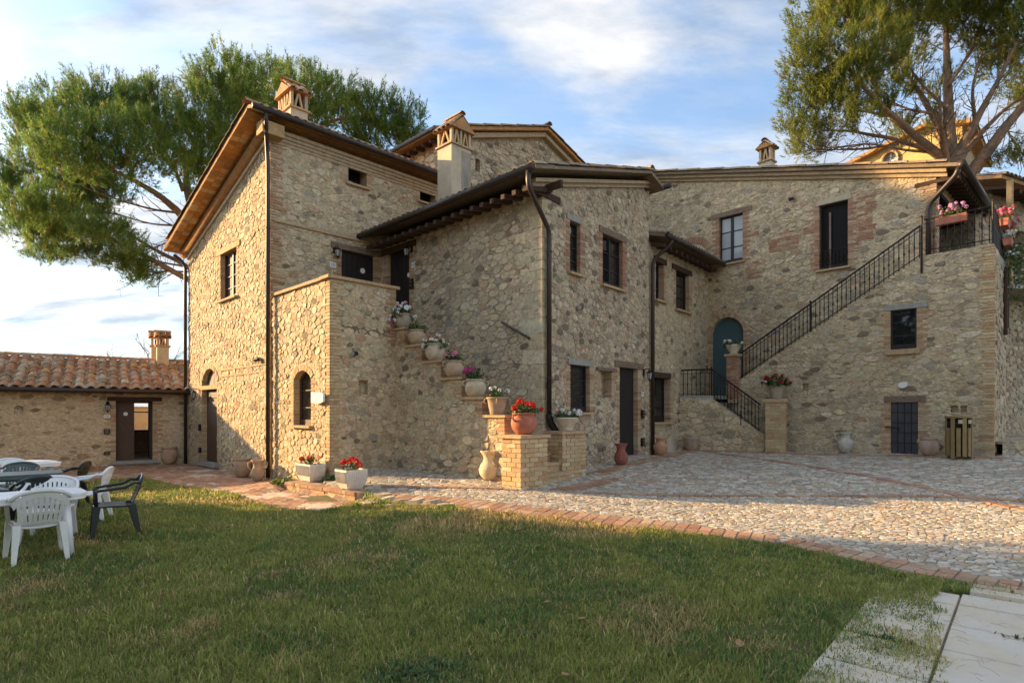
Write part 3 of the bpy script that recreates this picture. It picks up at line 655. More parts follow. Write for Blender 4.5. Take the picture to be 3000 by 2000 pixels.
def chimney(house, p, ax, ay, wx, wy, z0, zs, zc, zr, m='plaster', twin=2, along='x', name='chimney'):
    """plastered stack, openwork brick head, little tiled roof. p near corner, ax/ay unit directions"""
    p = V3(p); mb = MB(); mb.box(p + UP * z0, ax * wx, ay * wy, UP * (zs - z0)); ch = mb.build(name, M[m], house)
    mb = MB(); mb.box(p - ax * .05 - ay * .05 + UP * zs, ax * (wx + .1), ay * (wy + .1), UP * .05); mb.build('chimney_band', M['sillbrick'], ch)
    mb = MB(); t = .075
    for i in (0, 1):
        for j in (0, 1): mb.box(p + ax * (i * (wx - t)) + ay * (j * (wy - t)) + UP * (zs + .05), ax * t, ay * t, UP * (zc - zs - .05), jit((.50, .36, .22)))
    def vee(o, u, wd, dd):
        hgt = zc - zs - .07
        for s in (0, 1):
            x0, x1 = (0.02, wd / 2) if s == 0 else (wd - .02, wd / 2)
            b0 = o + u * x0; b1 = o + u * x1; e = u * (.05 if s == 0 else -.05)
            mb.prism([b0 + UP * 0, b0 + e, b1 + e * .3 + UP * hgt, b1 - e * .6 + UP * hgt], dd * .05, jit((.50, .33, .18)))
    zb = UP * (zs + .06)
    for (o, u, wd, dd) in ((p + zb + ax * t, ax, wx - 2 * t, ay), (p + ay * wy - ay * .05 + zb + ax * t, ax, wx - 2 * t, ay), (p + zb + ay * t, ay, wy - 2 * t, ax), (p + ax * (wx - .05) + zb + ay * t, ay, wy - 2 * t, ax)):
        n = 2 if wd > .48 else 1
        if n == 2: mb.box(o + u * (wd / 2 - .035), u * .07, dd * .06, UP * (zc - zs - .06), jit((.50, .36, .22)))
        for q in range(n): vee(o + u * (wd / n) * q + u * (.03 * q), u, wd / n - .03, dd)
    mb.build('chimney_head', M['brick'], ch)
    mb = MB(); mb.box(p + ax * .12 + ay * .12 + UP * (zs + .05), ax * (wx - .24), ay * (wy - .24), UP * (zc - zs - .1)); mb.build('flue', M['dark'], ch)
    # gabled cap: ridge along ay if along == 'y'
    A, B, wa, wb = (ax, ay, wx, wy) if along == 'y' else (ay, ax, wy, wx); o = .08
    q = p - A * o - B * o; mid = A * (wa / 2 + o)
    mb = MB(); mb.prism([q + UP * zc, q + A * (wa + 2 * o) + UP * zc, q + mid + UP * (zr - .05)], B * (wb + 2 * o)); mb.build('chimney_roof', M['soffit'], ch)
    L = (mid + UP * (zr - zc)).length
    for s in (0, 1):
        u = (-A if s == 0 else A); u = (u * (wa / 2 + o) - UP * (zr - zc)).normalized(); nrm_ = (UP - u * u.z).normalized()
        cnt = max(3, int((wb + 2 * o) / .19))
        for k in range(cnt):
            for j in (0, 1):
                mb = MB(); coppo(mb, q + mid + UP * (zr + .0) + B * ((wb + 2 * o) * (k + .5) / cnt) + u * (L * .5 * j - .02), u, B, nrm_, L * .56, .078, pick(TILE)); mb.build('tile', M['tile'], ch)
    mb = MB(); coppo(mb, q + mid + UP * (zr + .03), B, A, UP, wb + 2 * o, .1, jit((.48, .25, .09)), .1); mb.build('ridge_tile', M['tile'], ch)
    return ch
chimney(tower, C0 + d1 * .1 + d2 * .56, d1, d2, .74, .46, 8.7, 9.5, 9.95, 10.3, along='y')

# ================================================================== middle house
B2I = Vector((-3.7456, 16.7865, 0)); B2C = Vector((.6416, 12.4608, 0)); d3 = Vector((.6489, .7609, 0)); n3 = Vector((.7609, -.6489, 0))
mid = thing('middle_house', 'shaded stone house with rising tiled roof and a black corner drainpipe, beside the steps', 'house', B2C)
ML = Wall(B2I, -d1, n1); MR = Wall(B2C, d3, n3)
LM = (B2C - B2I).length
dr = door(ML, mid, .32, 1.36, 3.62, 6.14, dep=.115, lintel='beam', lint=(.03, 1.66), planks=5, bricks=True, label='dark plank door under the long eave')
k = MB(); k.tube([ML(1.24, 5.42, -.07), ML(1.24, 5.42, -.045)], .06, 14); k.build('door_plaque', M['ceramic'], dr)
window(MR, mid, 1.02, 1.45, 4.84, 6.03, dep=.14, lintel='greystone', lint=(.90, 1.5), pal=BRKRED, leaves=1, bars=3, label='narrow upstairs window framed in red brick')
window(MR, mid, 2.42, 3.41, 4.80, 6.06, dep=.145, lintel='oldbeam', lint=(2.26, 3.55), pal=BRKRED, bars=2, label='two-leaf upstairs window framed in red brick')
window(MR, mid, 1.04, 1.85, 1.66, 2.76, dep=.15, lintel='greystone', lint=(.95, 1.98), bars=2, leaves=1, label='ground floor window under a grey stone lintel')
door(MR, mid, 3.24, 4.21, .52, 2.83, dep=.16, lintel='oldbeam', lint=(3.0, 4.5), panels=2, step=.53, label='black ground floor door')
nP = arch_pts(2.34, 2.85, 2.03, 2.68, 0); MR.holes.append((nP, .22)); MR.marg.append((2.22, 2.97, 2.0, 2.84))
wnd = MB(); MR.box(wnd, 2.12, 3.02, 2.68, 2.76, -.02, .07); wnd.build('niche_slab', M['oldbeam'], mid)
jambs(MR, 2.34, 2.85, 2.03, 2.68, mid, BRK, .2)
LMR = 4.84
quoin_m = [(0.0, .1)]
ML.marg.append((LM - .02, LM + 1, -1, 8)); 
mb = MB()
ML.skin(mb, [(0, -.3), (LM, -.3), (LM, 6.56), (0, 6.56)])
MR.skin(mb, [(0, -.3), (LMR, -.3), (LMR, 7.62), (4.45, 7.84), (0, 6.56)])
p3 = B2C + d3 * LMR; p4 = B2I + d3 * LMR
mb.add([p3 + UP * -.3, p4 + UP * -.3, p4 + UP * 7.62, p3 + UP * 7.62], [(0, 1, 2, 3)]); mb.add([p4 + UP * -.3, B2I + UP * -.3, B2I + UP * 6.56, p4 + UP * 7.62], [(0, 1, 2, 3)])
mb.build('wall', M['mortar_old'], mid)
dress(ML, mid, (0, LM, .2, 6.5), (0.0892, 0.0638, 0.0467, 0.034), PAL['grey'], .012, .009, (), 160, 21, stretch=2.0)
rnd = random.Random(5)
big = MB()                                          # large squared corner stones
z = .3; k = 0
while z < 6.4:
    h = rnd.uniform(.2, .34); L = rnd.uniform(.5, .8) if k % 2 else rnd.uniform(.25, .4); L2 = rnd.uniform(.3, .5) if k % 2 == 0 else rnd.uniform(.15, .22)
    t = pick(PAL['grey'][:5])
    q = MB(); ML.box(q, LM - L, LM + .008, z, z + h - .014, -.1, .010, t); MR.box(q, -.010, L2, z, z + h - .014, -.1, .008, t); q.build('corner_stone', M['stone'], mid)
    z += h; k += 1
dress(MR, mid, (.12, LMR, .25, 7.9), (0.0782, 0.0578, 0.0442, 0.034), PAL['dark'], .014, .011, lines_top([(0, 6.4), (4.84, 7.82)]), 140, 22, stretch=1.5)
# roof
su = Vector((d3.x, d3.y, .29)); 
f0 = B2I + n1 * .66 + d1 * .2 + UP * 6.62; f1 = B2C + n1 * .66 - d1 * .42 + UP * 6.62
ridge_d = d3 * 5.0 + UP * (.29 * 5.0 + .0)
rf = slab(mid, [f0, f1, f1 + ridge_d, f0 + ridge_d], .065, 'eaveboard')
slab(mid, [f1 + ridge_d, f1 + ridge_d + d3 * .75 - UP * .2, f0 + ridge_d + d3 * .75 - UP * .2, f0 + ridge_d], .09, 'eaveboard')
un = -su.normalized(); nv = d1.cross(un); nv = nv if nv.z > 0 else -nv
edge_tiles(rf, f0 + UP * .02, f1 + UP * .02, un, nv, rows=2)
for k in range(13):
    mb = MB(); coppo(mb, f1 + d1 * .07 + su * (.40 * (k + 1)) + UP * (.03 + .012 * (k % 2)), un, d1, nv, .46, .085, pick(TILEOLD)); mb.build('tile', M['tile'], rf)
mb = MB(); coppo(mb, f1 + ridge_d + UP * .06 - d1 * .03, d1, d3, UP, 5.0, .12, jit((.38, .26, .16)), .12); mb.build('ridge_tile', M['tile'], rf)
for k in range(19):          # rafter tails under the eave
    mb = MB(); q = B2I - d1 * (.15 + .335 * k) + UP * 6.36; mb.box(q + n1 * .60 - UP * .15, -d1 * .11, -n1 * .8 + UP * .16, UP * .10); mb.build('rafter', M['beam'], mid)
for zz, oo, m_ in ((6.40, .03, 'sillbrick'),): 
    mb = MB(); ML.box(mb, 0, LM - 1.0, 6.06 + .25, 6.06 + .30, -.02, .03); mb.build('string_course', M['sillbrick'], mid)
mb = MB()
for k, (dz, oo) in enumerate(((-.12, .07), (-.04, .15))):     # brick verge cornice on the right wall
    mb.prism([MR(-.4, 6.47 + dz, 0), MR(4.9, 8.0 + dz, 0), MR(4.9, 8.08 + dz, 0), MR(-.4, 6.55 + dz, 0)], n3 * oo)
mb.build('verge_cornice', M['cornice'], mid)
mb = MB(); ML.box(mb, LM - .75, LM + .5, 6.36, 6.5, -.1, -.02); mb.build('wall_plate', M['beam'], mid)
mb = MB(); MR.box(mb, -.5, .62, 6.26, 6.4, -.15, .04); mb.build('wall_plate', M['beam'], mid)
gz = 6.55
mb = MB(); mb.tube([f0 + n1 * .09 + UP * -.06, f1 + n1 * .09 - UP * .06 - d1 * .0], .075, 12); mb.build('gutter', M['gutter'], mid, smooth=True)
pipe(mid, bend([f1 + n1 * .09 + d1 * .12 - UP * .1, f1 + n1 * .09 + d1 * .12 - UP * .42, MR(.12, 5.55, .1), MR(.12, 5.2, .1), MR(.12, 1.6, .1)], .22), .055)
pipe(mid, bend([MR(.12, 1.62, .1), MR(.13, 1.45, .12), MR(.24, 1.25, .2), MR(.26, .9, .2)], .12), .075, 'iron', 'drain_shoe')
brackets(mid, [MR(.12, z, .1) for z in (5.1, 3.7, 2.4)], n3, .068)
g0 = MR(4.9, 7.86, .55); mb = MB(); mb.tube([g0 - n3 * .7 + d3 * .15, g0 + d3 * .15], .07, 10); mb.build('gutter', M['gutter'], mid, smooth=True)
cp = B2I + d2 * .9 - d1 * 2.04
chimney(mid, cp, d1, d2, .61, .71, 6.4, 9.05, 9.5, 9.92, along='x')
mb = MB(); q = cp + d2 * .36 + n2 * .006; mb.box(q + UP * 6.4, d2 * .34, -n2 * .05, UP * 2.55); mb.build('cement_patch', M['cement'], mid)

# ================================================================== low wing between the houses
wing = thing('low_wing', 'lower stone wing with dark tiled eave joining the shaded house to the long house', 'house', p3)
WR = Wall(B2C, d3, n3); WR.o = WR.o - n3 * .03
QX = Vector((6.5336, 19.3696, 0)); LW = 9.07
window(WR, wing, 5.07, 6.25, 1.38, 2.66, dep=.24, lintel='beam', lint=(5.0, 6.26), bars=2, leaves=1, label='ground floor window behind the drainpipe')
window(WR, wing, 5.30, 5.84, 4.86, 5.94, dep=.22, lintel='beam', lint=(5.2, 5.98), bars=2, leaves=1, label='narrow upstairs window next to the drainpipe')
window(WR, wing, 6.62, 7.57, 4.77, 5.94, dep=.16, lintel='beam', lint=(6.35, 7.75), bars=2, leaves=1, label='upstairs window near the inner corner')
mb = MB(); WR.skin(mb, [(4.84, -.3), (LW + .1, -.3), (LW + .1, 6.4), (4.84, 6.4)]); mb.build('wall', M['mortar'], wing)
b = MB(); b.prism([WR(6.0, .3, 0), WR(7.6, .3, 0), WR(7.55, .98, 0), WR(6.7, 1.12, 0), WR(6.05, .9, 0)], n3 * .02); b.build('plaster_patch', M['plaster'], wing); WR.marg.append((6.0, 7.6, .2, 1.1))
dress(WR, wing, (4.9, LW, .4, 6.2), (0.085, 0.0638, 0.0467, 0.0357), PAL['grey'], .014, .008, (), 200, 31, dens=lambda s, z: .8)
h0 = WR(4.86, 6.52, .5); h1 = WR(LW + .55, 6.52, .5); hd = -n3 * 2.4 + UP * .72
rf = slab(wing, [h0, h1, h1 + hd, h0 + hd], .08, 'eaveboard')
wu = -(hd.normalized()); wn_ = d3.cross(wu); wn_ = wn_ if wn_.z > 0 else -wn_
edge_tiles(rf, h0 + UP * .03, h1 + UP * .03, wu, wn_, rows=2, r=.08)
for k in range(12):
    mb = MB(); mb.box(WR(5.0 + .37 * k, 6.20, .42), d3 * .1, -n3 * .6 + UP * .17, UP * .11); mb.build('rafter', M['beam'], wing)
mb = MB(); mb.tube([h0 + n3 * .08 - UP * .06, h1 + n3 * .08 - UP * .06], .07, 12); mb.build('gutter', M['gutter'], wing, smooth=True)
pipe(wing, bend([WR(5.2, 6.45, .58), WR(5.14, 6.25, .5), WR(4.98, 5.9, .1), WR(4.97, 5.6, .09), WR(4.97, .45, .09)], .16), .05)
pipe(wing, [WR(5.05, 5.75, .03), WR(5.05, .7, .03)], .014, 'ceramic', 'cable', 6)

# ================================================================== long house with the french window
d4 = Vector((.6899, -.7239, 0)); n4 = Vector((-.7239, -.6899, 0))
longh = thing('long_house', 'long stone house with sloping roofline, teal arched door and tall dark french window', 'house', QX)
LF = Wall(QX, d4, n4)
lt = [(-2.6, 10.12), (6.2, 7.73)]
zt = lambda s: 10.12 + (s + 2.6) * (7.73 - 10.12) / 8.8
window(LF, longh, .36, 1.16, 6.48, 8.02, dep=.14, lintel='oldbeam', lint=(.1, 1.45), bars=2, wood='darkwood', glass='curtain', pal=BRKRED, label='two-leaf window with drawn white blind')
w_ = window(LF, longh, 3.42, 4.18, 5.76, 7.64, dep=.14, lintel='palestone', lint=(3.38, 4.26), bars=0, leaves=1, pal=BRKRED, wood='darkwood', glass='dark', label='tall dark french window with low iron guard')
b = MB(); LF.box(b, 3.66, 3.71, 5.8, 7.4, -.11, -.08); b.build('shutter', M['oldbeam'], w_)
b = MB()
for zz in (5.86, 6.3): b.tube([LF(3.5, zz, .03), LF(4.14, zz, .03)], .012, 6)
for k in range(7):
    b.tube([LF(3.5 + k * .106, 5.86, .03), LF(3.5 + k * .106, 6.3, .03)], .008, 5)
for k in range(4):
    c_ = 3.6 + k * .15
    b.tube([LF(c_ + .05 * math.cos(t), 6.14 + .07 * math.sin(t), .035) for t in np.linspace(0, 6.28, 11)], .007, 5)
    b.tube([LF(c_ + .05 * math.cos(t), 5.98 + .07 * math.sin(t), .035) for t in np.linspace(0, 6.28, 11)], .007, 5)
b.build('balcony_guard', M['iron'], w_)
door(LF, longh, .06, 1.18, 2.2, 4.75, rise=.5, dep=.2, lintel=None, wood='teal', planks=0, label='teal arched door on the lower landing', marg=.16)
LF.marg.append((1.3, 8, -1, 2.4))
for (a0, a1, b0, b1) in ((2.0, 2.75, 6.55, 6.95), (1.3, 1.62, 5.85, 6.35), (2.1, 2.62, 7.05, 7.12), (3.0, 3.3, 6.9, 7.3), (1.25, 1.6, 7.2, 7.3), (4.4, 4.75, 6.4, 7.6)):   # brick repairs
    q = MB(); z = b0
    while z < b1:
        x = a0 + random.uniform(-.05, .05)
        while x < a1:
            L = random.uniform(.15, .27)
            if random.random() < .85: LF.box(q, x, x + L - .015, z, z + .05, -.04, .012, pick(BRKRED))
            x += L
        z += .068
    q.build('brick_patch', M['brick'], longh, kind='stuff'); LF.marg.append((a0 - .05, a1 + .08, b0 - .03, b1 + .05))
q = MB()
for k in range(22):      # relieving arch of a walled-up opening
    t = R(60 - 120 * k / 21); q.prism([LF(-.62 + rr * math.sin(t + dt), 6.75 + rr * math.cos(t + dt), 0) for rr, dt in ((.62, -.035), (.62, .035), (.86, .03), (.86, -.03))], n4 * .014, pick(BRKRED))
q.build('walled_arch', M['brick'], longh, kind='stuff'); LF.marg.append((-1.4, .16, 7.05, 7.65))
mb = MB(); LF.skin(mb, [(-2.6, -.3), (6.2, -.3), (6.2, 7.73), (-2.6, zt(-2.6))])
cR = LF(6.2, 0); LS = Wall(cR, -n4, d4)
LS.holes.append(([(.38, 5.5), (4.6, 5.5), (4.6, 7.45), (.38, 7.45)], .8))
LS.skin(mb, [(0, -.3), (5.4, -.3), (5.4, 7.73), (0, 7.73)])
q = LF(-2.6, 0); mb.add([q, q - n4 * 5.4, q - n4 * 5.4 + UP * 10.1, q + UP * 10.1], [(0, 1, 2, 3)]); mb.add([cR - n4 * 5.4, q - n4 * 5.4, q - n4 * 5.4 + UP * 10.1, cR - n4 * 5.4 + UP * 7.73], [(0, 1, 2, 3)])
mb.build('wall', M['mortar'], longh)
door_bm = MB(); LS.box(door_bm, .39, 4.59, 5.5, 7.44, -.79, -.7); LS.box(door_bm, .39, .47, 5.5, 7.44, -.7, -.1); LS.box(door_bm, .39, 4.59, 7.36, 7.44, -.7, -.02); db = door_bm.build('door', M['dark'], longh, label='dark opening onto the terrace')
dress(LF, longh, (-2.6, 6.2, 2.3, 10.2), (0.0833, 0.0612, 0.0459, 0.034), PAL['grey'], .013, .009, lines_top([(-2.6, 10.0), (6.2, 7.6)]), 300, 41, stretch=1.9, dens=lambda s, z: .88)
quoin(LF, LS, longh, 5.5, 7.6, sa=6.2, da=-1, long=.3)
v0, v1 = LF(-2.7, 10.33, .32), LF(6.72, 7.78, .32); bk = -n4 * 6.2
rf = slab(longh, [v0, v1, v1 + bk, v0 + bk], .09, 'eaveboard')
vu = (v1 - v0).normalized(); vn = vu.cross(n4); vn = vn if vn.z > 0 else -vn
for k in range(22):
    for j in (0, 1):
        mb = MB(); coppo(mb, v0 + vu * (.43 * k) + n4 * (-.02 - .22 * j) + vn * (.005 + .012 * (k % 2)), vu, n4, vn, .48, .085, pick(TILEOLD)); mb.build('tile', M['tile'], rf)
mb = MB()
for dz, oo in ((-.19, .09), (-.10, .2)): mb.prism([LF(-2.6, 10.22 + dz, 0), LF(6.45, 7.77 + dz, 0), LF(6.45, 7.86 + dz, 0), LF(-2.6, 10.31 + dz, 0)], n4 * oo)
mb.build('verge_cornice', M['cornice'], longh)
for k in range(14):
    mb = MB(); mb.box(LS(.12 + .37 * k, 7.52, .46), -n4 * .1, -d4 * .6 + UP * .16, UP * .12); mb.build('rafter', M['beam'], longh)
mb = MB(); LF.box(mb, 5.75, 6.68, 7.5, 7.6, -.25, .03); mb.build('wall_plate', M['beam'], longh)
mb = MB(); mb.tube([LF(6.78, 7.72, .36), LF(6.78, 7.72, -5.8)], .1, 12); mb.build('gutter', M['gutter'], longh, smooth=True)
pipe(longh, bend([LF(6.72, 7.66, .3), LF(6.66, 7.5, .28), LF(6.12, 7.02, .11), LF(6.06, 6.85, .1), LF(6.06, 5.5, .1)], .18), .06)
chimney(longh, LF(1.42, 0, -1.5), -d4, -n4, .40, .34, 8.6, 10.05, 10.5, 10.72, m='plaster', along='y')
mb = MB(); mb.tube([LF(1.32, 9.6, -1.55), LF(1.32, 9.7, -1.55)], .05, 6)

# ================================================================== stone stair block with terrace (right)
BO = QX + n4 * 1.1
block = thing('stair_block', 'tall stone block carrying the railed outdoor stair and terrace, grey grid door at its foot', 'stair building', BO)
BF = Wall(BO, d4, n4)
window(BF, block, 5.46, 6.02, 3.22, 4.22, dep=.08, lintel='greystone', lint=(5.32, 6.24), leaves=1, bars=2, glass='glass', silled=(.12, .12), label='casement window reflecting trees')
dd = door(BF, block, 5.47, 6.05, .64, 1.92, dep=.06, lintel='oldbeam', lint=(5.33, 6.2), wood='irondoor', label='grey iron door with a grid of bars')
for k in range(5):
    b = MB(); x = 5.47 + .58 * k / 4; BF.box(b, max(5.475, x - .008), min(6.045, x + .008), .66, 1.91, -.028, -.012); b.build('bar', M['iron'], dd)
for k in range(4):
    b = MB(); z = .66 + 1.25 * (k + 1) / 5; BF.box(b, 5.48, 6.04, z - .008, z + .008, -.026, -.008); b.build('bar', M['iron'], dd)
b = MB(); b.tube([BF(5.36, 1.3, .03), BF(5.64, 1.28, .01)], .014, 6); b.tube([BF(5.64, 1.28, 0.01), BF(5.63, 1.2, .01)], .016, 6); b.build('latch', M['iron'], dd)
for (a0, a1, z0, z1) in ((3.36, 3.52, 2.27, 2.46), (6.69, 6.83, 1.66, 1.82), (6.88, 7.0, 1.66, 1.82)):
    BF.holes.append((arch_pts(a0, a1, z0, z1, 0), .12)); BF.marg.append((a0 - .05, a1 + .05, z0 - .05, z1 + .05))
BLtop = [(1.25, 2.44), (6.15, 5.46)]
dB = (BF(7.48, 0) - BF(0, 0))
BS = Wall(BF(7.48, 0), d2, n2)
mb = MB(); BF.skin(mb, [(1.25, -.3), (7.48, -.3), (7.48, 5.48), (6.15, 5.46), (1.25, 2.44)]); BS.skin(mb, [(0, -.3), (2.7, -.3), (2.7, 5.48), (0, 5.48)]); mb.build('wall', M['mortar'], block)
quoin(BF, BS, block, .6, 5.45, sa=7.48, da=-1, long=.26, pal=BRKGOLD)
dress(BF, block, (1.3, 7.48, .45, 5.5), (0.0765, 0.0561, 0.0425, 0.0323), PAL['grey'], .012, .008, lines_top([(1.25, 2.40), (6.15, 5.42), (7.48, 5.44)]), 230, 51, stretch=2.4)
dress(BS, block, (0, 2.6, .5, 5.45), (.13, .09, .06), PAL['dark'], .03, .016, (), 0, 52)
st = MB()
for k in range(17):          # treads of the upper flight behind the wall
    a = 1.45 + .276 * k; z = 2.35 + .18 * k
    st.box(BF(a, z - .5, -.02), d4 * .29, -n4 * 1.05, UP * .5)
st.box(BF(6.14, 5.2, -.02), d4 * 1.3, -n4 * 2.6, UP * .27)
st.build('upper_steps', M['greystone'], block)
# lower landing and flight
W0 = Vector((5.06, 17.62, 0)); W1 = Vector((7.0, 16.42, 0)); wd = (W1 - W0).normalized(); LWW = (W1 - W0).length
WW = Wall(W0, wd)
if WW.n.y > 0: WW.n = -WW.n; WW.flip = not WW.flip
mb = MB(); pl = [(0, .0), (LWW + .1, .0), (LWW + .1, 1.02), (.92, 2.08), (0, 2.10)]
WW.skin(mb, pl); mb.add([WW(p[0], p[1], 0) for p in pl[2:]] + [WW(p[0], p[1], -.25) for p in pl[2:]], [(0, 1, 4, 3), (1, 2, 5, 4)]); mb.build('landing_wall', M['mortar'], block)
cells = rubble(lambda x, y: True, (0, LWW, .3, 2.1), (.10, .078, .058, .043), 1.9, .02, [], lines_top([(0, 2.06), (.92, 2.06), (LWW + .1, 1.0)]) , 61)
lay_stones(cells, lambda a, b_, f: WW(a, b_, f), .02, PAL['grey'], block, M['stone'], 60, 'stone', 61, flip=WW.flip)
mb = MB(); mb.prism([W0 + UP * 2.06 - Vector(WW.n) * .02, WW(.95, 2.06, -.02), BF(1.3, 2.06, 0), LF(1.3, 2.06, 0), LF(0.0, 2.06, 0), W0 + Vector((1.2, 1.5, 2.06))], UP * .1); mb.build('landing', M['greystone'], block)
for k in range(9):
    a = .95 + .19 * k; z = 2.0 - .165 * k; mb = MB(); p = WW(a, z - .12, -.02); q = WW(a + .22, z - .12, -.02)
    mb.prism([p, q, q + Vector((.62, .78, 0)), p + Vector((.62, .78, 0))], UP * .07); mb.prism([p - UP * .5, q - UP * .5, q + Vector((.60, .76, -.5)), p + Vector((.60, .76, -.5))], UP * .5); mb.build('step', M['greystone'], block)
# ================================================================== outdoor staircase with parapet landing
PC = Vector((-3.8805, 12.4103, 0)); PE = Vector((-2.7179, 13.5895, 0))
stair = thing('outdoor_staircase', 'stone outdoor staircase with walled landing and stepped side wall carrying flower pots', 'staircase', PC)
PL = Wall(PC, d1, n1); PL.o = PL.o - n1 * 0.03; PR = Wall(PC, d2, n2); WS = Wall(PE, -d1, n1)
window(PL, stair, .88, 1.76, 1.36, 2.62, rise=.2, dep=.19, pal=BRKGOLD, wood='brownwood', leaves=1, bars=2, label='small arched window in the sunlit landing wall')
for (a0, a1, z0, z1) in ((.70, .93, 2.06, 2.38),): PR.holes.append((arch_pts(a0, a1, z0, z1, 0), .14)); PR.marg.append((a0 - .04, a1 + .04, z0 - .04, z1 + .04))
for (a0, a1, z0, z1) in ((1.50, 1.62, .84, 1.02), (1.70, 1.82, .84, 1.02)): WS.holes.append((arch_pts(a0, a1, z0, z1, 0), .12)); WS.marg.append((a0 - .05, a1 + .05, z0 - .05, z1 + .05))
quoin(PL, PR, stair, .2, 4.52, long=.28, pal=BRKGOLD)
WLEN = 3.62
caps = [(0, .38, 3.61), (.38, 1.04, 3.18), (1.04, 1.70, 2.78), (1.70, 2.37, 2.39), (2.37, 3.0, 1.97), (3.0, WLEN, 1.61)]
prof = [(0, .0), (WLEN, .0)]
for a0, a1, z in reversed(caps): prof += [(a1, z - .05), (a0, z - .05)]
mb = MB()
PL.skin(mb, [(0, -.3), (2.98, -.3), (2.98, 4.52), (0, 4.52)]); PR.skin(mb, [(0, -.3), (1.66, -.3), (1.66, 4.52), (0, 4.52)]); WS.skin(mb, [p for p in prof])
th = .28                                              # thickness: inner faces and tops
mb.prism([PL(.0, 3.5, -th), PL(2.5, 3.5, -th), PL(2.5, 4.52, -th), PL(0, 4.52, -th)], n1 * .05)
mb.prism([PR(th, 3.5, -th), PR(1.66, 3.5, -th), PR(1.66, 4.52, -th), PR(th, 4.52, -th)], n2 * .05)
e = PR(1.66, 3.2, 0); mb.add([e, e + UP * 1.32, e - n2 * th + UP * 1.32, e - n2 * th], [(0, 1, 2, 3)])
for i, (a0, a1, z) in enumerate(caps):                # solid back and riser ends of the side wall
    mb.prism([WS(a0, 0, -.02), WS(a1, 0, -.02), WS(a1, z - .05, -.02), WS(a0, z - .05, -.02)], -n1 * (th - .02))
mb.build('wall', M['mortar'], stair)
cb = MB(); PL.box(cb, -.07, 2.9, 4.52, 4.585, -th - .04, .07); cb.build('parapet_cap', M['sillbrick'], stair)
cb = MB(); PR.box(cb, -.068, 1.74, 4.521, 4.586, -th - .04, .068); cb.build('parapet_cap', M['sillbrick'], stair)
for a0, a1, z in caps:
    cb = MB(); WS.box(cb, a0 + .006, a1 + .06, z - .05, z, -th - .03, .05); cb.build('step_cap', M['sillbrick'], stair)
qb = MB()
for i, (a0, a1, z) in enumerate(caps):                # brick edge of every step
    zn = caps[i + 1][2] if i + 1 < len(caps) else 1.1
    zz = zn; k = 0
    while zz < z - .1:
        L = (.24 if k % 2 else .13) * random.uniform(.85, 1.1); WS.box(qb, a1 - L, a1 + .008, zz, zz + .058, -th, .014, pick(BRK)); zz += .072; k += 1
    WS.marg.append((a1 - .2, a1 + .02, zn, z))
zz = 3.2; k = 0
while zz < 4.5:
    L = (.26 if k % 2 else .14) * random.uniform(.85, 1.1); PR.box(qb, 1.66 - L, 1.668, zz, zz + .058, -th, .014, pick(BRKRED if k < 9 else BRK)); zz += .072; k += 1
PR.marg.append((1.46, 1.7, 3.2, 4.5))
qb.build('step_bricks', M['brick'], stair, kind='stuff')
dress(PL, stair, (.02, 2.96, .0, 4.5), (0.0782, 0.0595, 0.045, 0.034), PAL['warm'], .010, .016, (), 80, 71)
dress(PR, stair, (.02, 1.66, .25, 4.5), (0.085, 0.0638, 0.0467, 0.034), PAL['grey'], .012, .009, (), 70, 72, stretch=1.6)
stp = []
for a0, a1, z in caps: stp += [(a0, z - .08, 0, 1)]
cells = rubble(lambda x, y: any(a0 <= x <= a1 and y < z - .09 for a0, a1, z in caps), (0, WLEN, .3, 3.6), (.09, .068, .052, .04), 1.7, .016, WS.marg, [(0, 0, -1, 0), (WLEN, 0, 1, 0)], 73)
cells = [(cx, cy, Q) for cx, cy, Q in cells if all(any(a0 - .02 <= q[0] <= a1 + .02 and q[1] < z - .05 for a0, a1, z in caps) for q in Q)]
lay_stones(cells, lambda a, b_, f: WS(a, b_, f * (3.0 if b_ < .95 - .25 * math.sin(a * 1.3) else 1)), .009, PAL['grey'], stair, M['stone'], 140, 'stone', 73, flip=WS.flip)
# treads between the side wall and the middle house, landing floor
for k in range(18):
    z = .28 + .182 * (k + 1); a = 4.0 - .262 * k; q = MB(); o = WS(a, 0, -th + .005)
    q.box(o + UP * (z - .5), d1 * .30, d2 * 1.24, UP * .44); q.build('riser', M['sillbrick'], stair)
    q = MB(); q.box(o + UP * (z - .06) - d1 * .03, d1 * .32, d2 * 1.24, UP * .055); q.build('step', M['sillbrick'], stair)
q = MB(); q.box(PL(.0, 3.4, -.26), d1 * 2.6, d2 * 3.0, UP * .16); q.build('landing', M['sillbrick'], stair)

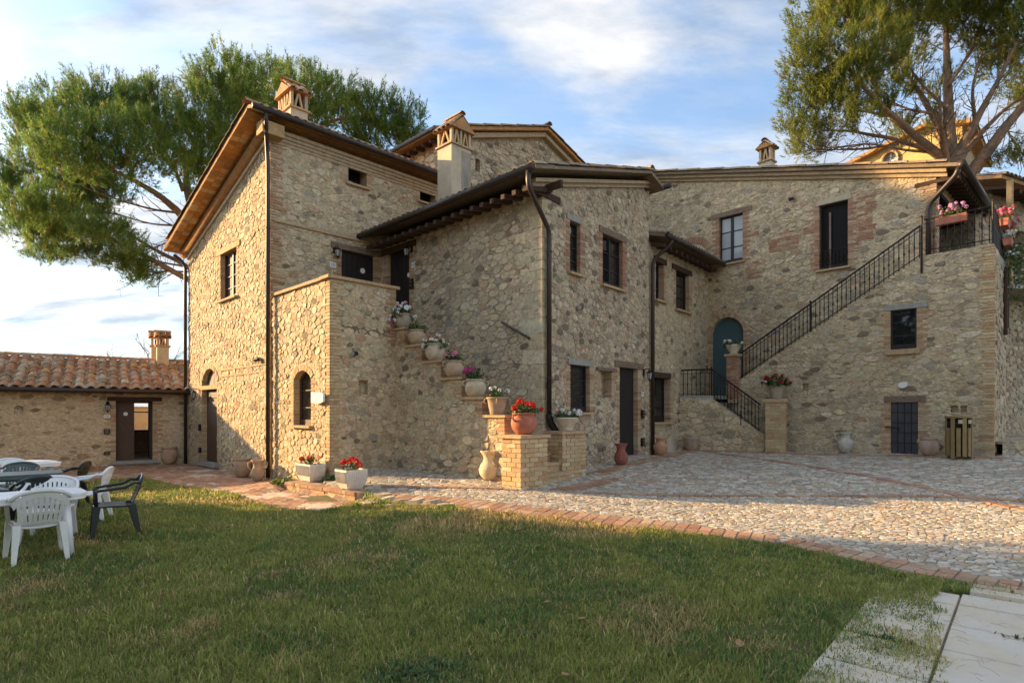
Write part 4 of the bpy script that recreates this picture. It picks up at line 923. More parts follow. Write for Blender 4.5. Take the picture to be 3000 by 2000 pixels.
def brick_pier(name, label, o, ax, ay, wx, wy, z0, z1, cap=.06, pal=BRKGOLD, over=.05, group=None, plaster=None):
    """pier laid in single bricks; o is its near corner"""
    t = thing(name, label, 'pillar', (o[0], o[1], z0), 0, group)
    o = V3(o); mb = MB(); e = .012; mb.box(o + ax * e + ay * e + UP * (z0 - .15), ax * (wx - 2 * e), ay * (wy - 2 * e), UP * (z1 - z0 + .15)); mb.build('core', M['mortar'], t)
    z = z0 - .02; k = 0; h = .07; j = .013
    n = max(1, round((z1 - z) / (h + j))); h = (z1 - z) / n - j
    for r in range(n):
        for (q, u, L, nn_, dd) in ((o, ax, wx, ay, 1), (o, ay, wy, ax, 1), (o + ay * wy, ax, wx, -ay, 1), (o + ax * wx, ay, wy, -ax, 1)):
            c = max(1, round(L / .25)); lens = [L / c] * c
            if r % 2: lens = [L / c * .5] + [L / c] * (c - 1) + [L / c * .5]
            x = 0
            for ln in lens:
                f = random.uniform(.0, .008); b = MB(); hh = h * random.uniform(.93, 1.03)
                b.box(q + u * (x + (.006 if x > 0 else 0)) - nn_ * f + UP * z, u * (ln - .012 if x + ln < L - .01 else ln), nn_ * .05, UP * hh, pick(pal)); b.build('brick', M['brick'], t); x += ln
        z += h + j
    b = MB(); b.box(o - ax * over - ay * over + UP * z1, ax * (wx + 2 * over), ay * (wy + 2 * over), UP * cap); b.build('cap', M['sillbrick'], t)
    return t
PP = Vector((.155, 10.37, 0))
brick_pier('stair_pillar', 'sunlit brick pillar with a red flowerpot at the foot of the stepped wall', PP, d1, d2, .47, .71, .27, 1.19)
brick_pier('stair_pillar', 'brick pillar with a pale stone bowl, right of the lowest steps', PP + d1 * .5 + d2 * 1.76, d1, d2, .45, .78, .24, 1.21)
q = MB(); o = PP + d1 * .97 + d2 * 1.74; q.box(o + UP * .2, d1 * .8, d2 * .12, UP * 1.0); q.build('side_wall', M['plaster'], stair)
q = MB(); o = PP + d1 * .47 + d2 * .305; q.box(o + UP * .2, d1 * .4, d2 * .27, UP * 1.0); q.build('side_wall', M['mortar'], stair)
P2 = Vector((7.02, 16.16, 0))
brick_pier('stair_pillar', 'tall brick pillar with red geraniums at the foot of the railed steps', P2, Vector((.845, -.534, 0)), Vector((.534, .845, 0)), .5, .42, .53, 1.94, cap=.1)
P3 = Vector((6.44, 17.52, 0))
brick_pier('stair_pillar', 'slim brick pillar with a flower bowl in front of the teal door', P3, d4, -n4, .3, .3, 2.1, 3.34, cap=.07, pal=BRKRED)

# ================================================================== cottage
cd = Vector((-.82, -.571, 0)).normalized(); nC = Vector((.571, -.82, 0)).normalized(); CO = Vector((-10.65, 19.2, 0))
cot = thing('cottage', 'low stone cottage with terracotta tiled roof and open brown door', 'cottage', CO)
CW = Wall(CO, cd, nC)
CL = 9.0
CW.holes.append((arch_pts(1.0, 1.98, .16, 2.02, 0), .0)); CW.marg.append((.8, 2.18, 0, 2.2)); CW.marg.append((.75, 2.22, 2.0, 2.16))
CW.holes.append((arch_pts(4.18, 4.38, 1.62, 1.86, .05), .14)); CW.marg.append((4.13, 4.43, 1.58, 1.9))
mb = MB(); CW.skin(mb, [(-2.5, -.3), (CL, -.3), (CL, 2.42), (-2.5, 2.42)])
D = 4.8
for (a, b_) in ((CW(-2.5, 0), CW(-2.5, 0) - nC * D), (CW(CL, 0), CW(CL, 0) - nC * D)):
    m_ = (a + b_) / 2; mb.add([a - UP * .3, b_ - UP * .3, b_ + UP * 2.42, m_ + UP * 3.3, a + UP * 2.42], [(0, 1, 2, 3, 4)])
CB = Wall(CW(-2.5, 0) - nC * D, cd, -nC); CBW = 2.5 + 1.14; CB.holes.append((arch_pts(CBW - .3, CBW + .3, .95, 2.02, 0), .0)); CB.skin(mb, [(0, -.3), (CL + 2.5, -.3), (CL + 2.5, 2.42), (0, 2.42)])
for a in (1.0, 1.98): CW.box(mb, a - (.0 if a > 1.5 else .012), a + (.012 if a > 1.5 else 0), .16, 2.02, -.3, .0)
mb.build('wall', M['mortar_cottage_brightened'], cot)
mb = MB(); mb.prism([CW(-2.4, .1, -.02), CW(CL - .1, .1, -.02), CW(CL - .1, .1, -D + .02), CW(-2.4, .1, -D + .02)], UP * .05); mb.build('floor', M['sillbrick'], cot)
mb = MB(); mb.box(CW(3.6, 1.0, -2.2), -cd * 2.9, -nC * .1, UP * 1.4)
mb = MB()
for a in (1.0, 1.93): CW.box(mb, a, a + .05, .16, 2.02, -.28, -.2)
CW.box(mb, 1.0, 1.98, 1.96, 2.02, -.28, -.2); frame = mb.build('door_frame', M['brownwood'], cot)
mb = MB(); CW.box(mb, 1.49, 1.94, .17, 1.97, -.25, -.2); dl = mb.build('door', M['brownwood'], cot, label='closed left leaf of the open door')
for (z0, z1) in ((.25, .62), (.7, .92), (1.0, 1.9)): mb = MB(); CW.box(mb, 1.57, 1.87, z0, z1, -.2, -.186); mb.build('panel', M['brownwood'], dl)
mb = MB(); mb.tube([CW(1.72, 1.62, -.185), CW(1.72, 1.62, -.165)], .06, 14); mb.build('door_plaque', M['ceramic'], dl)
mb = MB(); mb.box(CW(1.05, .17, -.26), -nC * .46, cd * .04, UP * 1.8); mb.build('door', M['darkwood'], cot, label='door leaf swung inwards')
mb = MB(); CW.box(mb, .75, 2.2, 2.02, 2.15, -.25, .03); mb.build('lintel', M['beam'], cot)
mb = MB(); CW.box(mb, .85, 2.12, .06, .16, -.3, .16); mb.build('doorstep', M['greystone'], cot)
jambs(CW, 1.0, 1.98, .16, 2.0, cot, BRK, .0, long=.3)
fr = MB(); CB.box(fr, CBW - .32, CBW - .25, .93, 2.04, -.05, .02); CB.box(fr, CBW + .25, CBW + .32, .93, 2.04, -.05, .02); CB.box(fr, CBW - .25, CBW + .25, .93, 1.0, -.05, .02); CB.box(fr, CBW - .25, CBW + .25, 1.66, 1.7, -.05, .02); fr.build('window', M['darkwood'], cot, label='back window seen through the open door')
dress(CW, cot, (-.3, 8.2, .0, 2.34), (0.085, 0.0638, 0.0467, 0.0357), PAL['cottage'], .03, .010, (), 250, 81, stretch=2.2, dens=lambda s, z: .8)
gw = thing('garden_wall', 'plain tan wall glimpsed through the open cottage door and back window', 'wall', CB(CBW, 0, 3.0))
mb = MB(); CB.box(mb, CBW - 3, CBW + 3, -.2, 1.86, 2.9, 3.1); mb.build('core', M['plaster'], gw); mb = MB(); CB.box(mb, CBW - 3, CBW + 3, 1.86, 1.92, 2.86, 3.14); mb.build('cap', M['sillbrick'], gw)
# roof: boards, gutter, rafter ends, tiles one by one
e0 = CW(-2.6, 2.36, .42); e1 = CW(CL + .3, 2.36, .42); rv = -nC * 2.85 + UP * 1.08; ln = (e1 - e0).length
rf = slab(cot, [e0, e1, e1 + rv, e0 + rv], .07); bk2 = -nC * 2.85 - UP * 1.08
slab(cot, [e0 + rv, e1 + rv, e1 + rv + bk2, e0 + rv + bk2], .07)
for k in range(26):
    mb = MB(); mb.box(CW(-1.6 + .38 * k, 2.24, .34), cd * .09, -nC * .5 + UP * .16, UP * .1); mb.build('rafter', M['beam'], cot)
mb = MB(); mb.tube([e0 + nC * .06 - UP * .045, e1 + nC * .06 - UP * .045], .075, 10); mb.build('gutter', M['gutter'], cot, smooth=True)
ru = (-rv).normalized(); rn = ru.cross(cd); rn = rn if rn.z > 0 else -rn; RL = rv.length
cols = []; rest = MB(); nt = 0; sp = .285; rows = 7; step = RL / rows
for c in range(int((8.2 + .2) / sp)):
    s_ = 2.35 + sp * c
    for r in range(rows):
        cols.append((c, r, e0 + cd * (s_ + random.uniform(-.012, .012)) + rv.normalized() * (step * (r + 1) + .03) + rn * (.012 + random.uniform(0, .014))))
cols.sort(key=lambda q: q[1])
for (c, r, p) in cols:
    t = pick(TILE, .18); mb = MB() if nt < 300 else rest
    coppo(mb, p, (ru + cd * random.uniform(-.02, .02)).normalized(), cd, rn, step * 1.16, .098, t, .118, seg=6)
    if nt < 300: mb.build('tile', M['tile'], rf)
    nt += 1
under = MB()
for c in range(int(8.4 / sp) + 1):                    # channel tiles between the columns
    p0 = e0 + cd * (2.35 + sp * (c - .5)) + rn * .015
    for r in range(rows):
        q0 = p0 + rv.normalized() * (step * r - .04); q1 = p0 + rv.normalized() * (step * (r + 1) + .02); w = .1
        under.add([q0 - cd * w + rn * .05, q0 + rn * .012, q0 + cd * w + rn * .05, q1 - cd * w + rn * .035, q1, q1 + cd * w + rn * .035], [(0, 1, 4, 3), (1, 2, 5, 4)], pick(TILE, .2))
under.build('channel_tiles', M['tile'], rf, kind='stuff')
for k in range(22):
    mb = MB(); coppo(mb, e0 + rv + cd * (2.2 + .4 * k) + UP * .05, cd, nC, UP, .45, .11, pick(TILE, .15)); mb.build('ridge_tile', M['tile'], rf)
chimney(cot, CW(.40, 0, -2.0), cd, -nC, .36, .34, 2.8, 3.98, 4.3, 4.46, m='palebeam' if False else 'plaster', along='x')
chimney(cot, CW(.52, 0, -3.0), cd, -nC, .36, .34, 2.8, 4.06, 4.38, 4.55, along='x')

# ================================================================== houses behind
bo = Vector((-2.27, 19.5, 0)); dk = thing('back_house', 'stone gable house rising behind the plastered chimney', 'house', bo)
KW = Wall(bo, d2, n2); KL = Wall(bo, d1, n1)
KW.holes.append((arch_pts(1.40, 1.62, 10.15, 10.6, 0), .25)); KW.marg.append((1.32, 1.7, 10.1, 10.65))
mb = MB(); KW.skin(mb, [(0, 0), (9.6, 0), (9.6, 11.0), (4.9, 12.55), (0, 10.9)]); KL.skin(mb, [(0, 0), (8, 0), (8, 10.9), (0, 10.9)])
a = bo + d2 * 9.6; mb.add([a, a + d1 * 8, a + d1 * 8 + UP * 11, a + UP * 11], [(0, 1, 2, 3)]); a = bo + d1 * 8; mb.add([a, a + d2 * 9.6, a + d2 * 9.6 + UP * 11, a + d2 * 4.9 + UP * 12.55, a + UP * 10.9], [(0, 1, 2, 3, 4)])
mb.build('wall', M['mortar_old'], dk)
dress(KW, dk, (.05, 9.4, 7.2, 12.6), (0.102, 0.0765, 0.0578, 0.0425), PAL['dark'], .024, .018, lines_top([(0, 10.75), (4.9, 12.35), (9.6, 10.8)]), 110, 91, stretch=2.0)
dress(KL, dk, (.05, 4, 9.8, 10.8), (.14, .1, .08), PAL['grey'], .035, .02, (), 20, 92)
kr = KW(4.9, 12.78, .35); ka = KW(-.5, 10.95, .35); kb = KW(10.1, 11.06, .35); bk = d1 * 8.6
rf = slab(dk, [ka, kr, kr + bk, ka + bk], .12); slab(dk, [kr, kb, kb + bk, kr + bk], .12)
for (p, q, n_) in ((ka, kr, 12), (kr, kb, 12)):
    u = (p - q).normalized() if p is ka else (q - p).normalized(); top = q if p is ka else p; nv_ = u.cross(d1); nv_ = nv_ if nv_.z > 0 else -nv_
    for k in range(n_):
        mb = MB(); coppo(mb, top + u * (.44 * k) + n2 * -.03 + nv_ * (.012 + .012 * (k % 2)), u, n2, nv_, .49, .09, pick(TILEOLD)); mb.build('tile', M['tile'], rf)
mb = MB(); coppo(mb, kr + n2 * .1 + UP * .08, d1, d2, UP, 8, .13, jit((.36, .25, .16)), .13); mb.build('ridge_tile', M['tile'], rf)
mb = MB()
for (p, q) in (((-.3, 10.68), (4.9, 12.46)), ((4.9, 12.46), (9.8, 10.82))): mb.prism([KW(*p), KW(*q), KW(q[0], q[1] + .16), KW(p[0], p[1] + .16)], n2 * .2)
mb.build('verge_cornice', M['cornice'], dk)
for k in range(9): 
    mb = MB(); mb.box(KL(.2 + .42 * k, 10.62, .4), d1 * .12, -n1 * .6 + UP * .15, UP * .13); mb.build('rafter', M['beam'], dk)
edge_tiles(rf, ka + n2 * -.1 + UP * .02, ka + d1 * 4.5 + UP * .02, -(kr - ka).normalized(), UP, rows=1)
q = MB(); q.tube([KL(-.3, 10.86, .62), KL(5, 10.86, .62)], .07, 8); q.build('gutter', M['gutter'], dk)

ao = Vector((13.95, 17.43, 0)); da = Vector((.9013, .4333, 0)); na = Vector((.4333, -.9013, 0))
ann = thing('annex', 'shaded stone annex with dark eave at the far right edge', 'house', ao)
AW = Wall(ao, da, na)
AW.holes.append((arch_pts(1.55, 2.6, 5.6, 7.4, 0), .3)); AW.marg.append((1.4, 2.75, 5.5, 7.6))
mb = MB(); AW.skin(mb, [(-.2, -.3), (9, -.3), (9, 8.3), (-.2, 8.3)]); mb.add([AW(-.2, -.3), AW(-.2, -.3, -4), AW(-.2, 8.3, -4), AW(-.2, 8.3)], [(0, 1, 2, 3)]); mb.build('wall', M['mortar_old'], ann)
dress(AW, ann, (.0, 4.5, .5, 8.3), (0.102, 0.0723, 0.0527, 0.0382), PAL['dark'], .022, .018, (), 40, 95, stretch=1.8)
q = MB(); AW.box(q, 1.6, 2.55, 5.6, 7.4, -.28, -.24); q.build('door', M['dark'], ann)
rf = slab(ann, [AW(-.4, 8.42, .75), AW(9, 8.42, .75), AW(9, 9.6, -3.5), AW(-.4, 9.6, -3.5)], .1)
edge_tiles(rf, AW(-.4, 8.44, .8), AW(5, 8.44, .8), -( -na * 4.25 + UP * 1.18).normalized(), UP, rows=2)
for k in range(12): q = MB(); q.box(AW(.0 + .4 * k, 8.12, .66), da * .1, -na * .8 + UP * .2, UP * .12); q.build('rafter', M['beam'], ann)
q = MB(); q.box(AW(-.15, 5.3, .75), da * .12, na * .12, UP * 3.0); q.build('post', M['palebeam'], ann)
q = MB(); q.box(AW(-.15, 5.2, .9), da * 4.5, -na * .9, UP * .12); q.build('balcony_floor', M['greystone'], ann)
lw = thing('low_wall', 'knee-high stone wall at the far right beside the stair block', 'wall', BF(7.56, 0, 0))
LWl = Wall(BF(7.62, 0, -.12), Vector((.96, .28, 0)), Vector((.28, -.96, 0)))
mb = MB(); LWl.skin(mb, [(0, .2), (5, .2), (5, 1.0), (0, 1.0)]); LWl.box(mb, 0, 5, .94, 1.0, -3, -.01); mb.build('core', M['mortar_old'], lw)
cells = rubble(lambda x, y: True, (0, 3, .6, .98), (.12, .09, .06), 1.8, .03, [], [(0, .96, 0, 1), (0, 0, -1, 0)], 97)
lay_stones(cells, lambda a, b_, f: LWl(a, b_, f), .03, PAL['grey'], lw, M['stone'], 60, 'stone', 97, flip=LWl.flip)

yo = Vector((20.98, 28.0, 0)); yh = thing('yellow_house', 'sunlit yellow gable with round window far behind the right pine', 'house', yo)
YW = Wall(yo, d1, n1); YS = Wall(yo + d1 * -.5, d2, n2)
ring = [(2.42 + .36 * math.cos(t), 14.5 + .46 * math.sin(t)) for t in np.linspace(0, 2 * math.pi, 17)[:-1]]
YW.holes.append((ring, .2))
mb = MB(); YW.skin(mb, [(-.5, 0), (6.4, 0), (6.4, 14.15), (.9, 15.6), (-.5, 15.2)]); mb.build('wall', M['yellowwall'], yh)
mb = MB(); YS.skin(mb, [(0, 0), (6, 0), (6, 15.2), (0, 15.2)]); mb.build('side_wall', M['mortar'], yh)
mb = MB(); mb.prism([YW(a, z, -.15) for a, z in ring], n1 * .02); wv = mb.build('round_window', M['curtain'], yh)
mb = MB(); YW.box(mb, 2.39, 2.45, 14.05, 14.95, -.13, -.09); YW.box(mb, 2.08, 2.76, 14.47, 14.53, -.13, -.09); mb.build('glazing_bar', M['white'], wv)
mb = MB(); mb.tube([YW(a, z, .03) for a, z in ring + ring[:1]], .07, 6); mb.build('window_surround', M['sillbrick'], yh)
yk = YW(.9, 15.78, .35); yl = YW(6.9, 14.2, .35); yr = YW(-1.0, 15.28, .35); bk = d2 * 7
rf = slab(yh, [yl, yk, yk + bk, yl + bk], .16); slab(yh, [yk, yr, yr + bk, yk + bk], .16)
edge_tiles(rf, yr + UP * .02, yr + bk + UP * .02, (yr - yk).normalized(), UP)

# ================================================================== ground: base sheet, courtyard, path, lawn
COURT = [(-2.72, 10.9), (-2.05, 9.9), (-1.23, 9.39), (.15, 8.55), (1.86, 7.68), (3.24, 6.97), (4.05, 5.88), (4.63, 5.28), (6.2, 3.6), (9, 2), (20, 2), (20, 15), (15, 15.4), (11.2, 13.6), (7.9, 17), (6.4, 18.6), (5.0, 18.1), (.9, 12.9), (-.3, 11.9), (-2.6, 14), (-3.95, 12.6), (-3.6, 11.7)]
PATH = [(-20, 12.6), (-14, 13.6), (-12, 13.75), (-10.3, 14.0), (-9.6, 15.0), (-8.7, 14.35), (-7.9, 13.65), (-5.95, 12.15), (-4.9, 11.1), (-4.08, 10.19), (-3.21, 9.87), (-2.75, 10.4), (-2.75, 10.75), (-4.8, 12.45), (-3.9, 12.6), (-6, 14.6), (-10.45, 19.0), (-10.6, 19.3), (-15, 16.2), (-20, 12.8)]
SB = Vector((3.36, 4.48, 0)); s1 = Vector((.662, .75, 0)).normalized(); s2 = Vector((s1.y, -s1.x, 0))
SLABS = [tuple((SB + s1 * a + s2 * b_)[:2]) for a, b_ in ((-2.6, -.62), (1.05, -.62), (1.05, .0), (1.3, .05), (1.3, 3.2), (-2.6, 3.2))]
def sheet(name, xs, ys, m, dz, poly=None, kind='structure'):
    X, Y = np.meshgrid(xs, ys); Z = GA(X, Y) + dz; nx, ny = len(xs), len(ys)
    V = np.stack([X, Y, Z], -1).reshape(-1, 3); i = np.arange(nx * ny).reshape(ny, nx)
    F = np.stack([i[:-1, :-1], i[:-1, 1:], i[1:, 1:], i[1:, :-1]], -1).reshape(-1, 4)
    if poly is not None:
        c = V[F].mean(1); F = F[inpoly(c[:, 0], c[:, 1], poly)]
    me = bpy.data.meshes.new(name); me.from_pydata(V.tolist(), [], F.tolist()); me.materials.append(m); me.polygons.foreach_set('use_smooth', [True] * len(me.polygons)); me.update()
    o = bpy.data.objects.new(name, me); col.objects.link(o); o['kind'] = kind; return o
far = [-900, -500, -250, -120, -70, -45]
sheet('ground', np.array(far + list(np.arange(-32, 33, 1.6)) + [45, 70, 120, 250, 500, 900]), np.array([-900, -400, -150, -60, -30] + list(np.arange(-14, 40, 1.6)) + [50, 70, 120, 250, 500, 900]), M['soil'], -.12)
court = sheet('courtyard', np.arange(-4.4, 20.1, .12), np.arange(1.9, 19, .12), M['bed'], -.004, COURT)
path = sheet('brick_path', np.arange(-20, -2.4, .12), np.arange(9.7, 19.5, .12), M['bed'], -.012, PATH)
lawn = sheet('lawn', np.arange(-22, 12, .2), np.arange(-6, 16, .2), M['soil'], -.02)
# hide the lawn sheet below paving by lowering it there
me = lawn.data
co = np.empty(len(me.vertices) * 3); me.vertices.foreach_get('co', co); co = co.reshape(-1, 3)
inside = inpoly(co[:, 0], co[:, 1], COURT) | inpoly(co[:, 0], co[:, 1], PATH) | inpoly(co[:, 0], co[:, 1], SLABS)
co[inside, 2] -= .16; me.vertices.foreach_set('co', co.ravel()); me.update()
# border bricks along the lawn, two headers deep
def flat_brick(mb, c, u, L, W, h, tint, dz=.0, zoff=0.0):
    """brick lying on the ground, c centre, u its length direction"""
    u = Vector((u[0], u[1], 0)).normalized(); v = Vector((-u.y, u.x, 0)); c = Vector((c[0], c[1], 0)); vs = []
    for f, hh in ((1.0, -.05), (.95, h)):
        for a, b_ in ((-1, -1), (1, -1), (1, 1), (-1, 1)):
            p = c + u * (a * L / 2 * f) + v * (b_ * W / 2 * f); vs.append((p.x, p.y, G(p.x, p.y) + hh + zoff + dz))
    mb.add(vs, [(4, 5, 6, 7), (0, 1, 5, 4), (1, 2, 6, 5), (2, 3, 7, 6), (3, 0, 4, 7)], tint)
bricks_ = []
def bx(c, u, L, W, h, pal, zoff=0.0): bricks_.append((c, u, L, W, h, pick(pal, .14), zoff))
def along(pts, step):
    P = [Vector((p[0], p[1], 0)) for p in pts]; o = []; acc = 0.0
    for a, b_ in zip(P[:-1], P[1:]):
        L = (b_ - a).length; t = acc
        while t < L: o.append((a + (b_ - a) * (t / L), (b_ - a).normalized())); t += step
        acc = t - L
    return o
outer = [(-2.5, 10.25), (-2.05, 9.9), (-1.23, 9.39), (.15, 8.55), (1.86, 7.68), (3.24, 6.97), (4.05, 5.88), (4.63, 5.28), (6.2, 3.6), (7.4, 2.6)]
for p, u in along(outer, .158):
    v = Vector((-u.y, u.x, 0)); v = v if v.y > 0 or v.x > 0 else -v
    wv = .52 if p.x < 2.4 else .4
    for k in (0, 1): bx((p + v * (wv * (k + .5) / 2 + random.uniform(-.008, .008)))[:2], v + u * random.uniform(-.03, .03), wv / 2 - .010, .146, .007 + random.uniform(-.003, .004), PAVE)
for p, u in along([(7.48, 8.53), (7.13, 10.13), (6.4, 13.75), (5.58, 16.7)], .27): bx(p[:2], u, .255, .16, .02, PAVE)
for p, u in along([(-2.35, 11.06), (.05, 10.33)], .27): bx(p[:2], u, .255, .11, .03, PAVE)
for p, u in along([(1.4, 10.25), (4.58, 9.86), (6.64, 9.53), (9.5, 8.55), (13, 7.4)], .27): bx(p[:2], u, .255, .14, .02, PAVE)
for pts in (([(1.75, 12.9), (5.15, 17.3)], ), ([(5.6, 17.3), (7.2, 16.2), (10.85, 12.95)], ), ([(.75, 10.6), (1.9, 12.1)],)):
    for p, u in along(pts[0], .262):
        v = Vector((u.y, -u.x, 0))
        for k in range(3): bx((p + v * (.14 * k + .06) + u * (.12 * (k % 2)))[:2], u, .248, .125, .012, PAVE)
bricks_.sort(key=lambda b: (b[0][0] ** 2 + b[0][1] ** 2) + (400 if abs(b[0][0]) > .93 * b[0][1] else 0)); rest = MB()
for i, b in enumerate(bricks_):
    mb = MB() if i < 300 else rest; flat_brick(mb, b[0], b[1], b[2], b[3], b[4], b[5], 0, b[6])
    if i < 300: mb.build('paving_brick', M['brick'], court)
rest.build('paving_bricks', M['brick'], court, kind='stuff')
bset = {}
for b in bricks_: bset.setdefault((int(b[0][0] // .5), int(b[0][1] // .5)), []).append(b)
def on_brick(x, y, e=.03):
    for i in (-1, 0, 1):
        for j in (-1, 0, 1):
            for b in bset.get((int(x // .5) + i, int(y // .5) + j), ()):
                u = Vector((b[1][0], b[1][1])).normalized(); dx, dy = x - b[0][0], y - b[0][1]
                if abs(dx * u.x + dy * u.y) < b[2] / 2 + e and abs(-dx * u.y + dy * u.x) < b[3] / 2 + e: return True
    return False
BLD = [[tuple(p[:2]) for p in (B2C - n1 * .1, B2I, B2I + d3 * 8, B2C + d3 * 9)], [tuple(p[:2]) for p in (PE + n1 * .02, PE - d1 * 3.6, B2C, B2I)], [tuple(p[:2]) for p in (W0, W1, BF(2.2, 0, 0), BF(7.6, 0, 0), (14, 16, 0), (9, 22, 0))], [tuple(p[:2]) for p in (PP, PP + d2 * .7, PP + d2 * .7 + d1 * .46, PP + d1 * .46)]]
def court_ok(x, y):
    if y < 3.6 or abs(x) > .95 * y + .8: return False
    ax, ay = np.array([x]), np.array([y])
    return bool(inpoly(ax, ay, COURT)[0]) and not any(inpoly(ax, ay, p)[0] for p in BLD) and not on_brick(x, y)
cells = rubble(lambda x, y: y < 10.6 and court_ok(x, y), (-4.2, 10.5, 3.6, 10.6), (.046, .037, .029), 1.2, .009, (), (), 101, fill=3.6, minround=1)
cells += rubble(lambda x, y: y > 10.64 and court_ok(x, y), (-4.2, 15, 10.6, 18.2), (.07, .055, .043), 1.2, .011, (), (), 102, fill=3.2, minround=1)
gcache = {}
def court_pt(a, b_, f):
    k = (round(a, 1), round(b_, 1))
    return (a, b_, G(a, b_) + f + .0)
lay_stones(cells, court_pt, .007, PAL['cob'], court, M['cobble'], 300, 'cobble', 101, round_=True)
# flat pale stones on the bank left of the border
for (x, y, a) in ((-2.15, 10.15, .3), (-1.85, 9.95, .5), (-1.6, 9.72, .2), (-2.3, 10.45, .9), (-2.55, 10.2, .1), (-1.3, 9.55, .6), (-1.95, 9.68, 1.1), (-2.45, 10.02, .4), (-1.05, 9.35, .4)):
    q = MB(); Q = [(x + .17 * math.cos(t + a) * random.uniform(.7, 1.1), y + .09 * math.sin(t + a) * random.uniform(.7, 1.1)) for t in np.linspace(0, 6.283, 9)[:-1]]
    stone_geo(q, Q, (x, y), court_pt, .05, random, pick([((.52, .45, .33), 1), ((.45, .37, .26), 1)])); q.build('edging_stone', M['stone'], court)
# raised brick step under the planters
stp = thing('brick_step', 'low sunlit brick step under the two white planters', 'step', (-2.86, 10.68, 0))
o = Vector((-2.86, 10.68, 0)); du = Vector((-1.93, 1.69, 0)).normalized(); dv = Vector((du.y, -du.x, 0)); LS_ = 2.57
mb = MB(); mb.prism([o + UP * -.1, o + du * LS_ - UP * .1, o + du * LS_ + dv * 1.3 - UP * .1, o + dv * 1.1 - UP * .1], UP * .255); mb.build('core', M['bed'], stp)
x = 0
while x < LS_ - .05:
    L = random.uniform(.11, .15) if random.random() < .5 else random.uniform(.24, .29); L = min(L, LS_ - x)
    q = MB(); q.box(o + du * (x + .006) - dv * random.uniform(.008, .02) + UP * -.03, du * (L - .012), dv * .06, UP * .155, pick(BRKGOLD if random.random() < .7 else PAVE)); q.build('brick', M['brick'], stp); x += L
x = 0
while x < LS_ - .02:
    q = MB(); q.box(o + du * (x + .005) - dv * random.uniform(.03, .042) + UP * .135, du * .125, dv * .27, UP * .062, pick(PAVE)); q.build('brick', M['brick'], stp); x += .135
for r in range(3):
    for c in range(10):
        a = .0 + .27 * c + .13 * (r % 2)
        if a + .25 > LS_ - .1 * r: continue
        q = MB(); q.box(o + du * a + dv * (.25 + .28 * r) + UP * (.145 + .02 * r), du * .255, dv * .27, UP * .055, pick(PAVE)); q.build('brick', M['brick'], stp)
for c in range(3): q = MB(); q.box(o - du * .02 + dv * (.02 + .3 * c) - UP * .03, du * .06, dv * .285, UP * .225, pick(BRK)); q.build('brick', M['brick'], stp)
# path bricks
pb = []
pale = [(-8.9, 16.6), (-8.2, 15.5), (-5.0, 11.4), (-4.75, 11.75), (-3.5, 10.4), (-3.3, 10.1), (-11.5, 16)]
for i in range(-50, 60):
    for j in range(-70, 70):
        p = Vector((-7, 14, 0)) + d2 * (.148 * i) + d1 * (.29 * j + .145 * (i % 2))
        if not inpoly(np.array([p.x]), np.array([p.y]), PATH)[0] or abs(p.x) > .93 * p.y + .5: continue
        pb.append((p.length, p))
pb.sort(key=lambda b: b[0]); rest = MB()
for i, (d_, p) in enumerate(pb):
    mb = MB() if i < 300 else rest; pl = any((p.x - a) ** 2 + (p.y - b_) ** 2 < .09 for a, b_ in pale)
    flat_brick(mb, p[:2], d1 + d2 * random.uniform(-.03, .03), .276, .135, .008 + random.uniform(-.005, .006), jit((.58, .47, .36)) if pl or random.random() < .02 else pick(PAVE, .16))
    if i < 300: mb.build('brick', M['brick'], path)
rest.build('bricks', M['brick'], path, kind='stuff')
# slab walk bottom right
walk = tag(bpy.data.objects.new('slab_walk', None), kind='structure'); col.objects.link(walk)
q = MB(); q.prism([SB + s1 * a + s2 * b_ + UP * -.1 for a, b_ in ((-2.6, -.60), (1.02, -.60), (1.02, 3.1), (-2.6, 3.1))], UP * .095); q.build('bed', M['bed'], walk)
rows_ = [(.655, 1.02), (.02, .63), (-.61, -.005), (-1.24, -.635), (-1.87, -1.265), (-2.5, -1.9)]
for ci, (c0, c1) in enumerate(((-.60, -.009), (.009, .605), (.62, 1.22), (1.245, 1.84), (1.865, 2.46))):
    for ri, (r0, r1) in enumerate(rows_):
        sh = .05 if ci % 2 else 0
        q = MB(); z = random.uniform(.012, .022); P = [SB + s1 * (a + sh) + s2 * b_ + UP * -.05 for a, b_ in ((r0, c0), (r0, c1), (r1, c1), (r1, c0))]; cc = sum(P, Vector()) / 4
        T = [cc + (p - cc) * .985 + UP * (z + .05) for p in P]; P2_ = [p + UP * (z + .043) for p in P]
        q.add(P + P2_ + T, [(0, 1, 5, 4), (1, 2, 6, 5), (2, 3, 7, 6), (3, 0, 4, 7), (4, 5, 9, 8), (5, 6, 10, 9), (6, 7, 11, 10), (7, 4, 8, 11), (8, 9, 10, 11)]); q.build('paving_slab', M['slab'], walk)
q = MB(); q.box(SB + s1 * 1.10 + s2 * .06 - UP * .05, s1 * .17, s2 * 2.6, UP * .095); q.build('kerb_slab', M['slab'], walk)
for k in range(9): q = MB(); q.box(SB + s1 * 1.285 + s2 * (.07 + .29 * k) - UP * .05, s1 * .13, s2 * .262, UP * (.098 + random.uniform(-.003, .004)), jit((.47, .335, .24))); q.build('brick', M['brick'], walk)
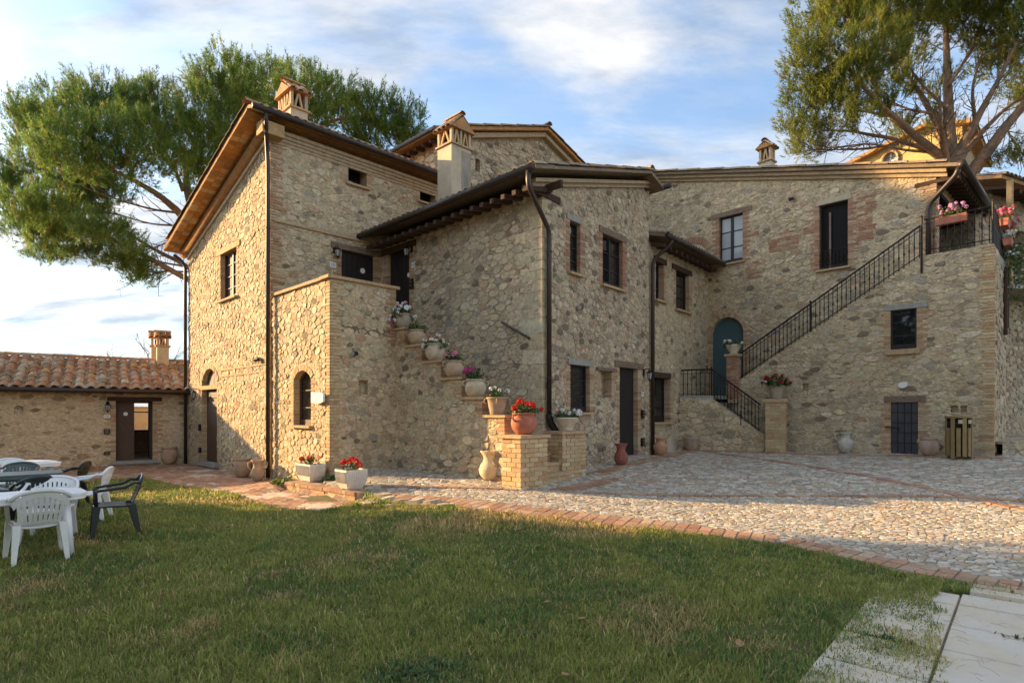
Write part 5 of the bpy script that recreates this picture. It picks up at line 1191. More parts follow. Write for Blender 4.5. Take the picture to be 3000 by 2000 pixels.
# ================================================================== pots and flowers
GREENS = [((.075, .13, .03), 4), ((.055, .10, .022), 4), ((.10, .16, .04), 2), ((.13, .15, .045), 1)]
def flower_mesh():
    mb = MB(); rr = random.Random(2)
    for k in range(26):
        t = rr.uniform(0, 6.283); ph = math.acos(rr.uniform(-.5, 1)); n = Vector((math.sin(ph) * math.cos(t), math.sin(ph) * math.sin(t), math.cos(ph)))
        a = n.cross(Vector((rr.random() - .5, rr.random() - .5, .3))).normalized(); b_ = n.cross(a); c = n * .036; s = .017
        mb.add([c - a * s, c - b_ * s + n * .004, c + a * s, c + b_ * s + n * .004], [(0, 1, 2, 3)])
    return mb.mesh('flower', M['petal'])
FLW = flower_mesh()
RED = (.62, .035, .022); WHITE = (.80, .80, .76); PINK = (.72, .26, .40); MAG = (.55, .05, .26); DKRED = (.36, .015, .02); SALMON = (.72, .25, .2)
def plant(t, z, r, h, nleaf, flowers, leafs=.05, spread=1.0, droop=0.0, pal=GREENS, seed=1):
    """leafy mound on stems with flower heads; local coordinates of thing t"""
    rr = random.Random(seed); mb = MB(); st = MB(); tips = []
    nleaf = int(nleaf * 1.5); h *= 1.1; ns = max(6, int(nleaf / 9))
    for k in range(ns):
        a = rr.uniform(0, 6.283); q = math.sqrt(rr.random()) * r * spread; top = Vector((q * math.cos(a), q * math.sin(a), z + h * (1 - .55 * (q / (r * spread)) ** 2) * rr.uniform(.55, 1.0) - droop * (q / (r * spread)) ** 3))
        base = Vector((top.x * .3, top.y * .3, z - .02)); st.tube([base, (base + top) / 2 + Vector((0, 0, .03)), top], .004, 4, cap=False); tips.append(top)
        for j in range(9):
            p = base.lerp(top, rr.uniform(.35, 1.05)) + Vector((rr.gauss(0, .03), rr.gauss(0, .03), rr.gauss(0, .02)))
            n = (Vector((p.x, p.y, .35 * r)) + Vector((rr.gauss(0, .12), rr.gauss(0, .12), rr.gauss(0, .12)))).normalized(); u = n.cross(Vector((rr.gauss(0, 1), rr.gauss(0, 1), rr.gauss(0, 1)))).normalized(); v = n.cross(u); s = leafs * rr.uniform(.5, 1.0)
            mb.add([p - u * s * .5, p - u * s * .2 + v * s * .5, p + u * s * .35 + v * s * .38, p + u * s * .55, p + u * s * .35 - v * s * .38, p - u * s * .2 - v * s * .5], [(0, 1, 2, 3), (0, 3, 4, 5)], pick(pal, .2))
    mb.build('foliage', M['leaf'], t, local=True); st.build('stems', M['twig'] if False else M['leaf'], t, local=True)
    for (c, n_, sc_) in flowers:
        for k in range(n_):
            b_ = rr.choice(tips); o = bpy.data.objects.new('flower', FLW); col.objects.link(o); o.parent = t
            o.location = b_ + Vector((rr.gauss(0, .025), rr.gauss(0, .025), rr.uniform(.0, .05))); s = sc_ * rr.uniform(.75, 1.15); o.scale = (s, s, s); o.rotation_euler = (rr.uniform(-.5, .5), rr.uniform(-.5, .5), rr.uniform(0, 6)); o.color = (*jit(c, .12), 1)
PROF = {
 'round': [(.10, 0), (.13, .02), (.185, .09), (.205, .17), (.195, .24), (.165, .285), (.155, .30), (.185, .315), (.185, .335), (.15, .335), (.14, .30)],
 'bellied': [(.12, 0), (.135, .01), (.175, .09), (.20, .19), (.205, .27), (.195, .32), (.215, .335), (.215, .36), (.18, .36), (.17, .32)],
 'jug': [(.09, 0), (.11, .015), (.17, .10), (.185, .19), (.16, .28), (.115, .35), (.105, .40), (.125, .47), (.16, .53), (.165, .55), (.14, .55), (.10, .46)],
 'bucket': [(.12, 0), (.13, .01), (.16, .12), (.18, .25), (.19, .27), (.19, .30), (.165, .30), (.155, .26)],
 'bowl': [(.10, 0), (.12, .02), (.10, .05), (.16, .12), (.20, .19), (.205, .21), (.23, .225), (.23, .26), (.2, .26), (.19, .22)],
 'taper': [(.14, 0), (.15, .012), (.17, .12), (.20, .26), (.215, .34), (.235, .35), (.235, .38), (.2, .38), (.19, .34)],
 'urn': [(.09, 0), (.12, .015), (.165, .10), (.20, .22), (.195, .27), (.12, .33), (.105, .36), (.11, .43), (.145, .46), (.145, .48), (.12, .48), (.1, .4)],
}
def pot(name, label, cat, loc, prof, s, colr, handles=0, sq=1.0, rz=0, plantargs=None, group=None, tall=1.0):
    t = thing(name, label, cat, loc, rz, group)
    mb = MB(); mb.lathe([(r * s, z * s * tall) for r, z in PROF[prof]], 28); p = mb.build('pot' if plantargs else 'body', M['pot'], t, local=True, smooth=True); p.color = (*colr, 1)
    P = PROF[prof]; zr = max(z for r, z in P) * s * tall; rm = max(r for r, z in P) * s
    for k in range(handles):
        a = math.pi * 2 * k / handles; h = MB(); u = Vector((math.cos(a), math.sin(a), 0))
        if prof in ('jug', 'urn'):
            r1 = P[-6][0] * s if prof == 'jug' else .13 * s; z1 = zr * .93; z0 = zr * .52; r0 = (.165 if prof == 'jug' else .17) * s
            pts = [u * (r1 * .95) + UP * z1, u * (r1 + .055 * s) + UP * (z1 + .005), u * (r0 + .075 * s) + UP * (z1 * .8 + z0 * .2), u * (r0 + .055 * s) + UP * (z0 * .7 + z1 * .3), u * (r0 * .97) + UP * z0]; h.tube(pts, [.018 * s, .02 * s, .02 * s, .018 * s, .018 * s], 7)
        else:
            r1 = rm * .93; h.tube([u * r1 + UP * (zr * .9), u * (r1 + .05 * s) + UP * (zr * .88), u * (r1 + .06 * s) + UP * (zr * .74), u * (r1 + .01) + UP * (zr * .62)], .016 * s, 7)
        hh = h.build('handle', M['pot'], t, local=True, smooth=True); hh.color = (*colr, 1)
    if plantargs:
        so = MB(); so.lathe([(.0, zr - .035), (P[-1][0] * s * 1.02, zr - .035), (P[-1][0] * s * 1.02, zr - .05), (0, zr - .05)], 16); so.build('soil', M['soil'], t, local=True)
        plant(t, zr - .03, **plantargs)
    return t
TC = (.43, .30, .19); PALE = (.50, .41, .28); GRY = (.36, .30, .22); REDP = (.40, .13, .075); CREAM = (.60, .50, .36)
for a, (a0, a1, z) in enumerate(caps): pass
def on_cap(i, f=.5, off=-.1): a0, a1, z = caps[i]; return tuple(WS(a0 + (a1 - a0) * f, z, off))
pot('potted_flowers', 'trailing white and red flowers in a pot on the topmost step by the plank door', 'potted plant', on_cap(0, .42), 'round', 1.0, GRY, 2, plantargs=dict(r=.26, h=.26, nleaf=260, flowers=[(WHITE, 46, .85), (MAG, 4, 1.1), (SALMON, 5, .8)], spread=1.25, droop=.30, seed=1), group='pots on the stair wall')
pot('potted_flowers', 'green leafy plant in a grey-tan pot with almost no blooms, second step from the top', 'potted plant', on_cap(1, .5), 'round', 1.0, TC, 2, plantargs=dict(r=.2, h=.2, nleaf=150, flowers=[(SALMON, 2, .6)], spread=1.1, seed=2), group='pots on the stair wall')
pot('potted_flowers', 'pot with drooping white blooms and one red bloom, third step from the top', 'potted plant', on_cap(2, .5), 'round', 1.1, PALE, 2, plantargs=dict(r=.24, h=.2, nleaf=200, flowers=[(WHITE, 26, .9), (RED, 1, 1.0)], spread=1.25, droop=.16, seed=3), group='pots on the stair wall')
pot('potted_flowers', 'pot with two pale pink blooms above bright leaves, fourth step from the top', 'potted plant', on_cap(3, .45), 'round', 1.05, TC, 2, rz=.6, plantargs=dict(r=.18, h=.2, nleaf=150, flowers=[(PINK, 4, 1.0)], spread=1.2, seed=4), group='pots on the stair wall')
pot('potted_flowers', 'pot with bright magenta geraniums, fifth step from the top', 'potted plant', on_cap(4, .5), 'round', 1.06, PALE, 2, rz=.3, plantargs=dict(r=.22, h=.27, nleaf=170, flowers=[(MAG, 9, 1.35)], spread=1.15, seed=5), group='pots on the stair wall')
pot('potted_flowers', 'brown tapered pot with a few small white blooms, lowest step above the brick pillar', 'potted plant', on_cap(5, .5), 'taper', .9, (.37, .27, .17), 4, plantargs=dict(r=.18, h=.27, nleaf=100, flowers=[(WHITE, 8, 1.1)], spread=1.1, seed=6), group='pots on the stair wall')
pot('potted_geraniums', 'red terracotta pot with bright red geraniums on the sunlit brick pillar', 'potted plant', tuple(PP + d1 * .24 + d2 * .34 + UP * 1.25), 'round', 1.2, REDP, 2, rz=.8, tall=1.0, plantargs=dict(r=.27, h=.21, nleaf=240, flowers=[(RED, 13, 1.45)], spread=1.15, seed=7))
pot('potted_geraniums', 'pale stone bowl with white geraniums on the pillar right of the steps', 'potted plant', tuple(PP + d1 * .72 + d2 * 2.16 + UP * 1.27), 'bowl', 1.1, CREAM, 0, plantargs=dict(r=.27, h=.20, nleaf=230, flowers=[(WHITE, 18, 1.2), (SALMON, 3, 1.0)], spread=1.25, seed=8))
pot('potted_geraniums', 'grey pot with dark red geraniums on the tall pillar by the railed steps', 'potted plant', tuple(P2 + Vector((.845, -.534, 0)) * .25 + Vector((.534, .845, 0)) * .2 + UP * 2.04), 'taper', .95, GRY, 0, plantargs=dict(r=.33, h=.34, nleaf=330, flowers=[(DKRED, 24, 1.2), (WHITE, 5, 1.0)], spread=1.2, droop=.05, leafs=.065, seed=9))
pot('potted_flowers', 'small white flowers in a pale bowl on the slim pillar before the teal door', 'potted plant', tuple(P3 + d4 * .15 - n4 * .15 + UP * 3.41), 'bowl', 1.05, CREAM, 0, plantargs=dict(r=.26, h=.22, nleaf=200, flowers=[(WHITE, 10, 1.0)], spread=1.3, droop=.1, seed=10))
gz = lambda x, y: (x, y, G(x, y) + .012)
pot('clay_pot', 'wide-bellied clay pot without plants at the foot of the sunlit gable', 'pot', gz(-7.02, 15.18), 'round', 1.12, TC, 2, rz=.8, tall=1.28)
pot('clay_jug', 'flared clay jug beside the corner drainpipe of the sunlit gable', 'jug', gz(-6.2, 14.22), 'jug', .92, (.47, .32, .20), 2, rz=.4)
pot('clay_jug', 'large cream jug with one handle leaning shade-side of the brick pillar', 'jug', gz(-.42, 11.35), 'jug', 1.22, (.62, .49, .31), 1, rz=.25, tall=.84)
pot('clay_jug', 'dark red glazed jug beside the black ground floor door', 'jug', gz(2.60, 13.90), 'jug', .92, (.27, .085, .06), 1, rz=1.2)
pot('clay_jug', 'orange terracotta jug right of the dark drainpipe', 'jug', gz(4.10, 16.15), 'urn', .98, (.47, .24, .13), 1, rz=.6)
pot('clay_pot', 'bucket-shaped clay pot at the foot of the landing wall', 'pot', gz(5.30, 17.25), 'bucket', 1.28, (.37, .26, .19), 0)
pot('stone_urn', 'pale two-handled urn against the wall between pillar and grid door', 'urn', gz(8.78, 15.35), 'urn', 1.02, (.52, .48, .39), 2, rz=-.7, tall=1.1)
pot('clay_pot', 'round pinkish clay pot right of the grey grid door', 'pot', gz(9.86, 13.78), 'round', .98, (.46, .33, .25), 2, rz=2.2, tall=1.25)
pot('clay_pot', 'orange-stained clay pot at the corner of the cottage', 'pot', gz(-11.05, 18.82), 'round', 1.2, (.46, .30, .19), 0, tall=1.35)
def planter(label, c, z, ax, L, W, H, flowers, seed):
    ax = Vector(ax).normalized(); rz = math.atan2(ax.y, ax.x); t = thing('flower_planter', label, 'planter', (c[0], c[1], z), rz, 'white ribbed planters')
    mb = MB(); prof = [(.72, 0.0, .02), (.70, 0, .0), (.90, .3, 0), (.985, .6, 0), (1.0, 1.0, 0), (.93, 1.0, 0), (.90, .9, 0)]
    ring = []
    for k, (f, h, _) in enumerate(prof):
        a, b_ = L / 2 * f, W / 2 * f; c_ = .035
        ring.append([(-a + c_, -b_, h * H), (a - c_, -b_, h * H), (a, -b_ + c_, h * H), (a, b_ - c_, h * H), (a - c_, b_, h * H), (-a + c_, b_, h * H), (-a, b_ - c_, h * H), (-a, -b_ + c_, h * H)])
    vs = [p for r in ring for p in r]; n = 8
    mb.add(vs, [(i * n + k, i * n + (k + 1) % n, (i + 1) * n + (k + 1) % n, (i + 1) * n + k) for i in range(len(ring) - 1) for k in range(n)] + [tuple(range(n - 1, -1, -1))]); mb.build('box', M['concrete'], t, local=True)
    for side in range(4):
        ln, dep = (L, W) if side % 2 == 0 else (W, L); ang = side * math.pi / 2; m_ = max(4, int(ln / .05))
        for k in range(1, m_):
            x = -ln / 2 * .9 + ln * .9 * k / m_; y = -dep / 2; r_ = MB(); ca, sa = math.cos(ang), math.sin(ang)
            pts = [(x * .93, y * .905 - .004, H * .32), (x, y * .988 - .005, H * .6), (x * 1.02, y - .004, H * .9)]
            r_.tube([(px * ca - py * sa, px * sa + py * ca, pz) for px, py, pz in pts], .011, 5); r_.build('rib', M['concrete'], t, local=True)
    so = MB(); so.cbox((0, 0, H * .88), L * .9, W * .9, .02); so.build('soil', M['soil'], t, local=True)
    f = MB(); f.cbox((-L * .25, 0, -.02), .06, W * .6, .03); f.cbox((L * .25, 0, -.02), .06, W * .6, .03); f.build('foot', M['concrete'], t, local=True)
    plant(t, H * .9, min(L, W) * .55, .2, 60, flowers, spread=1.0, seed=seed)
    return t
planter('white ribbed planter with small red flowers against the sunlit landing wall', (-4.30, 12.45), .215, d1, .74, .36, .36, [(DKRED, 2, 1.4), (RED, 3, 1.3), (SALMON, 2, 1.2)], 21)
planter('white ribbed planter with bright red geraniums at the end of the brick step', (-3.08, 11.18), .215, d1, .50, .46, .36, [(RED, 8, 1.5)], 22)

# ================================================================== lamps, plates, small wall fittings
def lantern(label, w, s, z, f=0.0):
    t = thing('wall_lantern', label, 'lantern', tuple(w(s, z, f)), math.atan2(w.n.y, w.n.x), 'black wall lanterns')
    b = MB(); b.cbox((.012, 0, .0), .024, .09, .16); b.build('wall_plate', M['iron'], t, local=True)
    b = MB(); b.tube([(.02, 0, .12), (.09, 0, .17), (.17, 0, .17), (.19, 0, .13)], .011, 6); b.build('bracket', M['iron'], t, local=True)
    b = MB(); b.lathe([(.012, .135), (.03, .12), (.085, .06), (.095, .05), (.0, .05)], 6, (.19, 0, 0)); b.build('cap', M['iron'], t, local=True)
    b = MB(); b.lathe([(.075, .045), (.045, -.12), (.0, -.12)], 6, (.19, 0, 0)); b.build('glass', M['lampglass'], t, local=True)
    b = MB()
    for k in range(6):
        a = math.pi * k / 3; b.tube([(.19 + .08 * math.cos(a), .08 * math.sin(a), .05), (.19 + .048 * math.cos(a), .048 * math.sin(a), -.125)], .006, 4)
    b.lathe([(.052, -.115), (.055, -.13), (.02, -.15), (.008, -.19), (0, -.2)], 6, (.19, 0, 0)); b.build('cage', M['iron'], t, local=True)
    return t
lantern('black wall lantern left of the wide dark landing door', TR, 1.72, 5.95)
lantern('black wall lantern beside the tall plank door under the eave', ML, 1.47, 5.98)
lantern('black wall lantern right of the black ground floor door', MR, 4.52, 2.68)
lantern('black wall lantern beside the open cottage door', CW, 2.18, 1.84)
lantern('black wall lantern left of the arched gable door', TL, 5.22, 2.22)
def text_on(t, txt, size, m='ink', off=.008):
    c = bpy.data.curves.new('lettering', 'FONT'); c.body = txt; c.size = size; c.align_x = 'CENTER'; c.align_y = 'CENTER'; c.extrude = .0005
    tmp = bpy.data.objects.new('lettering', c); col.objects.link(tmp); bpy.context.view_layer.update(); me = bpy.data.meshes.new_from_object(tmp.evaluated_get(bpy.context.evaluated_depsgraph_get())); bpy.data.objects.remove(tmp)
    me.materials.clear(); me.materials.append(M[m]); o = bpy.data.objects.new('lettering', me); col.objects.link(o); o.parent = t; o.location = (off, 0, 0); o.rotation_euler = (R(90), 0, R(90)); return o
def plate(label, w, s, z, wd, ht, txt=None, f=.02, oval=False, name='number_plate', cat='number plate', m='ceramic'):
    t = thing(name, label, cat, tuple(w(s, z, f)), math.atan2(w.n.y, w.n.x))
    b = MB()
    if oval: b.prism([(0, wd / 2 * math.cos(a), ht / 2 * math.sin(a)) for a in np.linspace(0, 6.283, 25)[:-1]], (.012, 0, 0))
    else: b.prism([(0, -wd / 2 + .01, -ht / 2), (0, wd / 2 - .01, -ht / 2), (0, wd / 2, -ht / 2 + .01), (0, wd / 2, ht / 2 - .01), (0, wd / 2 - .01, ht / 2), (0, -wd / 2 + .01, ht / 2), (0, -wd / 2, ht / 2 - .01), (0, -wd / 2, -ht / 2 + .01)], (.012, 0, 0))
    b.build('plate', M[m], t, local=True)
    if txt: text_on(t, txt, ht * .62, off=.0135)
    return t
plate('small white number plate under the lantern of the landing door', TR, 1.67, 5.62, .18, .15, '332')
plate('small white number plate right of the tall plank door', ML, 1.56, 5.62, .16, .15, '333')
plate('small white number plate right of the black ground floor door', MR, 4.44, 2.16, .14, .12, '331')
plate('small white number plate left of the open cottage door', CW, 2.2, 1.55, .16, .11, '330')
plate('pale round plaque above the grey grid door', BF, 5.73, 2.34, .2, .15, None, oval=True, name='wall_plaque', cat='plaque', m='ceramic')
sg = thing('stone_sign', 'white carved stone sign near the corner of the sunlit landing wall', 'sign', tuple(PL(.40, 1.98, .07)), math.atan2(n1.y, n1.x))
b = MB(); b.prism([(0, -.24, -.10), (0, -.1, -.125), (0, .1, -.13), (0, .22, -.095), (0, .27, -.09), (0, .27, .075), (0, .2, .10), (0, -.2, .12), (0, -.27, .13), (0, -.27, -.05)], (.045, 0, 0)); b.build('plate', M['ceramic'], sg, local=True)
b = MB()
for (y0, z0, y1, z1) in ((-.16, .05, .15, .035), (-.14, .0, .16, -.01), (-.1, -.05, .1, -.06)): b.tube([(.046, y0, z0), (.046, (y0 + y1) / 2, (z0 + z1) / 2 + .008), (.046, y1, z1)], .005, 4)
b.build('engraving', M['greystone'], sg, local=True)
b = MB(); b.tube([(-.08, .2, .0), (0, .2, 0)], .012, 6); b.tube([(-.08, -.2, 0), (0, -.2, 0)], .012, 6); b.build('bracket', M['iron'], sg, local=True)
def meter(label, w, s, z, name='meter_box', wd=.13, ht=.26):
    t = thing(name, label, 'wall box', tuple(w(s, z, .012)), math.atan2(w.n.y, w.n.x)); b = MB(); b.cbox((.03, 0, -ht / 2), .06, wd, ht); b.build('case', M['iron'], t, local=True)
    b = MB(); b.cbox((.064, 0, ht * .1), .01, wd * .6, ht * .25); b.cbox((.064, 0, -ht * .3), .01, wd * .6, ht * .22); b.build('dial', M['copper'], t, local=True); return t
meter('dark two-part bell box right of the tall plank door', ML, 1.50, 5.12)
meter('dark box at mid height right of the black ground floor door', MR, 4.42, 1.62, wd=.12, ht=.22)
meter('dark box near the ground right of the black ground floor door', MR, 4.42, .86, wd=.13, ht=.22)
meter('dark square box at mid height left of the cottage door', CW, 2.2, 1.08, wd=.16, ht=.15)
meter('dark flat box near the ground left of the cottage door', CW, 2.2, .42, wd=.15, ht=.09)
meter('dark box at mid height left of the arched gable door', TL, 5.12, 1.20, wd=.12, ht=.2)
meter('dark box low on the wall left of the arched gable door', TL, 5.10, .5, wd=.12, ht=.16)
def spot(label, w, s, z):
    t = thing('wall_spotlight', label, 'wall light', tuple(w(s, z, .02)), math.atan2(w.n.y, w.n.x)); b = MB(); b.tube([(0, 0, 0), (.05, 0, 0)], .05, 10); b.build('mount', M['greystone'], t, local=True)
    b = MB(); b.tube([(.06, .02, -.01), (.10, -.10, -.02)], [.05, .055], 12); b.build('lamp_head', M['gutter'], t, local=True); b = MB(); b.tube([(.10, -.10, -.02), (.103, -.108, -.021)], .05, 12); b.build('lens', M['lampglass'], t, local=True)
spot('small spotlight high on the long house between window and french window', LF, 2.71, 8.03)
spot('small spotlight on the landing block above the square niche', PR, .58, 2.96)
spot('small spotlight on the sunlit gable left of the drainpipe', TL, .55, 3.02)
spot('small round lamp below the upstairs windows of the shaded house', MR, 1.36, 4.08)
hr = thing('handrail', 'short dark handrail bolted slanting to the shaded house wall', 'handrail', tuple(ML(5.0, 3.68, 0)))
b = MB(); b.tube([ML(5.02, 3.70, .09), ML(5.45, 3.48, .09), ML(5.88, 3.26, .09)], .028, 8); b.build('rail', M['gutter'], hr)
for a, z in ((5.1, 3.66), (5.8, 3.30)): b = MB(); b.tube([ML(a, z, 0), ML(a, z, .09)], .014, 6); b.build('bracket', M['iron'], hr)

# ================================================================== iron railings
def railing(name, label, pts_bot, h, spacing, posts=(), belly=True, low=.09, group='wrought iron railings'):
    """pts_bot: polyline of the bottom line"""
    P = [Vector(p) for p in pts_bot]; t = thing(name, label, 'railing', tuple(P[0]), 0, group)
    b = MB(); b.tube([p + UP * h for p in P], .023, 8); b.build('handrail', M['iron'], t)
    b = MB(); b.tube([p + UP * low for p in P], .012, 6); b.build('bottom_rail', M['iron'], t)
    b = MB(); b.tube([p + UP * (h - .11) for p in P], .009, 6); b.build('top_rail', M['iron'], t)
    bal = MB(); hh = h - .02
    bal.tube([(0, 0, .0), (0, 0, hh * .42), (0, 0, hh * .44), (0, 0, hh * .49), (0, 0, hh * .51), (0, 0, hh)], [.0105, .0105, .019, .019, .0105, .0105], 6); me = bal.mesh('baluster', M['iron'])
    for a, b_ in zip(P[:-1], P[1:]):
        n = max(1, int((b_ - a).length / spacing))
        for k in range(n):
            o = bpy.data.objects.new('baluster', me); col.objects.link(o); o.parent = t; o.location = a.lerp(b_, (k + .5) / n) + UP * .01 - t.location
    for p, z0, z1 in posts:
        b = MB(); b.tube([Vector(p) + UP * z0, Vector(p) + UP * z1], .024, 8); b.lathe([(.0, 0), (.03, .01), (.034, .03), (.0, .06)], 8, tuple(Vector(p) + UP * z1)); b.build('post', M['iron'], t)
    return t
railing('stair_railing', 'long wrought iron railing climbing the upper flight to the terrace', [BF(1.36, 2.50, -.05), BF(6.12, 5.44, -.05)], .80, .125, [(BF(1.36, 2.5, -.05), 0, .85), (BF(3.55, 3.84, -.05), -.25, .85), (BF(6.12, 5.44, .02), -.4, .95)])
railing('terrace_railing', 'wrought iron railing along the front of the terrace', [BF(6.16, 5.5, -.05), BF(7.46, 5.5, -.05)], .84, .12, [(BF(7.46, 5.5, -.04), -.05, .95)])
railing('terrace_railing', 'wrought iron railing along the right side of the terrace', [BF(7.46, 5.5, -.06) , BF(7.46, 5.5, -.06) + d2 * 2.6], .84, .12, [(BF(7.46, 5.5, -.06) + d2 * 2.6, -.1, .9)])
railing('landing_railing', 'level wrought iron railing in front of the teal door landing', [WW(.02, 2.12, -.1), WW(.92, 2.12, -.1)], .82, .115, [(WW(.92, 2.1, -.08), -.3, .86)])
railing('stair_railing', 'short wrought iron railing sloping down to the geranium pillar', [WW(.94, 2.10, -.1), WW(LWW - .02, 1.06, -.1)], .82, .115, [(WW(1.75, 1.55, -.02), -.25, .1)])

# flower boxes on the terrace
def flower_box(label, c, ax, L, flowers, seed, colr=(.42, .14, .085), h=.26, leafs=.05):
    ax = Vector(ax).normalized(); t = thing('flower_box', label, 'flower box', tuple(c), math.atan2(ax.y, ax.x), 'flower boxes on the terrace')
    b = MB(); vs = []
    for f, z in ((.8, -.17), (1, 0), (.9, 0), (.88, -.02)):
        vs += [(-L / 2 * (.94 + .06 * f), -.09 * f, z), (L / 2 * (.94 + .06 * f), -.09 * f, z), (L / 2 * (.94 + .06 * f), .09 * f, z), (-L / 2 * (.94 + .06 * f), .09 * f, z)]
    b.add(vs, [(3, 2, 1, 0)] + [(i * 4 + k, i * 4 + (k + 1) % 4, i * 4 + 4 + (k + 1) % 4, i * 4 + 4 + k) for i in range(3) for k in range(4)] + [(12, 13, 14, 15)]); p = b.build('box', M['pot'], t, local=True); p.color = (*colr, 1)
    rr = random.Random(seed); mb = MB(); tips = []
    for k in range(int(L * 300)):
        x = rr.uniform(-L / 2, L / 2); y = rr.gauss(0, .09); z = rr.uniform(-.03, h) * (1 - abs(x) / L * .6); pz = Vector((x, y, z)); tips.append(pz)
        n = Vector((rr.gauss(0, 1), rr.gauss(0, 1), rr.gauss(.6, 1))).normalized(); u = n.cross(Vector((rr.gauss(0, 1), rr.gauss(0, 1), rr.gauss(0, 1)))).normalized(); v = n.cross(u); s = leafs * rr.uniform(.5, 1)
        mb.add([pz - u * s * .5, pz + v * s * .45, pz + u * s * .5, pz - v * s * .45], [(0, 1, 2, 3)], pick([((.10, .18, .035), 3), ((.07, .13, .028), 3), ((.16, .22, .05), 1)], .2))
    mb.build('foliage', M['leaf'], t, local=True)
    for (cc, n_, sc_) in flowers:
        for k in range(n_):
            o = bpy.data.objects.new('flower', FLW); col.objects.link(o); o.parent = t; q = rr.choice(tips); o.location = (q.x, q.y, max(q.z, h * .35) + rr.uniform(.02, .09)); s = sc_ * rr.uniform(.7, 1.1); o.scale = (s, s, s); o.color = (*jit(cc, .15), 1)
    return t
LILAC = (.60, .28, .48)
flower_box('terracotta box of pink flowers on the front terrace railing', BF(6.72, 6.26, .10), d4, .58, [(LILAC, 30, .95)], 31)
sd = lambda a, z, f=.12: BF(7.46, z, -.06) + d2 * a + n2 * f
flower_box('terracotta box of red and pink flowers, highest on the side railing', sd(1.1, 6.25), d2, .5, [((.62, .10, .14), 22, 1.0), (PINK, 12, .9)], 32)
flower_box('terracotta box of white flowers below the highest box on the side railing', sd(1.9, 5.95), d2, .5, [(WHITE, 24, .8)], 33, h=.2)
flower_box('terracotta box of pink flowers at the far end of the side railing', sd(2.5, 6.3), d2, .5, [(PINK, 20, 1.0), ((.62, .10, .14), 8, 1.0)], 34)
tv = thing('trailing_plant', 'trailing plant with small white flowers hanging down the side of the terrace', 'plant', tuple(sd(2.3, 5.9, .2)))
mb = MB(); rr = random.Random(9)
for k in range(900):
    z = -abs(rr.gauss(0, .65)); p = Vector((rr.gauss(0, .2), rr.gauss(0, .2), z)); n = Vector((rr.gauss(0, 1), rr.gauss(0, 1), rr.gauss(0, 1))).normalized(); u = n.orthogonal().normalized(); v = n.cross(u); s = .05 * rr.uniform(.5, 1)
    mb.add([p - u * s, p + v * s * .6, p + u * s, p - v * s * .6], [(0, 1, 2, 3)], pick(GREENS, .2))
mb.build('foliage', M['leaf'], tv, local=True)
for k in range(46):
    o = bpy.data.objects.new('flower', FLW); col.objects.link(o); o.parent = tv; o.location = (rr.gauss(0, .22), rr.gauss(0, .22), -abs(rr.gauss(0, .6))); o.scale = (.8,) * 3; o.color = (*WHITE, 1)
for k in range(2):
    q = MB(); q.tube([sd(2.0 + .35 * k, 5.3, .06), sd(2.0 + .35 * k, 3.6 + .2 * k, .06)], .05, 8); q.build('wall_post', M['beam'], block)

# ================================================================== litter bin of wooden slats
bn = thing('litter_bin', 'octagonal litter bin of upright wooden slats beside the brick corner', 'litter bin', gz(9.98, 13.03))
for k in range(14):
    a = 2 * math.pi * k / 14; b = MB(); tall = 1.0 if k % 2 == 0 else .74; z0 = 0.0 if k % 4 == 0 else .06
    b.cbox((.235 * math.cos(a), .235 * math.sin(a), z0), .028, .075, tall - z0 - .06, a); b.build('slat', M['binwood'], bn, local=True)
b = MB(); b.lathe([(.20, .05), (.215, .05), (.215, .9), (.2, .9)], 14); b.build('liner', M['dark'], bn, local=True)
for z in (.08, .76): 
    b = MB(); b.lathe([(.215, z), (.222, z), (.222, z + .05), (.215, z + .05)], 14); b.build('hoop', M['iron'], bn, local=True)
b = MB(); b.lathe([(.23, .9), (.265, .9), (.27, .935), (.255, .945), (.12, .95), (.0, .95)], 14); b.build('lid', M['binwood'], bn, local=True)
for a in (-2.1, -1.35):
    b = MB(); b.cbox((.252 * math.cos(a), .252 * math.sin(a), .78), .008, .085, .085, a); b.build('label_plate', M['palestone'], bn, local=True)

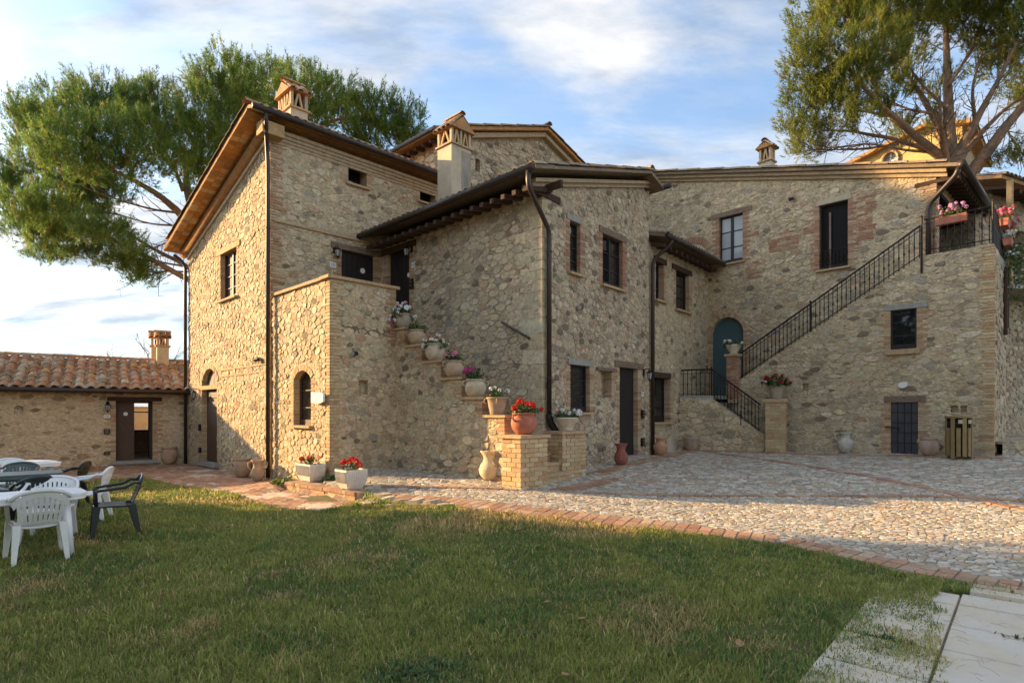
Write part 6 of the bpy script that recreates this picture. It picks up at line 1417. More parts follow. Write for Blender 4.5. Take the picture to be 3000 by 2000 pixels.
# ================================================================== plastic garden furniture
def chair_parts(m):
    """monobloc armchair: returns list of (name, mesh); faces +x, seat 0.43 high"""
    out_ = []
    b = MB(); nx, ny = 6, 6; vs = []
    for s_ in (0, -.022):
        for i in range(nx + 1):
            for j in range(ny + 1):
                x = -.20 + .43 * i / nx; w = .215 + .035 * (i / nx); y = -w + 2 * w * j / ny; z = .43 - .022 * math.sin(math.pi * j / ny) - .02 * (1 - i / nx) - (.02 * max(0, i / nx - .8) * 5) ; vs.append((x, y, z + s_))
    q = (nx + 1) * (ny + 1); g = lambda i, j, s_: s_ * q + i * (ny + 1) + j
    fs = [(g(i, j, 0), g(i + 1, j, 0), g(i + 1, j + 1, 0), g(i, j + 1, 0)) for i in range(nx) for j in range(ny)] + [(g(i, j, 1), g(i, j + 1, 1), g(i + 1, j + 1, 1), g(i + 1, j, 1)) for i in range(nx) for j in range(ny)]
    for i in range(nx): fs += [(g(i, 0, 0), g(i, 0, 1), g(i + 1, 0, 1), g(i + 1, 0, 0)), (g(i, ny, 0), g(i + 1, ny, 0), g(i + 1, ny, 1), g(i, ny, 1))]
    for j in range(ny): fs += [(g(0, j, 0), g(0, j + 1, 0), g(0, j + 1, 1), g(0, j, 1)), (g(nx, j, 0), g(nx, j, 1), g(nx, j + 1, 1), g(nx, j + 1, 0))]
    b.add(vs, fs); out_.append(('seat', b.mesh('seat', m), True))
    # back: point on the reclined shell for lateral y and height fraction f
    def bk(y, f): return Vector((-.20 - .13 * f - .02 * math.sin(f * 3) + .35 * y * y * (0.4 + f), y * (.88 + .22 * f), .41 + .385 * f))
    b = MB()
    for k in range(9):
        y = -.19 + .38 * k / 8; top = .93 - 1.6 * y * y * 1.3
        for f0, f1 in ((.1, .34), (.38, .60), (.64, top)):
            c0, c1 = bk(y, f0 - .045), bk(y, f1 + .03); w = .0155; u = Vector((0, w, 0))
            if k % 1 == 0: b.prism([c0 - u, c0 + u, c1 + u * 1.15, c1 - u * 1.15], (-.012, 0, 0))
    for f in (.08, .36, .62):
        for k in range(8):
            y0, y1 = -.2 + .4 * k / 8, -.2 + .4 * (k + 1) / 8; b.prism([bk(y0, f - .035), bk(y1, f - .035), bk(y1, f + .035), bk(y0, f + .035)], (-.012, 0, 0))
    for k in range(12):     # arched top band
        t0, t1 = -1 + 2 * k / 12, -1 + 2 * (k + 1) / 12; ft = lambda t: .98 - .33 * abs(t) ** 2.4
        b.prism([bk(.235 * t0, ft(t0) - .16), bk(.235 * t1, ft(t1) - .16), bk(.25 * t1, ft(t1)), bk(.25 * t0, ft(t0))], (-.012, 0, 0))
    out_.append(('backrest', b.mesh('backrest', m), False))
    b = MB(); pts = [Vector((.19, -.255, .63)), Vector((.05, -.275, .645)), Vector((-.12, -.285, .665)), Vector((-.22, -.27, .72))] + [bk(.25 * math.sin(t), .72 + .29 * math.cos(t)) + Vector((-.005, 0, 0)) for t in np.linspace(-1.35, 1.35, 15)] + [Vector((-.22, .27, .72)), Vector((-.12, .285, .665)), Vector((.05, .275, .645)), Vector((.19, .255, .63))]
    b.tube(pts, [.02] * len(pts), 8); out_.append(('arm_rail', b.mesh('arm_rail', m), True))
    for s_ in (-1, 1):
        b = MB(); b.tube([Vector((.19, s_ * .255, .635)), Vector((.205, s_ * .25, .6)), Vector((.20, s_ * .235, .42))], [.022, .022, .024], 8); out_.append(('arm_support', b.mesh('arm_support', m), True))
    for x, dx, s_ in ((.19, .05, -1), (.19, .05, 1), (-.2, -.09, -1), (-.2, -.09, 1)):
        b = MB(); y = s_ * (.225 if x > 0 else .2); yo_ = s_ * .035; ty = .045; tx = .045
        a0, a1 = Vector((x, y, .425)), Vector((x + dx, y + yo_, 0))
        for (p, wx, wy) in ((a0, .085, .075), (a1, .04, .04)): pass
        P0 = [a0 + Vector((i * .045, j * .036, 0)) for i, j in ((-1, -1), (1, -1), (1, 1), (-1, 1))]; P1 = [a1 + Vector((i * .021, j * .021, 0)) for i, j in ((-1, -1), (1, -1), (1, 1), (-1, 1))]
        b.add(P0 + P1, [(0, 3, 2, 1), (4, 5, 6, 7)] + [(k, (k + 1) % 4, 4 + (k + 1) % 4, 4 + k) for k in range(4)]); out_.append(('leg', b.mesh('leg', m), False))
    return out_
CH = {k: chair_parts(M[k]) for k in ('white', 'blackplastic', 'greenplastic', 'offwhite')}
def chair(label, x, y, face, m):
    z = G(x, y) - .005; t = thing('plastic_chair', label, 'chair', (x, y, z), math.atan2(face[1], face[0]), 'plastic garden chairs')
    for n_, me, sm in CH[m]:
        o = bpy.data.objects.new(n_, me); col.objects.link(o); o.parent = t
        if sm: me.polygons.foreach_set('use_smooth', [True] * len(me.polygons))
    return t
def table(label, c, ax, L, W, m):
    ax = Vector(ax).normalized(); t = thing('plastic_table', label, 'table', (c[0], c[1], G(*c) - .005), math.atan2(ax.y, ax.x), 'plastic garden tables')
    pts = []; r = .2
    for cx, cy, a0 in ((L / 2 - r, W / 2 - r, 0), (-L / 2 + r, W / 2 - r, 90), (-L / 2 + r, -W / 2 + r, 180), (L / 2 - r, -W / 2 + r, 270)):
        for k in range(6): a = R(a0 + 18 * k); pts.append((cx + r * math.cos(a), cy + r * math.sin(a)))
    b = MB(); b.prism([(p[0], p[1], .70) for p in pts], (0, 0, .022)); b.prism([(p[0] * .985, p[1] * .975, .655) for p in pts], (0, 0, .046)); b.build('table_top', M[m], t, local=True)
    for sx in (-1, 1):
        for sy in (-1, 1):
            b = MB(); p = Vector((sx * (L / 2 - .22), sy * (W / 2 - .17), .66)); q = Vector((sx * (L / 2 - .17), sy * (W / 2 - .12), 0)); b.tube([p, q], [.055, .038], 10); b.build('leg', M[m], t, local=True, smooth=True)
    b = MB(); b.cbox((0, 0, .60), L * .7, .03, .06); b.build('stretcher', M[m], t, local=True)
    return t
tax = Vector((-.70, -.71, 0)); tc_ = Vector((-5.22, 7.12, 0)) + tax * .68
table('white plastic table nearest the camera', tc_[:2], tax, 1.35, .78, 'white')
chair('white plastic chair seen from behind, nearest of all the chairs', -5.42, 6.66, (-.72, .70), 'offwhite')
chair('black plastic chair standing alone on the grass right of the white table', -5.48, 8.02, (-.80, -.60), 'blackplastic')
chair('white plastic chair across the near white table', -6.05, 7.62, (.45, -.89), 'white')
chair('black plastic chair with only its rim showing behind the white chair', -6.55, 8.05, (-.75, .66), 'blackplastic')
chair('white plastic chair with sunlit armrest at the end of the green table', -6.62, 9.05, (-.94, -.35), 'white')
table('dark green plastic table behind the white one', (-7.75, 8.95), (-.75, -.66), 1.35, .75, 'greenplastic')
chair('black plastic chair turned sideways before the cottage, right of the green table', -7.82, 10.2, (-.95, -.3), 'blackplastic')
chair('green-grey plastic chair behind the green table', -8.35, 9.75, (.3, -.95), 'greenplastic')
chair('white plastic chair farthest back beside the second white table', -9.35, 10.75, (.5, -.87), 'white')
table('white plastic table farthest back on the lawn', (-9.3, 11.3), (-.8, .6), 1.2, .7, 'white')

# ================================================================== trees
def tree_limbs(t, limbs, m='bark', n=9):
    for i, (pts, r0, r1) in enumerate(limbs):
        P = [Vector(p) for p in pts]; k = len(P) - 1; o = []
        for j in range(k):                             # smooth the polyline a little and let it waver
            for s_ in range(4):
                f = s_ / 4; a, b_ = P[j], P[j + 1]; w = Vector((random.gauss(0, 1), random.gauss(0, 1), random.gauss(0, 1))) * ((b_ - a).length * .012)
                o.append(a.lerp(b_, f) + w)
        o.append(P[-1]); o2 = [o[0]] + [(o[q - 1] + o[q] * 2 + o[q + 1]) / 4 for q in range(1, len(o) - 1)] + [o[-1]]
        rs = [r0 + (r1 - r0) * (q / (len(o2) - 1)) ** .8 for q in range(len(o2))]
        mb = MB(); mb.tube(o2, rs, n); mb.build('trunk' if i == 0 else 'limb', M[m], t, smooth=True)
def needles(t, blobs, dens, seed, pal, L=.15, axis=.36, up=1.0, nn=22, wid=.0105):
    rng = np.random.default_rng(seed); C = []; A = []
    for (x, y, z, rx, ry, rz) in blobs:
        nc = max(3, int(dens * (rx * rz + rx * ry) * .5 / 11)); d = rng.normal(size=(nc, 3)); d /= np.linalg.norm(d, axis=1)[:, None]; rad = rng.random(nc) ** (1 / 2.7)   # sprays of tufts
        cc = d * rad[:, None] * np.array([rx, ry, rz]); cr = rng.uniform(.09, .2, nc); per = rng.integers(7, 15, nc); idx = np.repeat(np.arange(nc), per); n = len(idx)
        q = cc[idx] + rng.normal(size=(n, 3)) * cr[idx][:, None] * np.array([.8, .8, 1.1]); p = q / np.array([rx, ry, rz]); rad = np.minimum(np.linalg.norm(p, axis=1), 1); d = p / np.maximum(np.linalg.norm(p, axis=1), 1e-6)[:, None]; p = p; C.append(np.array([x, y, z]) + p * np.array([rx, ry, rz])); ac = rng.normal(size=(nc, 3)) * .25; a = d * .7 * rad[:, None] + np.array([0, 0, up]) + ac[idx] + rng.normal(size=(n, 3)) * .13; A.append(a / np.linalg.norm(a, axis=1)[:, None])
    C = np.concatenate(C); A = np.concatenate(A); n = len(C)
    sc_ = rng.uniform(.7, 1.2, n)
    ref = np.where(np.abs(A[:, 2:3]) < .9, np.array([[0, 0, 1.]]), np.array([[1., 0, 0]])); U = np.cross(A, ref); U /= np.linalg.norm(U, axis=1)[:, None]; W = np.cross(A, U)
    ph = rng.random((n, nn)) * 6.283; h = rng.random((n, nn)) ** .8 * axis; sp = rng.uniform(.45, 1.0, (n, nn))
    rad = U[:, None] * np.cos(ph)[..., None] + W[:, None] * np.sin(ph)[..., None]
    b = C[:, None] + A[:, None] * (h * sc_[:, None])[..., None]
    dr = A[:, None] * (1 - sp * .55)[..., None] + rad * sp[..., None]; dr /= np.linalg.norm(dr, axis=2)[..., None]
    tip = b + dr * (L * sc_[:, None] * rng.uniform(.7, 1.1, (n, nn)))[..., None]
    side = np.cross(dr, A[:, None] + .3 * rng.normal(size=(n, nn, 3))); side /= np.maximum(np.linalg.norm(side, axis=2), 1e-6)[..., None]
    V = np.stack([b - side * wid, b + side * wid, tip], 2).reshape(-1, 3); nt = n * nn
    cols_ = np.array([c for c, w in pal]); pr = np.array([w for c, w in pal], float); pr /= pr.sum(); ci = rng.choice(len(pal), n, p=pr); T = cols_[ci] * rng.uniform(.75, 1.25, (n, 1)); T = np.repeat(T, nn, 0)
    me = bpy.data.meshes.new('crown'); me.vertices.add(nt * 3); me.loops.add(nt * 3); me.polygons.add(nt)
    off = np.array(root_of(t).location); me.vertices.foreach_set('co', (V - off).astype('f').ravel()); me.loops.foreach_set('vertex_index', np.arange(nt * 3, dtype='i')); me.polygons.foreach_set('loop_start', np.arange(0, nt * 3, 3, dtype='i'))
    me.update(calc_edges=True); a = me.attributes.new('tint', 'FLOAT_COLOR', 'FACE'); a.data.foreach_set('color', np.concatenate([T, np.ones((nt, 1))], 1).astype('f').ravel())
    me.materials.append(M['needle']); o = bpy.data.objects.new('crown', me); col.objects.link(o); o.parent = t; return o, nt
PINEG = [((.11, .20, .045), 4), ((.15, .245, .05), 4), ((.20, .275, .055), 3), ((.28, .29, .06), 1.6), ((.16, .11, .04), .5)]
PINEY = [((.14, .18, .032), 4), ((.19, .215, .036), 4), ((.25, .245, .042), 3), ((.10, .145, .032), 3), ((.20, .14, .045), .6)]
def px3(x, y, Y): return Vector(((x - 1176) / 1340 * Y, Y, 1.65 + (948 - y) / 1340 * Y))
PINE1 = [(-19.36, 23.67, 13.1, 1.27, 1.14, 1.17), (-19.67, 25.69, 14.8, 1.63, 1.47, 1.27), (-16.96, 24.54, 14.43, 1.56, 1.4, 1.14), (-16.08, 26.09, 15.14, 1.65, 1.49, 1.32), (-14.8, 26.23, 13.75, 1.86, 1.67, 1.57), (-14.73, 22.53, 11.87, 1.77, 1.59, 1.35), (-16.49, 22.19, 11.55, 1.57, 1.42, 1.24), (-22.08, 27.63, 13.53, 1.44, 1.3, 1.13), (-12.94, 24.57, 11.7, 1.1, 1.1, 1.1), (-11.58, 23.65, 14.94, 1.41, 1.27, 1.24), (-12.32, 28.67, 17.44, 1.82, 1.64, 1.6), (-9.14, 25.2, 15.15, 1.6, 1.44, 1.28), (-8.16, 27.62, 16.14, 1.55, 1.39, 1.13), (-5.95, 25.24, 14.52, 1.32, 1.19, 0.94), (-4.79, 26.07, 14.55, 0.97, 1.1, 0.89), (-12.0, 23.09, 13.42, 1.29, 1.16, 1.17), (-12.09, 26.29, 14.36, 1.86, 1.68, 1.57), (-10.92, 27.83, 14.48, 1.87, 1.68, 1.25), (-6.23, 25.61, 13.69, 1.15, 1.1, 0.69), (-4.66, 26.48, 13.96, 0.79, 1.1, 0.59), (-22.5, 26.2, 11.54, 1.08, 1.1, 0.9), (-18.25, 22.52, 9.52, 1.43, 1.29, 0.84), (-20.45, 27.1, 10.67, 1.72, 1.55, 0.81), (-21.65, 25.88, 9.82, 1.16, 1.1, 0.7), (-18.44, 24.09, 8.77, 1.35, 1.21, 0.5), (-15.5, 22.3, 8.36, 1.2, 1.1, 0.47), (-19.53, 27.81, 12.19, 1.56, 1.4, 0.87), (-16.8, 25.41, 8.4, 0.99, 1.1, 0.46), (-16.76, 26.39, 7.87, 0.95, 1.1, 0.35), (-20.53, 27.9, 12.64, 1.77, 1.59, 0.92), (-22.85, 26.37, 12.33, 0.67, 1.1, 0.71), (-21.63, 27.19, 8.91, 0.81, 1.1, 0.28), (-18.1, 25.1, 8.45, 0.75, 1.1, 0.26)]
LIMB1 = [([(-13.53, 26.5, 0.92), (-13.61, 26.5, 4.58), (-13.8, 26.5, 7.54), (-14.12, 26.5, 9.72)], 0.42, 0.34), ([(-13.88, 26.5, 7.35), (-14.62, 26.26, 7.69), (-16.23, 26.02, 8.6), (-17.82, 25.78, 9.4), (-19.56, 25.54, 10.0), (-21.07, 25.3, 10.52)], 0.17, 0.03), ([(-13.88, 26.5, 7.74), (-15.12, 26.8, 8.51), (-17.11, 27.1, 9.5), (-19.14, 27.4, 10.77), (-21.0, 27.7, 11.53)], 0.13, 0.03), ([(-14.06, 26.5, 9.32), (-14.88, 26.2, 10.6), (-15.58, 25.9, 11.28), (-16.74, 25.6, 11.93), (-18.24, 25.3, 12.56), (-19.7, 25.0, 13.37)], 0.22, 0.03), ([(-14.12, 26.5, 9.62), (-14.82, 26.62, 11.74), (-14.99, 26.75, 12.99), (-15.66, 26.88, 14.25), (-16.64, 27.0, 15.51)], 0.22, 0.04), ([(-14.08, 26.5, 9.52), (-13.94, 26.83, 11.82), (-13.3, 27.17, 13.98), (-12.64, 27.5, 16.18)], 0.22, 0.04), ([(-14.0, 26.5, 9.32), (-12.58, 26.5, 11.89), (-10.6, 26.5, 13.87), (-7.83, 26.5, 15.06), (-5.46, 26.5, 14.86)], 0.22, 0.03), ([(-14.95, 26.5, 11.7), (-15.15, 26.17, 12.74), (-15.73, 25.83, 13.56), (-16.67, 25.5, 14.36)], 0.09, 0.03), ([(-15.05, 26.5, 10.71), (-16.43, 26.33, 10.85), (-17.89, 26.17, 11.28), (-19.13, 26.0, 11.7)], 0.06, 0.02), ([(-14.75, 26.5, 10.11), (-16.5, 26.77, 10.3), (-18.48, 27.03, 10.89), (-21.51, 27.3, 11.18)], 0.05, 0.015), ([(-14.95, 26.5, 8.33), (-16.02, 26.3, 8.48), (-17.06, 26.1, 8.53), (-17.9, 25.9, 8.57)], 0.05, 0.015), ([(-14.75, 26.5, 8.04), (-15.62, 26.63, 8.13), (-16.5, 26.77, 8.0), (-17.38, 26.9, 7.93)], 0.05, 0.015), ([(-14.85, 26.5, 9.92), (-15.7, 26.43, 9.3), (-16.64, 26.35, 8.98), (-17.18, 26.27, 9.26), (-17.52, 26.2, 10.02)], 0.035, 0.012), ([(-6.45, 26.5, 13.87), (-7.11, 26.75, 14.59), (-7.58, 27.0, 15.51)], 0.06, 0.02), ([(-5.46, 26.5, 13.77), (-5.8, 26.25, 14.34), (-5.94, 26.0, 14.81)], 0.05, 0.02)]
PINE2 = [(12.78, 24.32, 17.73, 1.23, 1.11, 1.05), (13.31, 22.76, 17.24, 1.49, 1.35, 1.15), (16.44, 24.92, 19.05, 1.77, 1.59, 1.26), (18.11, 24.67, 19.19, 1.56, 1.41, 1.1), (11.2, 21.94, 15.04, 0.95, 0.85, 0.92), (11.96, 21.4, 14.39, 1.18, 1.06, 0.99), (13.46, 21.75, 15.09, 1.36, 1.23, 1.14), (16.99, 25.05, 17.78, 1.35, 1.21, 1.08), (17.28, 22.72, 17.21, 1.19, 1.07, 0.68), (19.14, 23.56, 17.26, 1.3, 1.17, 1.05), (19.3, 22.12, 16.64, 1.4, 1.26, 1.22), (21.38, 23.03, 16.23, 1.55, 1.39, 1.38), (11.33, 22.7, 14.24, 0.78, 0.8, 0.75), (12.16, 22.34, 13.66, 1.1, 0.99, 0.83), (13.94, 23.37, 14.61, 1.22, 1.1, 0.84), (11.37, 23.22, 13.31, 0.66, 0.8, 0.69), (12.55, 24.07, 13.14, 0.9, 0.81, 0.68), (11.81, 23.48, 12.27, 0.7, 0.8, 0.32), (20.78, 24.89, 16.75, 1.15, 1.04, 1.02), (20.98, 23.94, 15.1, 0.93, 0.84, 0.86), (23.17, 25.16, 15.69, 1.31, 1.18, 1.31), (15.73, 23.45, 15.0, 0.77, 0.8, 0.63), (19.04, 22.11, 11.32, 0.59, 0.8, 0.3), (17.68, 23.95, 13.41, 0.54, 0.8, 0.61), (16.07, 24.23, 13.37, 0.54, 0.8, 0.29), (17.49, 24.07, 14.91, 0.54, 0.8, 0.47), (13.46, 23.3, 19.18, 2.09, 1.88, 1.39), (17.4, 23.94, 20.28, 2.68, 2.41, 1.61), (19.04, 21.73, 18.32, 2.43, 2.19, 1.46), (24.17, 24.46, 18.95, 2.19, 1.97, 2.19), (22.87, 23.32, 14.67, 1.57, 1.41, 1.57), (14.46, 22.43, 13.33, 0.6, 0.8, 0.37), (12.78, 21.85, 12.62, 0.65, 0.8, 0.36)]
LIMB2 = [([(17.51, 23.0, 2.47), (17.51, 23.0, 8.31), (17.4, 23.0, 11.06), (17.34, 23.0, 11.83)], 0.5, 0.42), ([(17.34, 23.0, 11.66), (17.38, 23.2, 13.73), (17.45, 23.4, 15.93), (17.47, 23.6, 18.17)], 0.26, 0.07), ([(17.37, 23.0, 11.31), (16.51, 22.72, 11.79), (15.31, 22.44, 12.5), (13.96, 22.16, 13.36), (12.64, 21.88, 14.52), (11.67, 21.6, 15.48)], 0.22, 0.03), ([(17.3, 23.0, 11.57), (16.79, 23.33, 13.63), (16.14, 23.67, 15.21), (15.3, 24.0, 16.84)], 0.17, 0.03), ([(17.34, 23.0, 11.4), (16.31, 23.15, 12.15), (15.2, 23.3, 12.57), (13.72, 23.45, 12.99), (12.57, 23.6, 13.06)], 0.13, 0.03), ([(17.23, 23.0, 11.06), (16.63, 22.47, 12.01), (16.11, 21.93, 12.42), (15.68, 21.4, 13.28)], 0.15, 0.04), ([(17.4, 23.0, 11.57), (18.05, 22.73, 12.98), (18.68, 22.47, 14.36), (19.28, 22.2, 15.86)], 0.2, 0.04), ([(17.51, 23.0, 11.14), (17.99, 23.2, 12.0), (18.93, 23.4, 12.97), (20.15, 23.6, 14.12), (21.74, 23.8, 14.94)], 0.16, 0.04), ([(17.66, 23.0, 10.37), (18.23, 22.75, 11.46), (19.04, 22.5, 12.7), (19.83, 22.25, 13.74), (20.75, 22.0, 15.08)], 0.3, 0.08), ([(16.72, 23.0, 11.91), (15.34, 22.73, 11.88), (13.82, 22.47, 12.01), (11.99, 22.2, 11.72)], 0.07, 0.02), ([(15.86, 23.0, 12.6), (15.28, 23.17, 13.37), (14.35, 23.33, 13.63), (13.22, 23.5, 14.07)], 0.08, 0.02), ([(16.55, 23.0, 13.46), (15.85, 23.5, 13.89), (14.94, 24.0, 14.78)], 0.06, 0.02), ([(18.26, 23.0, 13.12), (18.25, 23.2, 14.6), (18.93, 23.4, 16.28)], 0.08, 0.03), ([(19.46, 23.0, 12.94), (19.59, 22.75, 12.14), (19.63, 22.5, 11.52)], 0.04, 0.015), ([(17.2, 23.0, 13.63), (16.31, 23.15, 14.57), (15.72, 23.3, 15.7)], 0.07, 0.03), ([(17.2, 23.0, 14.49), (18.21, 23.15, 15.95), (18.67, 23.3, 17.09)], 0.07, 0.03), ([(15.17, 23.0, 12.26), (13.28, 22.7, 11.87), (11.6, 22.4, 11.73)], 0.05, 0.015)]
def twiglets(t, limbs, n, ln, seed, m='twig'):
    """fine bare side twigs along the limbs, one mesh"""
    rr = random.Random(seed); mb = MB()
    for k in range(n):
        pts, r0, r1 = limbs[rr.randrange(1, len(limbs))]; j = rr.randrange(len(pts) - 1); a, b_ = Vector(pts[j]), Vector(pts[j + 1]); p = a.lerp(b_, rr.random()); d = ((b_ - a).normalized() + Vector((rr.gauss(0, .6), rr.gauss(0, .6), rr.gauss(.1, .5)))).normalized()
        q = p + d * ln * rr.uniform(.4, 1) * .6; e = q + (d + Vector((rr.gauss(0, .4), rr.gauss(0, .4), rr.gauss(.15, .3)))).normalized() * ln * .5; mb.tube([p, q, e], [.022, .014, .006], 4, cap=False)
        for s_ in range(3): 
            f = q.lerp(e, rr.random()); mb.tube([f, f + Vector((rr.gauss(0, .3), rr.gauss(0, .3), rr.gauss(.05, .25))) * ln * .5], [.009, .004], 3, cap=False)
    mb.build('twigs', M[m], t)
p1_ = thing('pine_tree', 'broad umbrella pine with leaning limbs behind the tall stone house', 'tree', (-13.5, 26.5, 0))
tree_limbs(p1_, LIMB1); twiglets(p1_, LIMB1, 260, 1.3, 5)
print('tufts', needles(p1_, PINE1, 620, 11, PINEG)[1])
p2_ = thing('pine_tree', 'sunlit pine with many bare limbs rising behind the long house', 'tree', (17.5, 23, 0))
tree_limbs(p2_, LIMB2); twiglets(p2_, LIMB2, 330, 1.3, 6)
print('tufts', needles(p2_, PINE2, 500, 12, PINEY)[1])
# bare tree and hedge tops behind the cottage
def bare_tree(label, x, y, h, seed, n=7, leafy=120):
    t = thing('bare_tree', label, 'tree', (x, y, 0)); rr = random.Random(seed); b = MB(); b.tube([(0, 0, 0), (.05, 0, h * .5), (0, .05, h * .7)], [.12, .09, .06], 7); b.build('trunk', M['twig'], t, local=True)
    tw = MB()
    def grow(p, d, L, r, lev):
        q = p + d * L; tw.tube([p, (p + q) / 2 + Vector((rr.gauss(0, .04), rr.gauss(0, .04), 0)) * L, q], [r, r * .8, r * .55], 4, cap=False)
        if lev:
            for _ in range(3): grow(p.lerp(q, rr.uniform(.4, 1)), (d + Vector((rr.gauss(0, .55), rr.gauss(0, .55), rr.gauss(.1, .35)))).normalized(), L * .62, r * .55, lev - 1)
    for k in range(n): grow(Vector((0, 0, h * rr.uniform(.3, .7))), Vector((rr.gauss(0, .7), rr.gauss(0, .7), .8)).normalized(), h * .32, .04, 3)
    tw.build('branches', M['twig'], t, local=True)
    if leafy:
        mb = MB()
        for k in range(leafy):
            p = Vector((rr.gauss(0, .5), rr.gauss(0, .5), h * .62 + rr.gauss(0, .25))); n_ = Vector((rr.gauss(0, 1), rr.gauss(0, 1), rr.gauss(0, 1))).normalized(); u = n_.orthogonal().normalized() * .12; v = n_.cross(u) * .6
            mb.add([p - u, p + v, p + u, p - v], [(0, 1, 2, 3)], pick(GREENS, .2))
        mb.build('leaves', M['leaf'], t, local=True)
    return t
bare_tree('bare twiggy tree behind the cottage chimney', -16.3, 26.5, 4.9, 3)
bare_tree('bare twig tops above the left end of the cottage roof', -21.5, 24.5, 4.0, 8, leafy=0)
# broad evergreens beyond the left edge that shade the lawn, and trees behind the lawn that show in the panes
def oak(label, x, y, h, r, seed, n=5200, z0=1.0):
    t = thing('evergreen_oak', label, 'tree', (x, y, 0)); b = MB(); b.tube([(0, 0, -.1), (.1, 0, h * .3), (0, .1, h * .6)], [.35, .26, .14], 9); b.build('trunk', M['bark'], t, local=True)
    rg = np.random.default_rng(seed); blobs = [(0, 0, h * .55, r * .8, r * .8, h * .42)] + [(rg.uniform(-.6, .6) * r, rg.uniform(-.6, .6) * r, z0 + rg.uniform(.1, .9) * (h - z0), r * .5, r * .5, h * .16) for _ in range(14)]
    P = []
    for (bx_, by_, bz_, a, b_, c) in blobs:
        k = n // len(blobs); d = rg.normal(size=(k, 3)); d /= np.linalg.norm(d, axis=1)[:, None]; P.append(np.array([bx_, by_, bz_]) + d * (rg.random(k) ** .4)[:, None] * np.array([a, b_, c]))
    P = np.concatenate(P); k = len(P); nrm_ = rg.normal(size=(k, 3)); nrm_ /= np.linalg.norm(nrm_, axis=1)[:, None]; u = np.cross(nrm_, rg.normal(size=(k, 3))); u /= np.linalg.norm(u, axis=1)[:, None]; v = np.cross(nrm_, u); s = rg.uniform(.16, .32, (k, 1))
    V = np.stack([P - u * s, P + v * s * .6, P + u * s, P - v * s * .6], 1).reshape(-1, 3)
    me = bpy.data.meshes.new('crown'); me.from_pydata(V.tolist(), [], np.arange(4 * k).reshape(-1, 4).tolist()); a = me.attributes.new('tint', 'FLOAT_COLOR', 'FACE')
    a.data.foreach_set('color', np.array([(*pick(GREENS, .25), 1) for _ in range(k)], 'f').ravel()); me.materials.append(M['leaf']); o = bpy.data.objects.new('crown', me); col.objects.link(o); o.parent = t
    return t
oak('dense evergreen oak left of the lawn, nearest the cottage', -18.0, 11.2, 12.5, 3.3, 1, 9000)
oak('dense evergreen oak left of the lawn, in the middle of its row', -19.5, 6.9, 12.5, 3.9, 2, 9000)
oak('dense evergreen oak at the back of the row left of the lawn', -23.5, 10.6, 12.5, 3.6, 7, 7000)
oak('dense evergreen oak left of the lawn, nearest the camera', -21.0, 1.0, 12.0, 3.6, 3)
oak('leafy tree behind the lawn mirrored in the casement window', -14.5, -0.8, 10.5, 3.2, 4, 2200)
oak('leafy tree right of the lawn mirrored in the casement window', 10.5, -10.0, 9.0, 3.6, 5, 3600)

# ================================================================== grass
def vnoise(x, y, s, seed):
    rg = np.random.default_rng(seed); T = rg.random((64, 64)); x = x / s; y = y / s; xi = np.floor(x).astype(int); yi = np.floor(y).astype(int); fx = x - xi; fy = y - yi; fx = fx * fx * (3 - 2 * fx); fy = fy * fy * (3 - 2 * fy)
    g = lambda a, b_: T[a % 64, b_ % 64]
    return g(xi, yi) * (1 - fx) * (1 - fy) + g(xi + 1, yi) * fx * (1 - fy) + g(xi, yi + 1) * (1 - fx) * fy + g(xi + 1, yi + 1) * fx * fy
rg = np.random.default_rng(77); XS = []; YS = []; WS_ = []
for (y0, y1, dn, wdt) in ((2.9, 4.2, 9500, .0034), (4.2, 5.6, 7000, .0042), (5.6, 7.6, 4400, .0055), (7.6, 10.5, 2600, .0075), (10.5, 15.2, 1300, .011)):
    xa = -.93 * y1 - .6; xb = min(.93 * y1 + .6, 6.5); n = int((xb - xa) * (y1 - y0) * dn); x = rg.uniform(xa, xb, n); y = rg.uniform(y0, y1, n); k = np.abs(x) < .93 * y + .6
    XS.append(x[k]); YS.append(y[k]); WS_.append(np.full(k.sum(), wdt))
X = np.concatenate(XS); Y = np.concatenate(YS); WD = np.concatenate(WS_)
ed = (vnoise(X, Y, .30, 5) - .5) * .2 + (vnoise(X, Y, .09, 6) - .5) * .07
slx = (X - SB.x) * s2.x + (Y - SB.y) * s2.y; sly = (X - SB.x) * s1.x + (Y - SB.y) * s1.y
on_slab = (slx > -.06 + ed * .8 + .15 * np.clip(-sly, -.4, 2)) & (sly < 1.12 + ed * .4)
ox = X + ed * .7; oy = Y + ed * .7
keep = ~(inpoly(ox, oy, COURT) | inpoly(ox, oy, PATH) | on_slab | inpoly(X, Y, [(-2.86, 10.68), (-4.8, 12.4), (-4, 12.5), (-2.7, 11)]))
cl = vnoise(X, Y, .45, 1) * .5 + vnoise(X, Y, .13, 2) * .5
dry = vnoise(X, Y, 1.1, 3) * .55 + vnoise(X, Y, .35, 4) * .45
bank = np.exp(-((X - .1) ** 2 / 3.2 + (Y - 8.2) ** 2 / .55)); bank2 = np.exp(-((X + 5.2) ** 2 / 2.2 + (Y - 11) ** 2 / .25))
dryv = dry + bank * .5 + bank2 * .28
keep &= rg.random(len(X)) < np.clip(.42 + cl * 1.1, 0, 1)
X, Y, WD, cl, dryv = X[keep], Y[keep], WD[keep], cl[keep], dryv[keep]; n = len(X)
H = rg.gamma(5, .0068, n) * (.6 + cl * .9) * (1 + .25 * (WD > .006)); Zb = GA(X, Y) - .012
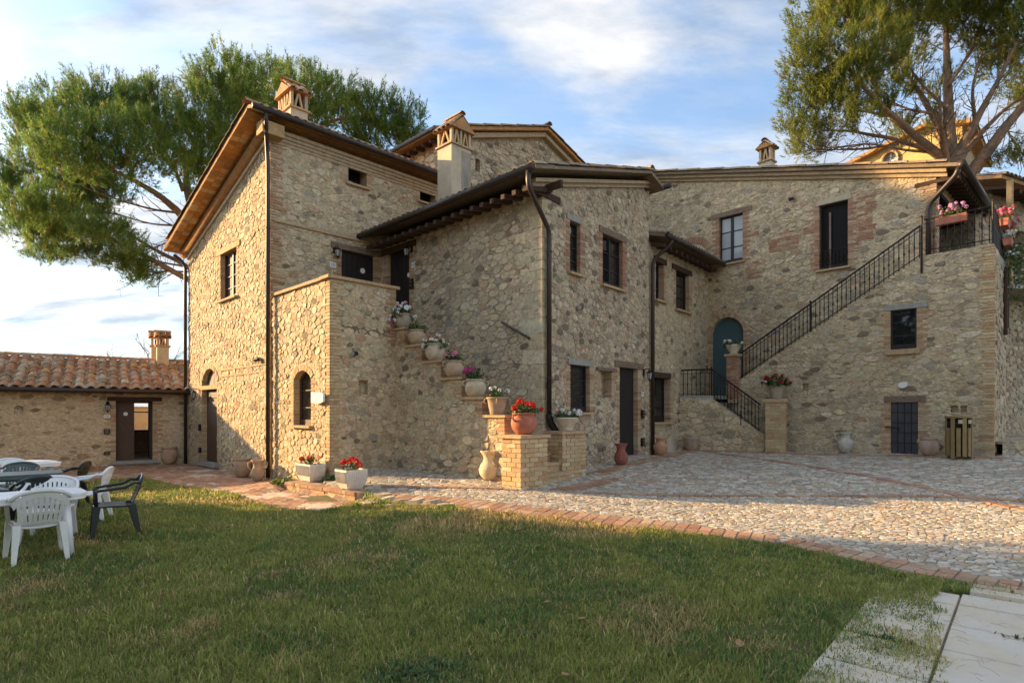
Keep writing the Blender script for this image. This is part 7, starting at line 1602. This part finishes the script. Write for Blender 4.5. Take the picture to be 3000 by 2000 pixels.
th = rg.uniform(0, 6.283, n); lean = rg.uniform(.15, 1.15, n) * H; dx, dy = np.cos(th), np.sin(th); px_a, py_a = -dy, dx; wv = WD * rg.uniform(.6, 1.3, n)
V = np.empty((n, 5, 3)); V[:, 0] = np.stack([X - px_a * wv, Y - py_a * wv, Zb], 1); V[:, 1] = np.stack([X + px_a * wv, Y + py_a * wv, Zb], 1)
mx, my, mz = X + dx * lean * .4, Y + dy * lean * .4, Zb + H * .62
V[:, 2] = np.stack([mx + px_a * wv * .8, my + py_a * wv * .8, mz], 1); V[:, 3] = np.stack([mx - px_a * wv * .8, my - py_a * wv * .8, mz], 1); V[:, 4] = np.stack([X + dx * lean, Y + dy * lean, Zb + H * rg.uniform(.75, 1.0, n)], 1)
i0 = np.arange(n)[:, None] * 5; LI = np.concatenate([i0 + np.array([[0, 1, 2, 3]]), i0 + np.array([[3, 2, 4]])], 1).ravel()
st_ = (np.arange(n)[:, None] * 7 + np.array([[0, 4]])).ravel()
me = bpy.data.meshes.new('grass'); me.vertices.add(n * 5); me.loops.add(n * 7); me.polygons.add(n * 2)
me.vertices.foreach_set('co', V.astype('f').ravel()); me.loops.foreach_set('vertex_index', LI.astype('i')); me.polygons.foreach_set('loop_start', st_.astype('i')); me.update(calc_edges=True)
ga = np.array([.235, .275, .062]); gb = np.array([.33, .35, .085]); gc = np.array([.54, .40, .18]); gd = np.array([.155, .23, .06])
f = np.clip((cl - .3) * 1.6, 0, 1)[:, None]; T = ga * (1 - f) + gb * f; dk_ = (vnoise(X, Y, .6, 8) < .36)[:, None]; T = np.where(dk_ & (rg.random((n, 1)) < .7), gd, T)
pd = np.clip((dryv - .58) * 2.4, .14, .85); isd = rg.random(n) < pd; T[isd] = gc * rg.uniform(.6, 1.25, (isd.sum(), 1)); T *= rg.uniform(.75, 1.25, (n, 1))
a = me.attributes.new('tint', 'FLOAT_COLOR', 'FACE'); a.data.foreach_set('color', np.repeat(np.concatenate([T, np.ones((n, 1))], 1), 2, 0).astype('f').ravel())
me.materials.append(M['grassblade']); o = bpy.data.objects.new('grass', me); col.objects.link(o); o['kind'] = 'stuff'; o['label'] = 'mown lawn grass with dry straw patches'; o['category'] = 'grass'
print('grass blades', n)
# broad-leaved weeds, tufts in the slab joints, tufts at wall feet, fallen pine needles and leaves
rr = random.Random(13); wd_ = MB()
def rosette(x, y, s, cnt, pal, up=.5):
    z = G(x, y)
    for k in range(cnt):
        a = rr.uniform(0, 6.283); e = rr.uniform(.2, .9) * up; u = Vector((math.cos(a) * math.cos(e), math.sin(a) * math.cos(e), math.sin(e))); v = Vector((-u.y, u.x, 0)).normalized(); L = s * rr.uniform(.5, 1.1); w = L * .22; p = Vector((x, y, z))
        wd_.add([p, p + u * L * .5 + v * w, p + u * L, p + u * L * .5 - v * w], [(0, 1, 2, 3)], pick(pal, .2))
WP = [((.05, .10, .04), 3), ((.07, .13, .055), 2), ((.10, .15, .04), 1)]
for k in range(70): rosette(rr.gauss(-.62, .16) , rr.gauss(3.72, .13), .055, 8, WP)
for k in range(14): rosette(rr.uniform(-3, 3), rr.uniform(3.7, 7), .05, 6, WP)
for k in range(26): rosette(-5.0 + rr.gauss(0, .2), 12.85 + rr.gauss(0, .2), .16, 8, [((.16, .19, .04), 2), ((.10, .15, .03), 2)], 1.2)
for k in range(8): rosette(-3.75 + rr.gauss(0, .08), 12.12 + rr.gauss(0, .08), .16, 8, WP, 1.1)
for k in range(8): rosette(-2.2 + rr.gauss(0, .3), 9.85 + rr.gauss(0, .06), .1, 8, [((.14, .19, .04), 2), ((.10, .15, .03), 2)], 1.1)
for (aa, b0, b1, cn) in ((.02, .25, 1.9, 70), (.64, .6, 1.7, 26), (-.62, -.55, -.15, 26)):
    for k in range(cn):
        b_ = rr.uniform(b0, b1); p = SB + s1 * (aa + rr.gauss(0, .012)) + s2 * b_; rosette(p.x, p.y, .055, 4, [((.06, .10, .03), 2), ((.09, .14, .04), 1)], 1.2)
tag(wd_.build('weeds', M['leaf'], kind='stuff'), 'small broad-leaved weeds and tufts in grass and joints', 'weeds')
nd = MB()
for k in range(260):
    a = rr.uniform(-1.6, 1.05); b_ = rr.uniform(-.6, 2.2); p = SB + s1 * a + s2 * b_; t = rr.uniform(0, 3.14); L = rr.uniform(.03, .07); u = Vector((math.cos(t), math.sin(t), 0)) * L; z = .026 + G(p.x, p.y) * 0; nd.tube([Vector((p.x, p.y, z)) - u, Vector((p.x, p.y, z + rr.uniform(.0, .012))), Vector((p.x, p.y, z)) + u + Vector((rr.gauss(0, .01), rr.gauss(0, .01), 0))], .0011, 3, cap=False)
tag(nd.build('pine_needles', M['straw'], kind='stuff'), 'fallen brown pine needles on the pale slabs', 'pine needles')
lf = MB()
for (x, y) in ((.33, 3.62), (-3.9, 4.3), (1.32, 6.1), (-1.9, 5.2), (.55, 4.6), (.3, 5.0), (2.4, 5.7), (-4.6, 6.8), (-3.1, 7.4), (1.6, 4.1)):
    z = G(x, y) + .035; a = rr.uniform(0, 6.28); s = rr.uniform(.025, .05); u = Vector((math.cos(a), math.sin(a), rr.uniform(-.2, .3))) * s; v = Vector((-math.sin(a), math.cos(a), rr.uniform(-.3, .3))) * s * .6; p = Vector((x, y, z)); lf.add([p - u, p - u * .3 + v, p + u * .5 + v * .8, p + u, p + u * .5 - v * .8, p - u * .3 - v], [(0, 1, 2, 3), (0, 3, 4, 5)])
tag(lf.build('fallen_leaves', M['deadleaf'], kind='stuff'), 'a few dry fallen leaves on the lawn', 'fallen leaves')
print('objects', len(bpy.data.objects), 'tris', sum(sum(len(p.vertices) - 2 for p in o.data.polygons) for o in bpy.data.objects if o.type == 'MESH' and len(o.data.polygons) < 5000), [(o.name, len(o.data.polygons)) for o in bpy.data.objects if o.type == 'MESH' and len(o.data.polygons) >= 5000])
